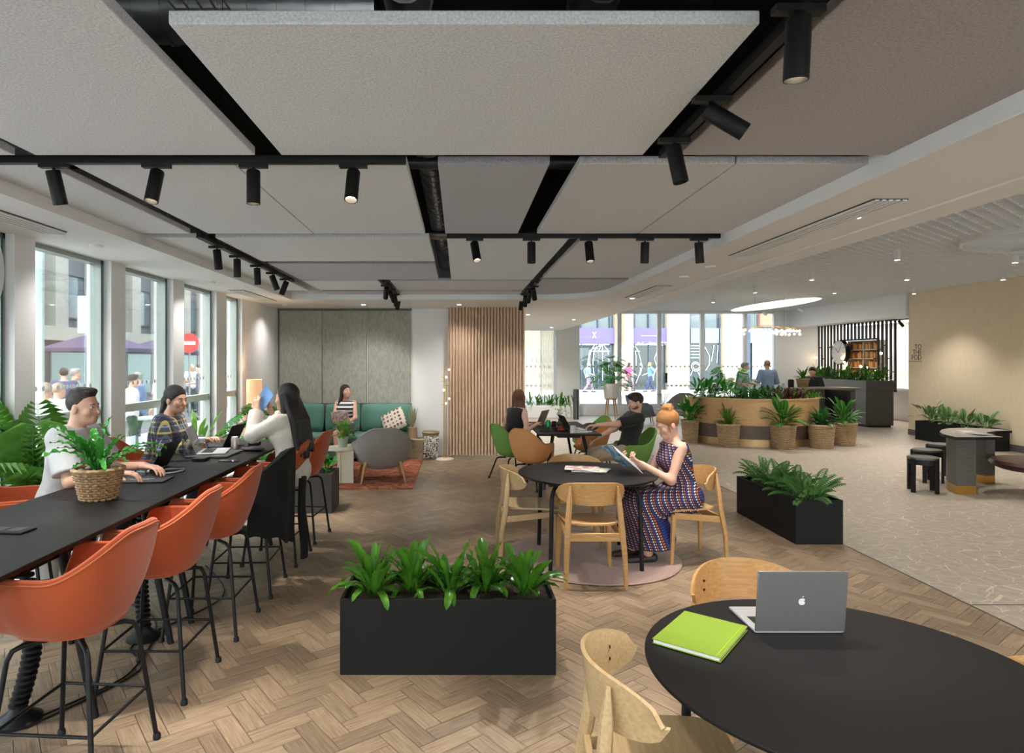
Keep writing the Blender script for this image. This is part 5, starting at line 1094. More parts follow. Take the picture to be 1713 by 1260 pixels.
be = thing('round_bench', 'round brown leather bench on a brass stem at the right edge', 'bench', (7.38, 7.95, 0))
MB().lathe([(0, .33), (.52, .335), (.60, .37), (.625, .41), (.60, .445), (.5, .455), (0, .455)], 64).build('seat', mat('brown leather', (.055, .022, .015), .35, bump=(120, .001)), be)
MB().lathe([(0, .1), (.17, .1), (.17, .335), (0, .335)], 32).build('stem', mat('satin brass', (.55, .30, .07)), be); MB().lathe([(0, 0), (.175, 0), (.175, .1), (0, .1)], 32).build('base', BLACK, be)
# TO THE POD lettering on the beige wall
INK = mat('brown black lettering', (.07, .05, .035), .6)
ws = thing('wall_sign', 'TO THE POD lettering with an underline on the beige wall', 'sign', (10.398, 14.4, 1.9))
for i, s in enumerate(('TO', 'THE', 'POD')): textm(s, .155, INK, 'lettering', ws, axes((0, -.02, .07 - i * .12), (0, -1, 0), (0, 0, 1)), .001, 'RIGHT')
MB().box((-.004, -.02, -.215), (0, .40, -.205)).build('underline', INK, ws)
# ---------------------------------------------------------------- counter with planting, slatted screen
bc = thing('reception_counter', 'dark timber panelled counter with planting on top, before the slatted screen', 'counter', (10.8, 17.9, 0))
MB().box((-.34, -1.5, .04), (.34, 1.5, .95)).build('body', DARKW, bc); MB().box((-.38, -1.53, .95), (.38, 1.53, 1.19)).build('top_band', DARKW, bc, bev=.004); MB().box((-.28, -1.48, 0), (.28, 1.48, .04)).build('plinth', BLACK, bc)
for k in range(5): MB().box((-.355, -1.48 + k * .6, .06), (-.34, -.90 + k * .6, .93)).build('panel', DARKW, bc, bev=.003)
for i, (dy, mm) in enumerate(((-1.2, LF_FERN), (-.6, LF_DARK), (0, LF_FERN), (.6, LF_DARK), (1.2, LF_FERN))):
    f = thing('counter_foliage', ['spiky green plant at the near end of the counter', 'dark plant second from the near end of the counter', 'green plant at the middle of the counter', 'dark plant toward the far end of the counter', 'green plant at the far end of the counter'][i], 'plant', (10.85, 17.9 + dy, 1.14)); plant(f, strapset(.40, .03), 60, mm, .1, (.6, 1.2), 10, joined=True, area=(.2, .25), az=lambda: rng.uniform(0, 6.28))
scn = thing('slatted_screen', 'black vertical slatted timber screen with a square opening', 'screen', (11.25, 18.25, 0))
ys = np.linspace(-1.75, 1.75, 22)
for k, y in enumerate(ys):
    inop = -1.0 < y < .45
    MB().box((-.018, y - .03, 2.30 if inop else .9), (.018, y + .03, 2.77)).build('slat', BLACK, scn)
    if not inop: MB().box((-.015, y, 1.4 + .35 * (k % 3)), (.015, min(y + .17, 1.78), 1.43 + .35 * (k % 3))).build('spacer', BLACK, scn)
MB().box((-.06, -1.8, 2.77), (.06, 1.8, 2.81)).build('top_rail', BLACK, scn); MB().box((-.06, -1.05, 2.28), (.06, .5, 2.32)).build('opening_frame', BLACK, scn)
GW = mat('warm lit back wall', (.75, .72, .68), .8)
sb = thing('shelf_unit', 'pigeonhole shelf unit with orange lit books in the screen opening', 'shelf', (11.5, 18.0, 0))
MB().box((.0, -.75, 1.25), (.03, .68, 2.25)).build('back_panel', mat('shelf back', (.35, .2, .1), .7), sb)
for z in np.linspace(1.25, 2.25, 5): MB().box((-.15, -.75, z), (.0, .68, z + .025)).build('shelf', mat('pale shelf', (.5, .45, .42), .5), sb)
for y in (-.75, -.05, .66): MB().box((-.15, y, 1.25), (.0, y + .03, 2.27)).build('divider', mat('pale shelf', (.5, .45, .42), .5), sb)
AMB = mat('amber book', (.55, .22, .05), .6, nz=(20, (.7, .35, .1), .2)); AM2 = mat('brown book', (.20, .10, .05), .6)
for r_ in range(4):
    for c in range(2):
        for q in range(6):
            o = MB().box((-.12, 0, 0), (-.02, .07 + .03 * (q % 2), .15 + .03 * ((q + r_) % 2))).build('book', AMB if (q + r_ + c) % 3 else AM2, smooth=False); o.location = (11.5, 17.29 + c * .70 + q * .105, 1.276 + r_ * .25); tag(o, '%s book in the %s pigeonholes, %s row from the bottom, %s along' % ('amber' if (q + r_ + c) % 3 else 'brown', ['right', 'left'][c], ['first', 'second', 'third', 'fourth'][r_], ['first', 'second', 'third', 'fourth', 'fifth', 'sixth'][q]), 'book', 'books in the pigeonhole shelves')
ck = thing('wall_clock', 'round white clock hung on the slatted screen', 'clock', (11.16, 18.75, 1.95))
def ydisc(r, x0, x1): b = MB().lathe([(0, 0), (r, 0), (r, x1 - x0), (0, x1 - x0)], 40); b.xf(Matrix.Translation((x1, 0, 0)) @ Matrix.Rotation(R(-90), 4, 'Y')); return b
ydisc(.36, -.03, .08).build('case', BLACK, ck); ydisc(.335, -.04, -.03).build('face', mat('clock face', (.85, .84, .80), .5), ck)
for a, l, w in ((50, .18, .012), (-35, .26, .008)): MB().cbox((-.045, l / 2 * math.sin(R(a)), l / 2 * math.cos(R(a))), (.004, w, l), Matrix.Rotation(R(-a), 3, 'X')).build('hand', BLACK, ck)
for k in range(12): MB().cbox((-.042, .29 * math.sin(R(30 * k)), .29 * math.cos(R(30 * k))), (.003, .012, .04), Matrix.Rotation(R(-30 * k), 3, 'X')).build('hour_mark', BLACK, ck)
GLOBE = mat('warm lit globe', (.95, .85, .6), .3, emit=((1, .72, .38), 14))
for i, (y, z) in enumerate([(19.8, 1.80), (18.45, 1.78), (18.35, 1.66), (18.3, 1.48), (17.6, 1.55), (17.35, 1.52), (17.0, 1.42), (16.75, 1.9), (19.5, 1.5), (18.9, 1.38)]):
    g = thing('globe_lamp', 'small glowing globe lamp before the slatted screen, ' + ['at its far left', 'beside the clock', 'just under the clock edge', 'low beside the clock', 'before the pigeonholes', 'right of the pigeonholes', 'lowest at the right', 'highest at the right end', 'low at the far left', 'lowest in the middle'][i], 'lamp', (11.05, y, z), 0, 'glowing globes by the slatted screen'); MB().ball((0, 0, 0), .032, 12, 8).build('globe', GLOBE, g); MB().tube([(0, 0, -.03), (0, 0, -.25)], .005, 5).build('stem', BRASS, g)
sp_ = bpy.data.lights.new('screen_backlight', 'AREA'); sp_.energy = 40; sp_.size = .3; sp_.shape = 'RECTANGLE'; sp_.size_y = 3.2; sp_.color = (1, .9, .78)
kl = thing('kitchen_light', 'long ceiling light strip behind the slatted screen', 'ceiling light', (12.0, 18.2, 2.78)); MB().box((-.06, -1.6, -.02), (.06, 1.6, 0)).build('diffuser', mat('lit strip', (.9, .9, .9), .5, emit=((1, .95, .88), 6)), kl); o = bpy.data.objects.new('strip_lamp', sp_); COL.objects.link(o); o.parent = kl; o.location = (0, 0, -.03)
tag(MB().box((12.28, 15.0, .9), (12.58, 19, .94)).build('kitchen_worktop', WHITE), 'pale worktop in the kitchen behind the screen', 'worktop')
tspk = thing('track_spotlight', 'black spotlight in the gap right of the slatted screen', 'spotlight', (11.0, 16.0, 2.72)); MB().box((-.02, -.5, 0), (.02, .5, .03)).build('track', BLACK, tspk); MB().tube([(0, 0, -.02), (.02, -.12, -.16)], .035, 12).build('barrel', BLACK, tspk)
# desk near the men, pot basket on it
de = thing('standing_desk', 'dark curved reception desk behind the oak planter', 'desk', (8.9, 16.1, 0)); MB().box((-.75, -.35, 1.0), (1.0, .35, 1.04)).build('desktop', mat('pale grey laminate', (.3, .27, .255)), de, bev=.01); MB().box((-.65, -.28, 0), (.9, .25, 1.0)).build('body', DARKW, de); MB().box((.1, -1.3, 0), (.16, -.36, 1.0)).build('side_panel', BLACK, de)
basket('wicker pot on the reception desk', 8.65, 16.1, 1.04, .10, .14, .20, WICK2, None, 8, 18)
f = thing('desk_plant', 'spiky green plant on the reception desk', 'plant', (8.65, 16.1, 1.2)); plant(f, strapset(.34, .03), 26, LF_FERN, .03, (.7, 1.15), 8)
for i, (x, y) in enumerate([(8.2, 16.2), (8.32, 16.1), (8.42, 16.25)]): tumbler(x, y, 1.04, 'small glass on the reception desk', .035, .09)
for o in [o for o in COL.objects if o.get('label') == 'small glass on the reception desk']: o['group'] = 'glasses on the reception desk'
tag(MB().lathe([(0, 0), (.07, 0), (.07, .18), (.05, .2), (0, .2)], 18).build('coffee_flask', BLACK), 'black flask beside the man in the blue shirt', 'flask').location = (8.3, 16.0, 1.04)
hc = thing('high_counter', 'high table edge behind the oak planter where two men stand', 'table', (8.0, 18.2, 0)); MB().box((-.9, -.25, 1.02), (.8, .25, 1.06)).build('tabletop', CREAM, hc, bev=.005)
for x in (-.8, .7): MB().box((x - .03, -.2, 0), (x + .03, .2, 1.02)).build('leg', SILV, hc)
# chandelier
ch = thing('branch_chandelier', 'brass branch chandelier with many small glowing globes', 'chandelier', (7.35, 15.2, 2.42), R(8))
MB().tube([(-.75, 0, .06), (.0, .05, .12), (.8, 0, .05)], .008, 6).build('arm', BRASS, ch)
for x in (-.35, .4): MB().tube([(x, 0, .09), (x, 0, .83)], .002, 4).build('cable', BLACK, ch)
for k in range(54):
    x = rng.uniform(-.78, .82); y = rng.uniform(-.16, .16); z = rng.uniform(-.10, .02); b = MB().tube([(x * .97, y * .2, .08), (x, y, z)], .0025, 4).build('twig', BRASS, ch); MB().ball((x, y, z), .026, 10, 7).build('globe', mat('white lit globe', (.95, .92, .85), .3, emit=((1, .88, .7), 5)), b)
# seating near the rear window
rc = shell_chair('lounge', 'pale grey lounge chair by the rear window', mat('pale grey upholstery', (.30, .30, .31), .9), mat('pale grey upholstery', (.3, .3, .31))); rc.location = (6.25, 17.9, 0); rc.rotation_euler = (0, 0, R(150))
bc2 = shell_chair('lounge', 'blue grey lounge chair beyond the seated man', mat('blue grey upholstery', (.12, .15, .19), .9), mat('blue grey upholstery', (.12, .15, .19))); bc2.location = (4.9, 17.2, 0); bc2.rotation_euler = (0, 0, R(-100))
cs = thing('concrete_stand', 'pale concrete block stand with a small potted orchid', 'stand', (5.62, 17.6, 0)); MB().box((-.15, -.15, 0), (.15, .15, .38)).build('block', mat('concrete', (.42, .42, .40), .8, nz=(20, (.5, .5, .48), .2)), cs, bev=.005)
op2 = thing('small_pot', 'small pot with an orchid on the concrete stand', 'pot', (5.62, 17.6, .38)); MB().lathe([(0, 0), (.06, 0), (.08, .12), (0, .11)], 18).build('pot', mat('brown grey pot', (.25, .22, .2), .6), op2)
for k in range(6): a = k * 1.05; MB().tube([(0, 0, .1), (.1 * math.cos(a), .06 * math.sin(a), .3), (.16 * math.cos(a), .09 * math.sin(a), .42)], [.004, .004, .012], 5).build('stem', LF_DARK, op2)
# ---------------------------------------------------------------- people: signed distance bodies turned into one mesh
def V(*a): return np.array(a, float)
def cap(a, b, r1, r2, k=.03, clip=()): return ('c', np.array(a, float), np.array(b, float), r1, r2, k, clip)
def ell(c, r, Rm=None, k=.03, clip=()): return ('e', np.array(c, float), np.array(r, float), np.eye(3) if Rm is None else Rm, 0, k, clip)
def poly(prims, res):
    lo = np.full(3, 1e9); hi = -lo; bb = []
    for p in prims:
        if p[0] == 'c': r = max(p[3], p[4]); a = np.minimum(p[1], p[2]) - r; b = np.maximum(p[1], p[2]) + r
        else: r = p[2].max(); a = p[1] - r; b = p[1] + r
        bb.append((a, b)); lo = np.minimum(lo, a); hi = np.maximum(hi, b)
    lo -= res * 3; hi += res * 3; n = np.ceil((hi - lo) / res).astype(int) + 1; F = np.full(n, .2, np.float32)
    for p, (a, b) in zip(prims, bb):
        pad = p[5] * 1.2 + res * 2; i0 = np.maximum(0, ((a - pad - lo) / res).astype(int)); i1 = np.minimum(n, ((b + pad - lo) / res).astype(int) + 2)
        ax = [lo[k] + res * np.arange(i0[k], i1[k]) for k in range(3)]; X, Y, Z = np.meshgrid(*ax, indexing='ij', sparse=False)
        P = np.stack([X, Y, Z], -1)
        if p[0] == 'c':
            d = p[2] - p[1]; L = max(d @ d, 1e-9); t = np.clip(((P - p[1]) @ d) / L, 0, 1); D = np.linalg.norm(P - p[1] - t[..., None] * d, axis=-1) - (p[3] + (p[4] - p[3]) * t)
        else:
            q = (P - p[1]) @ p[3]; k0 = np.linalg.norm(q / p[2], axis=-1); k1 = np.linalg.norm(q / p[2] ** 2, axis=-1); D = k0 * (k0 - 1) / np.maximum(k1, 1e-6)
        for o, nr in p[6]: D = np.maximum(D, (P - o) @ nr)
        s = (slice(i0[0], i1[0]), slice(i0[1], i1[1]), slice(i0[2], i1[2])); f = F[s]; k = p[5]
        if k > 0: h = np.maximum(k - np.abs(f - D), 0) / k; F[s] = np.minimum(f, D) - h * h * k * .25
        else: F[s] = np.minimum(f, D)
    S = F < 0; c = [slice(0, -1), slice(1, None)]; cnt = np.zeros(n - 1, np.int32); acc = np.zeros(tuple(n - 1) + (3,), np.float32)
    cor = [(i, j, k) for i in (0, 1) for j in (0, 1) for k in (0, 1)]
    for a in cor:
        for axx in range(3):
            if a[axx]: continue
            b = list(a); b[axx] = 1; fa = F[c[a[0]], c[a[1]], c[a[2]]]; fb = F[c[b[0]], c[b[1]], c[b[2]]]; m = (fa < 0) != (fb < 0)
            t = np.where(m, fa / np.where(m, fa - fb, 1), 0)
            for q in range(3): acc[..., q] += np.where(m, a[q] + (t if q == axx else 0), 0)
            cnt += m
    act = cnt > 0; idx = -np.ones(n - 1, np.int64); idx[act] = np.arange(act.sum()); cell = np.argwhere(act)
    vs = lo + res * (cell + acc[act] / cnt[act][:, None]); quads = []
    for axx in range(3):
        s0 = [slice(None)] * 3; s1 = [slice(None)] * 3; s0[axx] = slice(0, -1); s1[axx] = slice(1, None); A, B = S[tuple(s0)], S[tuple(s1)]; e = np.argwhere(A != B); fl = A[tuple(e.T)]
        u, v = [(1, 2), (2, 0), (0, 1)][axx]; ok = (e[:, u] > 0) & (e[:, v] > 0) & (e[:, u] < n[u] - 1) & (e[:, v] < n[v] - 1); e = e[ok]; fl = fl[ok]
        def g(du, dv): w = e.copy(); w[:, u] -= du; w[:, v] -= dv; return idx[tuple(w.T)]
        Q = np.stack([g(1, 1), g(0, 1), g(0, 0), g(1, 0)], 1); Q[~fl] = Q[~fl][:, ::-1]; quads.append(Q)
    return vs, np.concatenate(quads)
def skinned(groups, name, m, parent):
    vs = []; fs = []; o = 0
    for prims, res in groups: v, f = poly(prims, res); vs.append(v); fs.append(f + o); o += len(v)
    v = np.concatenate(vs); f = np.concatenate(fs); me = bpy.data.meshes.new(name); me.vertices.add(len(v)); me.vertices.foreach_set('co', v.astype(np.float32).ravel())
    me.loops.add(len(f) * 4); me.polygons.add(len(f)); me.loops.foreach_set('vertex_index', f.astype(np.int32).ravel()); me.polygons.foreach_set('loop_start', np.arange(0, len(f) * 4, 4, dtype=np.int32))
    me.update(calc_edges=True); me.validate(); me.polygons.foreach_set('use_smooth', [True] * len(me.polygons)); me.materials.append(m); me.update(); return link(me, name, parent)
def unit(v): v = np.array(v, float); return v / max(np.linalg.norm(v), 1e-9)
def ik(a, b, l1, l2, hint):
    d = b - a; L = np.linalg.norm(d); L2 = min(L, (l1 + l2) * .995); b = a + d / L * L2; x = (l1 * l1 - l2 * l2 + L2 * L2) / (2 * L2); h = max(l1 * l1 - x * x, 0) ** .5
    hh = np.array(hint, float); hh = hh - unit(d) * (hh @ unit(d)); return a + unit(d) * x + unit(hh) * h, b
def rotm(yaw=0, pitch=0, roll=0): return np.array((Matrix.Rotation(R(yaw), 3, 'Z') @ Matrix.Rotation(R(pitch), 3, 'X') @ Matrix.Rotation(R(roll), 3, 'Y')))
def hand(w, d, n, side, curl=.5, s=1.0):
    """w wrist, d finger direction, n palm normal (fingers curl towards it), side +1 when the thumb lies on d x n"""
    d = unit(d); n = unit(n - d * (np.array(n) @ d)); t = np.cross(d, n) * side; P = []
    for q in (-.026, -.009, .009, .026): P.append(cap(w + t * q * .6 * s, w + d * .088 * s + t * q * s, .0125 * s, .0105 * s, .012))
    for q, l, c in ((.029, .064, 1), (.010, .074, .95), (-.009, .069, 1.05), (-.027, .052, 1.15)):
        b0 = w + d * .090 * s + t * q * s; a = curl * c; dirs = [d * math.cos(a * x) + n * math.sin(a * x) for x in (.5, 1.2, 1.8)]; r = .0085 * s
        for dd, f in zip(dirs, (.42, .32, .26)): b1 = b0 + dd * l * f * s * 1.1; P.append(cap(b0, b1, r, r * .93, .004)); b0 = b1; r *= .93
    b0 = w + d * .022 * s + t * .026 * s; td = unit(d * .55 + t * .75 + n * .35); b1 = b0 + td * .042 * s; b2 = b1 + unit(d * .9 + t * .2 + n * .45) * .034 * s; P += [cap(b0, b1, .0125 * s, .0095 * s, .008), cap(b1, b2, .0095 * s, .008 * s, .004)]
    return P
def human(name, lab, loc, rz, J, cl, skin=None, res=.011, female=False, sc=1.0, detail=True, cat='person', group=None):
    """J: pelvis, lean(deg), side lean, wristL/R, ankleL/R, head=(yaw,pitch), hints; all local, facing +Y"""
    skin = skin or SKIN; t = thing(name, lab, cat, loc, rz, group); t.scale = (sc, sc, sc)
    P = V(*J['pelvis']); ln = R(J.get('lean', 0)); sl = R(J.get('side', 0)); up = unit([math.sin(sl), math.sin(ln), math.cos(ln)]); tw = R(J.get('twist', 0))
    lat = unit(np.cross(np.array([-math.sin(tw), math.cos(tw), 0]), up)); fw = np.cross(up, lat); sw = .165 if female else .19; f_ = .9 if female else 1.0
    Cx = P + up * .30; N = P + up * .485 + fw * -.005; shz = P + up * .43; sh = {s: shz + lat * s * (sw - .02) for s in (-1, 1)}; Hc = N + up * .09 + np.array([0, 0, .05]) + fw * .03
    yaw, pit = J.get('head', (0, 0)); HR = rotm(yaw + J.get('twist', 0) * .0, pit); hp = lambda x, y, z: Hc + HR @ np.array([x, y, z])
    arms = {}; legs = {}
    for s, k in ((-1, 'L'), (1, 'R')):
        w = V(*J['wrist' + k]); e, w = ik(sh[s], w, .285, .255, J.get('hint' + k, (s * .5, -.6, -1))); arms[s] = (sh[s], e, w)
        h = P + lat * s * .085 - np.array([0, 0, .02]); a = V(*J['ankle' + k]); kn, a = ik(h, a, .43, .41, J.get('knee' + k, (0, 1, .25))); legs[s] = (h, kn, a)
    def torso(g, k=.05):
        R3 = np.stack([lat, fw, up], 1); o = [ell(P + up * .01, (.155 * (1.04 if female else 1) + g, .115 + g, .12 + g), R3, k), ell(P + up * .17, (.132 * f_ + g, .098 + g, .16 + g), R3, k), ell(P + up * .33, (.16 * f_ + g, .108 + g, .15 + g), R3, k),
             cap(sh[-1] + lat * .03, sh[1] - lat * .03, .058 * f_ + g, .058 * f_ + g, k)]
        if female: o += [ell(P + up * .32 + fw * .075 + lat * s * .065, (.062 + g, .058 + g, .06 + g), R3, k) for s in (-1, 1)]
        return o
    def armp(g, s, to=2.0, k=.03, loose=0):
        a, e, w = arms[s]; m = e + unit(w - e) * .06; o = []
        if to <= 1: q = a + (e - a) * to; return [cap(a, q, .052 * f_ + g, .044 * f_ + g + loose, k, ((q, unit(e - a)),))]
        o = [cap(a, e, .050 * f_ + g, .039 * f_ + g, k)]; end = e + (w - e) * min(1, to - 1); r1 = .040 + (.026 - .040) * (to - 1)
        o.append(cap(e, end, .040 * f_ + g, r1 * f_ + g + loose, k, ((end, unit(w - e)),) if to < 2 or g > 0 else ())); return o
    def legp(g, s, to=2.0, k=.035, loose=0):
        h, kn, a = legs[s]
        if to <= 1: q = h + (kn - h) * to; return [cap(h, q, .085 + g, .070 + g + loose, k, ((q, unit(kn - h)),))]
        o = [cap(h, kn, .085 + g, .058 + g + loose * .5, k)]; end = kn + (a - kn) * min(1, to - 1); o.append(cap(kn, end, .056 + g + loose * .4, .037 + g + loose, k, ((end, unit(a - kn)),) if g > 0 else ())); return o
    body = torso(0); neck = [cap(N - up * .05, hp(0, -.022, -.045), .056 * f_, .050 * f_, .03)]
    for s in (-1, 1):
        body += armp(0, s) + legp(0, s); h, kn, a = legs[s]; fd = unit(J.get('foot' + ('L' if s < 0 else 'R'), (s * .12, 1, 0))); body += [cap(a + np.array([0, 0, -.035]) - fd * .03, a + fd * .15 + np.array([0, 0, -.055]), .030, .020, .02)]
        mc = kn + (a - kn) * .28 - unit(np.cross(np.cross(a - kn, [0, 1, .3]), a - kn)) * 0; body.append(ell(mc, (.048, .048, .09), None, .03))
    head = [ell(hp(0, -.014, .035), (.0735, .092, .086), HR, .02), ell(hp(0, .020, -.022), (.060, .070, .085), HR, .03), ell(hp(0, .040, -.080), (.040, .040, .030), HR, .03),
            cap(hp(0, .082, .008), hp(0, .106, -.030), .008, .0125, .012), cap(hp(-.030, .076, .020), hp(.030, .076, .020), .010, .010, .015), cap(hp(-.016, .085, -.060), hp(.016, .085, -.060), .009, .009, .012),
            cap(hp(-.012, .072, -.085), hp(.012, .072, -.085), .014, .014, .02)] + [ell(hp(s * .076, -.008, -.012), (.010, .020, .031), HR, .006) for s in (-1, 1)] + [ell(hp(s * .040, .060, -.028), (.022, .022, .025), HR, .02) for s in (-1, 1)]
    G = [(body + neck, res), (head + [cap(N - up * .02, hp(0, -.022, -.045), .054 * f_, .049 * f_, .03)], res * (.55 if detail else 1))]
    for s, k in ((-1, 'L'), (1, 'R')):
        a, e, w = arms[s]; fd = J.get('finger' + k, tuple(w - e)); pn = J.get('palm' + k, (0, 0, -1)); P_ = hand(w + unit(w - e) * .0, fd, np.array(pn, float), J.get('thumb' + k, -s), J.get('curl', .5), .95 if female else 1.05)
        G.append((P_ + [cap(e + (w - e) * .8, w + unit(fd) * .01, .028 * f_, .024 * f_, .02)], .0042 if detail else .009))
    skinned(G, 'body', skin, t)
    b = t
    if detail:
        e_ = MB(); p_ = MB(); l_ = MB(); br = MB()
        for s in (-1, 1): e_.ball(hp(s * .029, .0755, .004), (.0125, .0105, .008), 12, 8); p_.ball(hp(s * .029, .0845, .004), (.0055, .003, .006), 10, 6); br.tube([hp(s * .014, .087, .022), hp(s * .03, .086, .027), hp(s * .045, .074, .021)], [.003, .0035, .002], 6)
        if J.get('eyes', 1): e_.build('eyes', EYEW, t); p_.build('pupils', EYED, t)
        br.build('eyebrows', cl['hair'][1], t); l_.tube([hp(-.022, .083, -.060), hp(0, .0955, -.058), hp(.022, .083, -.060)], [.002, .005, .002], 8); l_.build('lips', LIPM, t)
    # hair
    st, hm = cl['hair']; g = .012; H = []
    face = (hp(0, .052, .030), HR @ unit([0, 1, -.9])); low = (hp(0, 0, -.045), HR @ unit([0, .35, -1])); ear = (hp(0, .01, 0), HR @ unit([0, 1, -.25]))
    if st == 'short': H = [ell(hp(0, -.018, .040), (.081, .097, .092), HR, .01, (face, (hp(0, 0, -.03), HR @ unit([0, .7, -1])))), ell(hp(0, .035, .100), (.058, .058, .032), HR, .03)]
    elif st == 'crop': H = [ell(hp(0, -.018, .037), (.0775, .095, .088), HR, .01, (face, (hp(0, 0, -.02), HR @ unit([0, .7, -1]))))]
    elif st == 'quiff': H = [ell(hp(0, -.018, .036), (.0755, .094, .088), HR, .01, ((hp(0, .045, .055), HR @ unit([0, 1, -.7])), (hp(0, 0, .0), HR @ unit([0, .7, -1])))), ell(hp(0, -.008, .092), (.058, .082, .040), HR, .02), ell(hp(0, .050, .108), (.046, .034, .022), HR, .02)]
    else:
        H = [ell(hp(0, -.020, .038), (.085, .100, .094), HR, .01, (face, (hp(0, .035, 0), HR @ unit([0, 1, -.15])) if st in ('long', 'bob') else low))]
        if st == 'long':
            L = cl.get('hairlen', .35); bk = N - fw * .11; H += [cap(hp(s * .068, -.01, .02), N + lat * s * .085 - fw * .03 - np.array([0, 0, .10]), .030, .024, .02) for s in (-1, 1)]
            for q in (-.075, -.05, -.025, 0, .025, .05, .075): H += [cap(hp(q * .95, -.07 + abs(q) * .5, .03), bk + lat * q * 1.1 - np.array([0, 0, .05]), .033, .030, .012), cap(bk + lat * q * 1.1 - np.array([0, 0, .05]), N - fw * .165 + lat * q * 1.2 - np.array([0, 0, L - abs(q) * .8 + .02 * math.sin(q * 90)]), .030, .024, .008)]
        if st == 'bob':
            for q in (-.07, -.035, 0, .035, .07): H.append(cap(hp(q, -.07 + abs(q) * .6, .02), hp(q * 1.15, -.075 + abs(q) * .5, -.18 - cl.get('hairlen', 0)), .034, .024, .02))
        if st == 'side':
            for q in (0, 1, 2): H.append(cap(hp(.05, -.05 + q * .02, 0), N + lat * (.085 + .02 * q) + fw * (.06 + .02 * q) - np.array([0, 0, .16]), .032, .018, .02))
        if st == 'pony': H += [ell(hp(0, -.12, -.02), (.035, .04, .045), HR, .02), cap(hp(0, -.12, -.03), N - fw * .09 - np.array([0, 0, .03]), .030, .015, .02)]
        if st == 'bun':
            H += [ell(hp(0, -.055, .125), (.050, .050, .044), HR, .015)] + [cap(hp(.04 * math.cos(a), -.055 + .045 * math.sin(a), .115), hp(.045 * math.cos(a + 1.2), -.055 + .04 * math.sin(a + 1.2), .145), .014, .012, .004) for a in (0, 1.5, 3, 4.5)] + [cap(hp(s * .075, .03, -.0), hp(s * .07, .035, -.07), .006, .003, .01) for s in (-1, 1)]
    skinned([(H, .006 if detail else .012)], 'hair', hm, t)
    if cl.get('beard'): skinned([([ell(hp(0, .020, -.055), (.0635, .069, .060), HR, .01, ((hp(0, .05, -.055), HR @ unit([0, .45, 1])), (hp(0, -.025, 0), HR @ unit([0, -1, -.1]))))], .005)], 'beard', cl['beard'], t)
    # clothes
    tp = cl['top']; to = cl.get('sleeve', .55); gg = cl.get('g', .013); T = torso(gg); top_clip = ((N - up * cl.get('neck', .012), up),)
    T = [p[:6] + ((top_clip) if True else (),) for p in T]
    if cl.get('hem') is not None: hm_ = (P + up * cl['hem'], -up); T = [p[:6] + (p[6] + (hm_,),) for p in T]
    for s in (-1, 1):
        if to > 0: T += armp(gg, s, to, .03, cl.get('loose', .008))
    skinned([(T, res)], 'dress' if cl.get('dress') else ('shirt' if not female else 'top'), tp, t)
    if cl.get('dress'):
        S_ = torso(gg)[:2]
        for s in (-1, 1):
            h, kn, a = legs[s]; S_ += [cap(h, kn, .125, .105, .06), cap(kn, a + np.array([0, -.04, .04]), .110, .15, .07, ((a + np.array([0, 0, .045]), np.array([0, 0, -1.])),))]
        (h1, k1, a1), (h2, k2, a2) = legs[-1], legs[1]; m1, m2, m3 = (h1 + h2) / 2, (k1 + k2) / 2, (a1 + a2) / 2; S_ += [cap(m1, m2, .11, .09, .06), cap(m2, m3 + np.array([0, 0, .08]), .095, .12, .06, ((m3 + np.array([0, 0, .045]), np.array([0, 0, -1.])),)), cap(m2 - np.array([0, .12, .05]), m3 + np.array([0, -.18, .10]), .09, .13, .07, ((m3 + np.array([0, 0, .045]), np.array([0, 0, -1.])),))]
        skinned([(S_, res)], 'skirt', tp, t)
    elif cl.get('bottom'):
        B = [p[:6] + (((P + up * .11, up),),) for p in torso(.010)[:2]]
        for s in (-1, 1): B += legp(.012, s, cl.get('leg', 1.93), .035, cl.get('lloose', .016))
        skinned([(B, res)], 'skirt' if cl.get('leg', 2) < 1 else 'trousers', cl['bottom'], t)
    for s, k in ((-1, 'L'), (1, 'R')):
        h, kn, a = legs[s]; fd = unit(J.get('foot' + k, (s * .12, 1, 0))); o = [cap(a + np.array([0, 0, -.040]) - fd * .045, a + fd * .165 + np.array([0, 0, -.058]), .040, .030, .02, ((a + np.array([0, 0, -.09]), np.array([0, 0, -1.])), (a + np.array([0, 0, .01]), np.array([0, 0, 1.]))))]
        skinned([(o, .008)], 'shoe', cl.get('shoe', BLACK), t)
    return t
def seated(seat, **k):
    d = dict(pelvis=(0, 0, seat + .10), lean=6, wristL=(-.16, .38, seat + .28), wristR=(.16, .38, seat + .28), ankleL=(-.11, .42, .09), ankleR=(.11, .42, .09)); d.update(k); return d
def standing(**k):
    d = dict(pelvis=(0, 0, .93), lean=2, wristL=(-.26, .05, .86), wristR=(.26, .05, .86), ankleL=(-.10, .0, .09), ankleR=(.10, .0, .09), eyes=1); d.update(k); return d
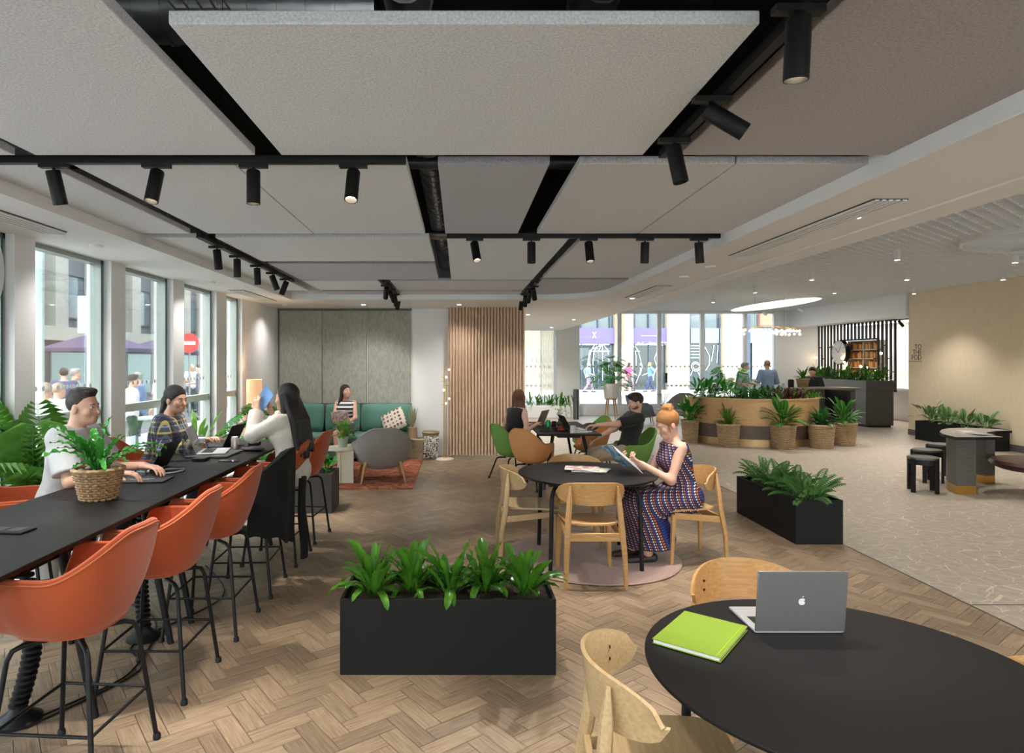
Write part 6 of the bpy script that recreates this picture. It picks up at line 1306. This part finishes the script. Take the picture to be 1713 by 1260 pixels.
def check_mat(name, cols, scale, rough=.85):
    m = mat(name, cols[0], rough); N = m.node_tree.nodes; L = m.node_tree.links; tc = N.new('ShaderNodeTexCoord'); sp = N.new('ShaderNodeSeparateXYZ'); L.new(tc.outputs['Object'], sp.inputs[0]); prev = None
    for ch, (c, w, f, off) in enumerate(cols[1]):
        for ax in ((0, 1), (2,)):
            if len(ax) == 2: a = N.new('ShaderNodeMath'); a.operation = 'ADD'; L.new(sp.outputs[0], a.inputs[0]); L.new(sp.outputs[1], a.inputs[1]); src = a.outputs[0]
            else: src = sp.outputs[2]
            b = N.new('ShaderNodeMath'); b.operation = 'MULTIPLY_ADD'; b.inputs[1].default_value = f; b.inputs[2].default_value = off; L.new(src, b.inputs[0]); fr = N.new('ShaderNodeMath'); fr.operation = 'FRACT'; L.new(b.outputs[0], fr.inputs[0])
            lt = N.new('ShaderNodeMath'); lt.operation = 'LESS_THAN'; lt.inputs[1].default_value = w; L.new(fr.outputs[0], lt.inputs[0]); sc_ = N.new('ShaderNodeMath'); sc_.operation = 'MULTIPLY'; sc_.inputs[1].default_value = .75; L.new(lt.outputs[0], sc_.inputs[0])
            x = N.new('ShaderNodeMix'); x.data_type = 'RGBA'; L.new(sc_.outputs[0], x.inputs[0]); x.inputs[7].default_value = (*c, 1)
            if prev: L.new(prev, x.inputs[6])
            else: x.inputs[6].default_value = (*cols[0], 1)
            prev = x.outputs[2]
    L.new(prev, N['Principled BSDF'].inputs['Base Color']); return m
PLAID = check_mat('blue yellow plaid', ((.05, .07, .12), [((.55, .42, .12), .18, 11, .1), ((.30, .38, .48), .12, 11, .5), ((.012, .015, .03), .25, 5.5, .3)]), 1)
STRIPE = mat('navy and white stripes', (.75, .74, .72), .85); _N = STRIPE.node_tree.nodes; _L = STRIPE.node_tree.links
_tc = _N.new('ShaderNodeTexCoord'); _sp = _N.new('ShaderNodeSeparateXYZ'); _L.new(_tc.outputs['Object'], _sp.inputs[0]); _m = _N.new('ShaderNodeMath'); _m.operation = 'MULTIPLY'; _m.inputs[1].default_value = 15; _L.new(_sp.outputs[2], _m.inputs[0])
_f = _N.new('ShaderNodeMath'); _f.operation = 'FRACT'; _L.new(_m.outputs[0], _f.inputs[0]); _g = _N.new('ShaderNodeMath'); _g.operation = 'LESS_THAN'; _g.inputs[1].default_value = .5; _L.new(_f.outputs[0], _g.inputs[0])
_x = _N.new('ShaderNodeMix'); _x.data_type = 'RGBA'; _L.new(_g.outputs[0], _x.inputs[0]); _x.inputs[6].default_value = (.72, .71, .68, 1); _x.inputs[7].default_value = (.03, .04, .06, 1); _L.new(_x.outputs[2], _N['Principled BSDF'].inputs['Base Color'])
def dress_mat():     # woven look of small blue, orange and white lozenges on black
    m = mat('blue orange white lozenge print', (.01, .01, .02), .8); N = m.node_tree.nodes; L = m.node_tree.links; tc = N.new('ShaderNodeTexCoord'); sp = N.new('ShaderNodeSeparateXYZ'); L.new(tc.outputs['Object'], sp.inputs[0])
    def mth(op, a, b=None, c=None):
        n = N.new('ShaderNodeMath'); n.operation = op
        for i, q in enumerate((a, b, c)):
            if q is None: continue
            if isinstance(q, (int, float)): n.inputs[i].default_value = q
            else: L.new(q, n.inputs[i])
        return n.outputs[0]
    h = mth('ADD', sp.outputs[0], sp.outputs[1]); r0 = mth('MULTIPLY', sp.outputs[2], 48); row = mth('FLOOR', r0); c0 = mth('MULTIPLY_ADD', h, 52, mth('MULTIPLY', row, .5)); col = mth('FLOOR', c0)
    fx = mth('ABSOLUTE', mth('SUBTRACT', mth('FRACT', c0), .5)); fy = mth('ABSOLUTE', mth('SUBTRACT', mth('FRACT', r0), .5)); inside = mth('LESS_THAN', mth('ADD', fx, fy), .41)
    sel = mth('MODULO', mth('ADD', mth('ADD', col, mth('MULTIPLY', row, 2)), 600), 3); r = N.new('ShaderNodeValToRGB'); r.color_ramp.interpolation = 'CONSTANT'; e = r.color_ramp.elements; e[0].color = (.02, .06, .38, 1); e[1].position = .3; e[1].color = (.62, .13, .03, 1); k = e.new(.63); k.color = (.62, .60, .62, 1)
    L.new(mth('DIVIDE', sel, 3), r.inputs[0]); x = N.new('ShaderNodeMix'); x.data_type = 'RGBA'; L.new(inside, x.inputs[0]); x.inputs[6].default_value = (.012, .012, .03, 1); L.new(r.outputs[0], x.inputs[7]); L.new(x.outputs[2], N['Principled BSDF'].inputs['Base Color']); return m
DRESS = dress_mat()
cloth = lambda n, c, c2=None: mat(n, c, .85, nz=(6, c2 or tuple(q * 1.25 for q in c), .3), bump=(14, .02), sheen=.15)
BRN = hairm('brown hair', (.045, .022, .012), (.09, .045, .025)); DBR = hairm('dark brown hair', (.018, .010, .007), (.035, .02, .014)); BLK = hairm('black hair', (.008, .006, .006), (.02, .015, .014)); AUB = hairm('auburn hair', (.10, .035, .015), (.17, .07, .03)); GNG = hairm('ginger blond hair', (.28, .11, .03), (.45, .22, .08)); GRY = hairm('grey hair', (.22, .21, .20), (.32, .31, .3)); BLD = hairm('blond hair', (.5, .35, .18), (.6, .45, .25)); BALD = mat('cropped grey hair', (.30, .20, .15), .6)

human('person', 'young man in a grey t shirt seated at the far side of the bar table', (-2.60, 4.18, 0), R(-90), seated(.69, lean=12, head=(-4, -2), wristL=(-.10, .48, 1.00), wristR=(.16, .44, 1.00), ankleL=(-.12, .32, .30), ankleR=(.12, .32, .30), fingerL=(.2, 1, -.1), fingerR=(-.2, 1, -.1), curl=.6),
      dict(hair=('quiff', DBR), top=cloth('pale grey t shirt', (.40, .41, .42)), sleeve=.82, loose=.022, g=.022, bottom=cloth('dark trousers', (.02, .022, .03)), neck=.0, shoe=mat('grey shoe', (.1, .1, .11))), SKIN)
human('person', 'woman in a blue and yellow plaid shirt seated by the window', (-2.66, 5.62, 0), R(-90), seated(.66, lean=15, head=(-22, -6), wristL=(-.02, .44, 1.00), wristR=(.14, .40, 1.00), ankleL=(-.12, .32, .30), ankleR=(.12, .32, .30), curl=.9),
      dict(hair=('pony', BLK), top=PLAID, sleeve=1.7, loose=.02, g=.026, bottom=cloth('navy trousers', (.02, .025, .05)), neck=.015), SKIN2, female=True)
human('person', 'woman with long dark hair and cream sweater, hands raised, at the bar table', (-1.42, 5.45, 0), R(62), seated(.66, lean=4, head=(8, -3), wristL=(-.05, .36, 1.27), wristR=(.10, .34, 1.24), ankleL=(-.12, .30, .30), ankleR=(.12, .30, .30), fingerL=(.2, .25, 1), fingerR=(-.2, .25, 1), palmL=(.9, .2, 0), palmR=(-.9, .2, 0), hintL=(-.6, -.1, -1), hintR=(.6, -.1, -1), curl=.7),
      dict(hair=('long', BLK), hairlen=.36, top=cloth('cream sweater', (.56, .52, .46)), sleeve=1.92, loose=.018, g=.024, bottom=cloth('black trousers', (.01, .01, .012)), neck=.0), SKIN2, female=True)
tag(MB().surf(lambda u, v: (-.10 + .2 * u, .01 * math.sin(u * 3), -.15 + .3 * v), 6, 6, th=.003).build('blue_card', mat('blue card', (.10, .22, .45), .5)), 'blue card held up by the long haired woman', 'card')
_o = [o for o in COL.objects if o.get('label', '').startswith('blue card')][0]; _o.location = (-1.72, 5.62, 1.36); _o.rotation_euler = (R(-10), R(38), R(-40)); _o.scale = (.7, 1, .7)
human('person', 'woman in a navy and white striped top reading a booklet on the green sofa', (-1.95, 10.95, 0), R(180), seated(.45, lean=-8, head=(42, 8), wristL=(-.14, .34, .70), wristR=(.12, .34, .70), ankleL=(-.02, .50, .22), ankleR=(.02, .48, .09), kneeL=(.25, 1, .3), kneeR=(0, 1, .3), palmL=(.6, 0, .8), palmR=(-.6, 0, .8), curl=.8, twist=0),
      dict(hair=('side', DBR), top=STRIPE, sleeve=0, g=.014, bottom=cloth('grey skirt', (.12, .12, .13)), leg=.95, neck=.03, shoe=mat('tan shoe', (.3, .18, .1))), SKIN, female=True)
bk = thing('booklet', 'open white booklet held by the woman on the sofa', 'booklet', (-1.94, 10.52, .80), R(175))
for s in (-1, 1): o = MB().box((0, -.001, -.11), (.155, .003, .11)); o.xf(Matrix.Rotation(R(20 * s), 4, 'Z') @ Matrix.Scale(s, 4, (1, 0, 0))); o.f = [f[::-1] if s < 0 else f for f in o.f]; o = o.build('page_side', mat('printed paper', (.72, .70, .68), .6, nz=(30, (.35, .25, .22), .06)), bk); o.rotation_euler = (R(-35), 0, 0)
human('person', 'auburn haired woman in a black top, back to the camera, at the rear table', (.78, 9.22, 0), R(-50), seated(.45, lean=10, head=(20, 0), wristL=(-.20, .30, .78), wristR=(.20, .26, .78), ankleL=(-.12, .35, .09), ankleR=(.14, .38, .09)),
      dict(hair=('bob', AUB), hairlen=.04, top=cloth('black top', (.006, .006, .008)), sleeve=0, g=.012, bottom=cloth('olive skirt', (.06, .07, .03)), leg=.95, neck=.02), SKIN, female=True)
human('person', 'bearded man in a black t shirt leaning back at the rear table', (2.22, 8.45, 0), R(93), seated(.44, lean=-14, head=(0, -14), wristL=(-.05, .66, .82), wristR=(.10, .36, .68), ankleL=(-.14, .60, .09), ankleR=(.14, .52, .09), hintL=(-.4, -.2, -1), hintR=(.5, -.3, -1), curl=.6),
      dict(hair=('short', DBR), beard=hairm('short beard', (.10, .05, .03), (.16, .09, .06)), top=cloth('black t shirt', (.006, .006, .007)), sleeve=.85, loose=.014, g=.02, bottom=cloth('khaki trousers', (.30, .22, .15)), neck=.0), SKIN)
human('person', 'woman with a ginger bun and long patterned dress reading at the middle table', (1.93, 5.50, 0), R(97), seated(.45, lean=12, head=(2, -26), wristL=(-.08, .40, .83), wristR=(.12, .42, .82), ankleL=(-.09, .36, .09), ankleR=(.09, .42, .09), palmL=(.3, 0, 1), palmR=(-.3, 0, 1), fingerL=(.1, .9, .5), fingerR=(-.25, .9, .5), hintL=(-.35, -.25, -1), hintR=(.35, -.25, -1), curl=1.0, footL=(0, 1, 0), footR=(0, 1, 0)),
      dict(hair=('bun', GNG), top=DRESS, sleeve=0, g=.016, dress=True, neck=.028, shoe=mat('dark sandal', (.03, .02, .015))), SKIN, female=True, res=.010)
hm_ = thing('magazine', 'blue covered magazine held open by the woman in the patterned dress', 'magazine', (1.42, 5.50, .89), R(100))
for s in (-1, 1):
    o = MB().box((0, -.002, -.14), (.20, .002, .14)); o.xf(Matrix.Rotation(R(-50), 4, 'X') @ Matrix.Rotation(R(14 * s), 4, 'Z') @ Matrix.Scale(s, 4, (1, 0, 0))); o.f = [f[::-1] if s < 0 else f for f in o.f]; o.build('page_side', COV[3] if s > 0 else mat('inner page', (.6, .62, .64), .5), hm_)
human('person', 'man in a blue shirt seen from behind beyond the oak planter', (8.42, 17.45, 0), 0, standing(wristL=(-.22, .25, 1.05), wristR=(.22, .28, 1.05)), dict(hair=('crop', BALD), top=cloth('light blue shirt', (.22, .32, .50)), sleeve=1.9, loose=.01, g=.024, bottom=cloth('navy trousers', (.02, .025, .05)), neck=.0), SKIN, res=.014, sc=1.03)
human('person', 'grey haired man in a teal shirt leaning on the high counter', (7.75, 17.7, 0), R(-140), standing(lean=14, head=(20, -5), wristL=(-.10, .35, 1.08), wristR=(.2, .35, 1.05)), dict(hair=('short', GRY), top=cloth('pale teal shirt', (.22, .38, .37)), sleeve=.9, g=.024, bottom=cloth('grey trousers', (.1, .1, .11)), neck=.0), SKIN, res=.014, sc=1.0)
human('person', 'seated person in dark clothes behind the reception desk, mostly hidden by foliage', (9.25, 16.75, .12), R(150), seated(.60, lean=15, head=(0, -15)), dict(hair=('short', DBR), top=cloth('charcoal jacket', (.02, .02, .025)), sleeve=1.9, g=.02, bottom=MATS['black trousers'], neck=.0), SKIN, res=.016, detail=False)
tag(MB().lathe([(0, .0), (.22, 0), (.22, .03), (.05, .06), (.04, .55), (.20, .60), (.20, .66), (0, .66)], 20).build('desk_stool', BLACK), 'black stool under the person at the reception desk', 'stool').location = (9.25, 16.75, 0)

# ---------------------------------------------------------------- the street
PAV = mat('pale paving', (.40, .39, .38), .8, nz=(.5, (.50, .49, .48), .3)); ROAD = mat('asphalt', (.15, .15, .155), .85)
struct(MB().box((WX - .22, -40, -.3), (60, -4.2, -.02)).build('pavement', PAV)); struct(MB().box((-60, -40, -.3), (WX - .22, 90, -.02)).build('pavement', PAV)); struct(MB().box((WX - .22, 20.25, -.3), (60, 90, -.02)).build('pavement', PAV))  # first slab, unseen behind the camera, added to bounce daylight up
struct(MB().box((-30, 23.5, -.019), (50, 31, -.012)).build('road', ROAD)); struct(MB().box((-11, -20, -.019), (-7.5, 60, -.012)).build('road', ROAD))
# rear facade
FY = 38.0; q_ = FY / FPX
def X_(px): return (px - VX) * q_
def Z_(py): return HC - (py - VY) * q_
SAND = tile_mat('sandstone blocks', (.34, .285, .19), (.38, .32, .225), (.34, .28, .20), 1, 3.2, .95); GRAN = mat('brown granite', (.22, .15, .13), .4, nz=(3, (.32, .24, .21), .3)); RBR = tile_mat('red brick', (.42, .12, .07), (.50, .16, .10), (.36, .20, .16), 1, .24, .08)
DGL = mat('dark shop glass', (.02, .035, .04), .08, spec=.9); DGL2 = mat('upper dark glass', (.05, .08, .10), .1, spec=.9); PURP = mat('purple fascia', (.10, .08, .30), .5); NAVY = mat('navy frame', (.04, .06, .10), .5); BLU = mat('pale blue frame', (.28, .42, .60), .5)
fc = thing('rear_building', 'sandstone and brick shop building across the street behind the rear windows', 'building', (X_(1140), FY, 0))
def fb(x0, x1, z0, z1, m, nm, d0=0, d1=1.0): MB().box((X_(x0) - X_(1140), d0, z0), (X_(x1) - X_(1140), d1, z1)).build(nm, m, fc, smooth=False)
for a, b in ((1027, 1058), (1114, 1151), (1206, 1243)): fb(a, b, .4, 9, SAND, 'pier', -.25); fb(a, b, -.1, Z_(624), GRAN, 'pier_base', -.28)
fb(1027, 1043, Z_(575), 9, RBR, 'brick_face', -.27, -.24)
for a, b in ((960, 1027), (1058, 1114)): fb(a, b, -.1, Z_(577), DGL, 'shop_window', .1); fb(a, b, Z_(575), Z_(549), PURP, 'fascia', -.1); fb(a, b, Z_(549), 9, DGL2, 'upper_window', .2)
for a, b in ((1151, 1206), (1243, 1330)): fb(a, b, -.1, Z_(574), DGL, 'shop_window', .1); fb(a, b, Z_(574), Z_(549), mat('grey spandrel', (.16, .19, .24), .4), 'fascia', 0); fb(a, b, Z_(549), 9, DGL2, 'upper_window', .2)
fb(600, 960, -.1, 9, SAND, 'side_face', -.1); fb(1330, 1700, -.1, 9, SAND, 'side_face', -.1); fb(1243, 1254, -.1, 9, NAVY, 'mullion', -.1)
for px in (972, 1000, 1020, 1061, 1085, 1106, 1154, 1178, 1203): fb(px, px + 1.5, -.1, 9, NAVY, 'mullion', -.0, .12)
fb(1271, 1295, Z_(547), Z_(525), RBR, 'brick_face', -.05, .25)
ps = thing('poster', 'white window poster reading FREE HAIRCUTS and SHAVES across the street', 'poster', (X_(1277), FY - .05, Z_(602))); MB().box((-.68, -.02, -1.15), (.70, .02, 1.0)).build('sheet', mat('white poster', (.72, .74, .76), .5), ps)
RD = mat('red print', (.55, .08, .06), .5); GP = mat('grey print', (.18, .22, .26), .5)
for s, z, h, m in (('FREE', .28, .40, RD), ('HAIRCUTS', -.08, .22, GP), ('&', -.36, .22, GP), ('SHAVES', -.66, .22, GP)): textm(s, h, m, 'lettering', ps, axes((0, -.025, z), (1, 0, 0), (0, 0, 1)), .002)
MB().tube([(-.08, -.03, .66), (.08, -.03, .84)], .012, 5).tube([(.08, -.03, .66), (-.08, -.03, .84)], .012, 5).build('scissors_mark', GP, ps)
WL = mat('white line drawing', (.70, .74, .76), .6)
def drawing(lab, lines):
    b = MB()
    for L in lines: b.tube([(X_(x), FY + .04, Z_(y)) for x, y in L], .022, 5)
    tag(b.build('window_drawing', WL), lab, 'window drawing')
def zo(L): return [[(940 + x / 4.392, 500 + y / 4.392) for x, y in l] for l in L]
drawing('white line drawing of a caged head on the left shop window', zo([[(235 + 60 * math.sin(R(a)) * -1 + 30, 330 + 0 * a + 260 * (1 - math.cos(R(a))) * .5) for a in range(0, 100, 12)]] + [[(300, 330), (300 - w, 380), (300 - w * 1.15, 470), (300 - w * .95, 600)] for w in (95, 62, 30, 0, -40)] + [[(205, 385), (350, 385)]]))
drawing('white line drawing of a face with a cage on the second shop window', zo([[(530, 335), (560, 380), (580, 450), (575, 540), (545, 620)], [(530, 345), (545, 420), (545, 500)], [(530, 385), (575, 385)], [(585, 465), (590, 500), (575, 560)], [(745, 335), (700, 390), (680, 440), (700, 500), (680, 540), (672, 600)]]))
drawing('white line drawing of an ear and hair on the third shop window', zo([[(985 + r * 38 * math.cos(R(a)) * 1.0, 495 + r * 40 * math.sin(R(a))) for r, a in [(1 - k * .02, k * 24) for k in range(30)]], [(960, 530), (935, 600)], [(1000, 540), (1020, 580)], [(1050, 350), (1085, 420), (1085, 480), (1060, 525)]] + [[(935, y), (1015, y)] for y in (345, 365, 388, 410, 433)] + [[(1120, 340), (1100, 460)], [(1150, 340), (1140, 470)]]))
MB().box((X_(1072) - X_(1140), -.12, Z_(562.6)), (X_(1100) - X_(1140), -.1, Z_(561.6))).build('fascia_lettering', WL, fc)
MB().tube([(X_(991) - X_(1140), -.13, Z_(566)), (X_(996) - X_(1140), -.13, Z_(556))], .03, 5).tube([(X_(996) - X_(1140), -.13, Z_(566)), (X_(991) - X_(1140), -.13, Z_(556))], .03, 5).build('scissors_mark', WL, fc)
lo = dict(res=.024, detail=False)
for i, (px, py, rz, hair, top, bot, lab) in enumerate([(984, 656, -90, ('bob', BLD), cloth('blue denim', (.12, .22, .32)), cloth('mauve trousers', (.16, .12, .17)), 'blond walker in blue on the far pavement, at the left of the rear windows'), (1034, 650, 80, ('short', DBR), cloth('white tee', (.7, .7, .7)), cloth('pale trousers', (.5, .5, .5)), 'walker in white beside the pink coat'),
                                         (1052, 654, -80, ('bob', DBR), cloth('hot pink coat', (.75, .03, .16)), cloth('dark leggings', (.05, .05, .06)), 'walker in a hot pink coat on the far pavement'), (1088, 655, 90, ('short', GNG), cloth('mid blue tee', (.08, .20, .38)), cloth('dark jeans', (.015, .03, .09)), 'man in a blue t shirt and dark jeans walking on the far pavement')]):
    p = floor_at(px, py); human('person', lab, (p.x, p.y, -.06), R(rz), standing(ankleL=(-.09, .28, .10), ankleR=(.09, -.25, .14), wristL=(-.25, -.1, .95), wristR=(.25, .25, 1.0)), dict(hair=hair, top=top, sleeve=.9, bottom=bot, g=.03), SKIN, **lo)
# left facade
CRT = tile_mat('cream glazed tile', (.36, .34, .28), (.41, .385, .32), (.36, .34, .30), 1, .45, .22); GRP = mat('grey cladding', (.11, .115, .135), .5); LGL = mat('grey window glass', (.10, .13, .15), .1, spec=.9)
lf = thing('street_building', 'cream tiled building with grey windows across the street on the left', 'building', (-14.5, 30, 0))
MB().box((-1, -22, 2.55), (-.5, 25, 11)).build('upper_wall', GRP, lf); MB().box((-1, -22, -.1), (-.45, 25, 2.55)).build('shop_front', mat('dark shop front', (.035, .035, .04), .4), lf); MB().box((-.6, -22, 2.45), (.05, 25, 2.95)).build('cornice', CRT, lf)
for k in range(16):
    y = -20.5 + k * 2.7; MB().box((-.6, y, 2.95), (0, y + .75, 11)).build('tiled_pier', CRT, lf)
    for z in (3.3, 6.2):
        w = MB().box((-.5, y + .95, z), (-.42, y + 2.45, z + 1.7)).build('window', mat('black window frame', (.03, .03, .035), .4), lf); MB().box((-.42, y + 1.02, z + .07), (-.41, y + 2.38, z + 1.63)).build('pane', LGL, w)
    if k % 2: w = MB().box((-.45, y + .4, .2), (-.40, y + 2.5, 2.25)).build('shop_window', mat('pale green shop window', (.22, .33, .31), .2), lf)
AW = mat('dark purple canvas', (.07, .05, .10), .8)
for i, (x, y) in enumerate([(-10.2, 18.2), (-10.4, 22.5), (-10.8, 27.5)]):
    u = thing('street_parasol', ['nearest', 'middle', 'farthest'][i] + ' dark purple cafe parasol outside the left windows', 'parasol', (x, y, 0)); MB().lathe([(0, 2.55), (1.5, 2.05), (1.5, 1.95), (1.46, 1.95), (1.46, 2.03), (0, 2.5)], 8).build('canopy', AW, u, smooth=False); MB().tube([(0, 0, 0), (0, 0, 2.55)], .025, 8).build('pole', SILV, u)
    for a in range(8): MB().tube([(0, 0, 2.49), (1.45 * math.cos(R(a * 45)), 1.45 * math.sin(R(a * 45)), 2.03)], .01, 4).build('rib', SILV, u)
ne = thing('no_entry_sign', 'red round no entry sign with a white bar on a pole', 'road sign', (-8.3, 19.7, 0)); MB().tube([(0, 0, -.02), (0, 0, 2.6)], .035, 8).build('pole', SILV, ne)
d = MB().lathe([(0, 0), (.30, 0), (.30, .02), (0, .02)], 32); d.xf(Matrix.Translation((.02, -.05, 2.25)) @ Matrix.Rotation(R(90), 4, 'X') @ Matrix.Rotation(0, 4, 'X')); d.build('disc', mat('sign red', (.60, .03, .03), .4), ne); MB().box((-.17, -.08, 2.2), (.21, -.072, 2.30)).build('bar', mat('sign white', (.8, .8, .8), .4), ne)
sl = thing('camera_post', 'grey street post with a white curved camera head', 'street post', (-8.0, 13.9, 0)); MB().tube([(0, 0, -.02), (0, 0, 3.5)], .06, 10).build('pole', mat('grey steel', (.18, .22, .24), .5), sl); MB().tube([(0, 0, 3.25), (.25, 0, 3.35), (.55, 0, 3.25), (.65, 0, 3.0)], [.07, .09, .08, .05], 12).build('camera_head', WHITE, sl); MB().box((-.2, -.15, 2.3), (.12, .15, 3.1)).build('cabinet', mat('pale green box', (.45, .58, .55), .5), sl)
for i, y in enumerate((10.5, 13.0, 16.0)):
    h_ = thing('street_hedge', ['near', 'middle', 'far'][i] + ' green trough hedge along the cafe seating outside', 'hedge', (-9.2, y, 0)); MB().box((-.2, -.9, -.02), (.2, .9, .5)).build('trough', BLACK, h_); plant(h_, strapset(.25, .04), 70, LF_DARK, .1, (.7, 1.2), 14, joined=True, z=.5, area=(.15, .85), az=lambda: rng.uniform(0, 6.28))
SWT = cloth('white shirt', (.68, .69, .70)); SN = cloth('navy shirt', (.04, .05, .10)); SB = cloth('blue shirt', (.10, .17, .35)); SP = cloth('dusty pink top', (.45, .20, .24)); SG = cloth('grey polo', (.25, .26, .28)); DT = MATS['dark trousers']
for i, (px, Y, rz, h_, top, sc_, lab) in enumerate([(74, 7.7, 10, ('crop', BALD), SWT, .86, 'bald man in white standing just outside the left window'), (94, 8.1, -20, ('crop', BALD), SWT, .85, 'second bald man in white beside him outside the left window'), (107, 12.2, 30, ('short', DBR), SN, .93, 'person in a navy shirt outside, behind the bald men'),
        (123, 12.8, -60, ('short', GRY), SG, .92, 'person in grey talking outside, behind the bald men'), (160, 9.5, 90, ('short', DBR), SP, .9, 'person in pink outside, right of the young man'), (233, 11.3, 100, ('crop', GRY), SB, .90, 'person in a blue shirt outside the second window'),
        (219, 10.6, -60, ('short', DBR), SWT, .88, 'person in white outside the second window'), (276, 12.4, 60, ('bob', BRN), SP, .92, 'person in pink outside at the right of the second window'), (336, 18.5, 120, ('short', DBR), SN, .95, 'person in navy walking outside the third window'), (320, 21, -120, ('bob', BLD), SWT, .95, 'person in white walking by the no entry sign')]):
    human('person', lab, ((px - VX) / FPX * Y, Y, 0), R(rz), standing(wristR=(.2, .25, 1.1)), dict(hair=h_, top=top, sleeve=.8, bottom=DT, g=.03), SKIN if i % 3 else SKIN2, sc=sc_, **lo)
for i, (x, y) in enumerate([(-5.2, 9.0), (-5.6, 11.0), (-5.4, 7.4)]):
    c = thing('cafe_table', 'white cafe table on the pavement, %s' % ['middle', 'farthest', 'nearest'][i], 'table', (x, y, 0)); MB().lathe([(0, .70), (.35, .70), (.35, .73), (0, .73)], 24).build('tabletop', WHITE, c); MB().tube([(0, 0, 0), (0, 0, .7)], .03, 8).lathe([(0, -.02), (.22, -.02), (.22, .01), (0, .02)], 18).build('pedestal', SILVL, c)
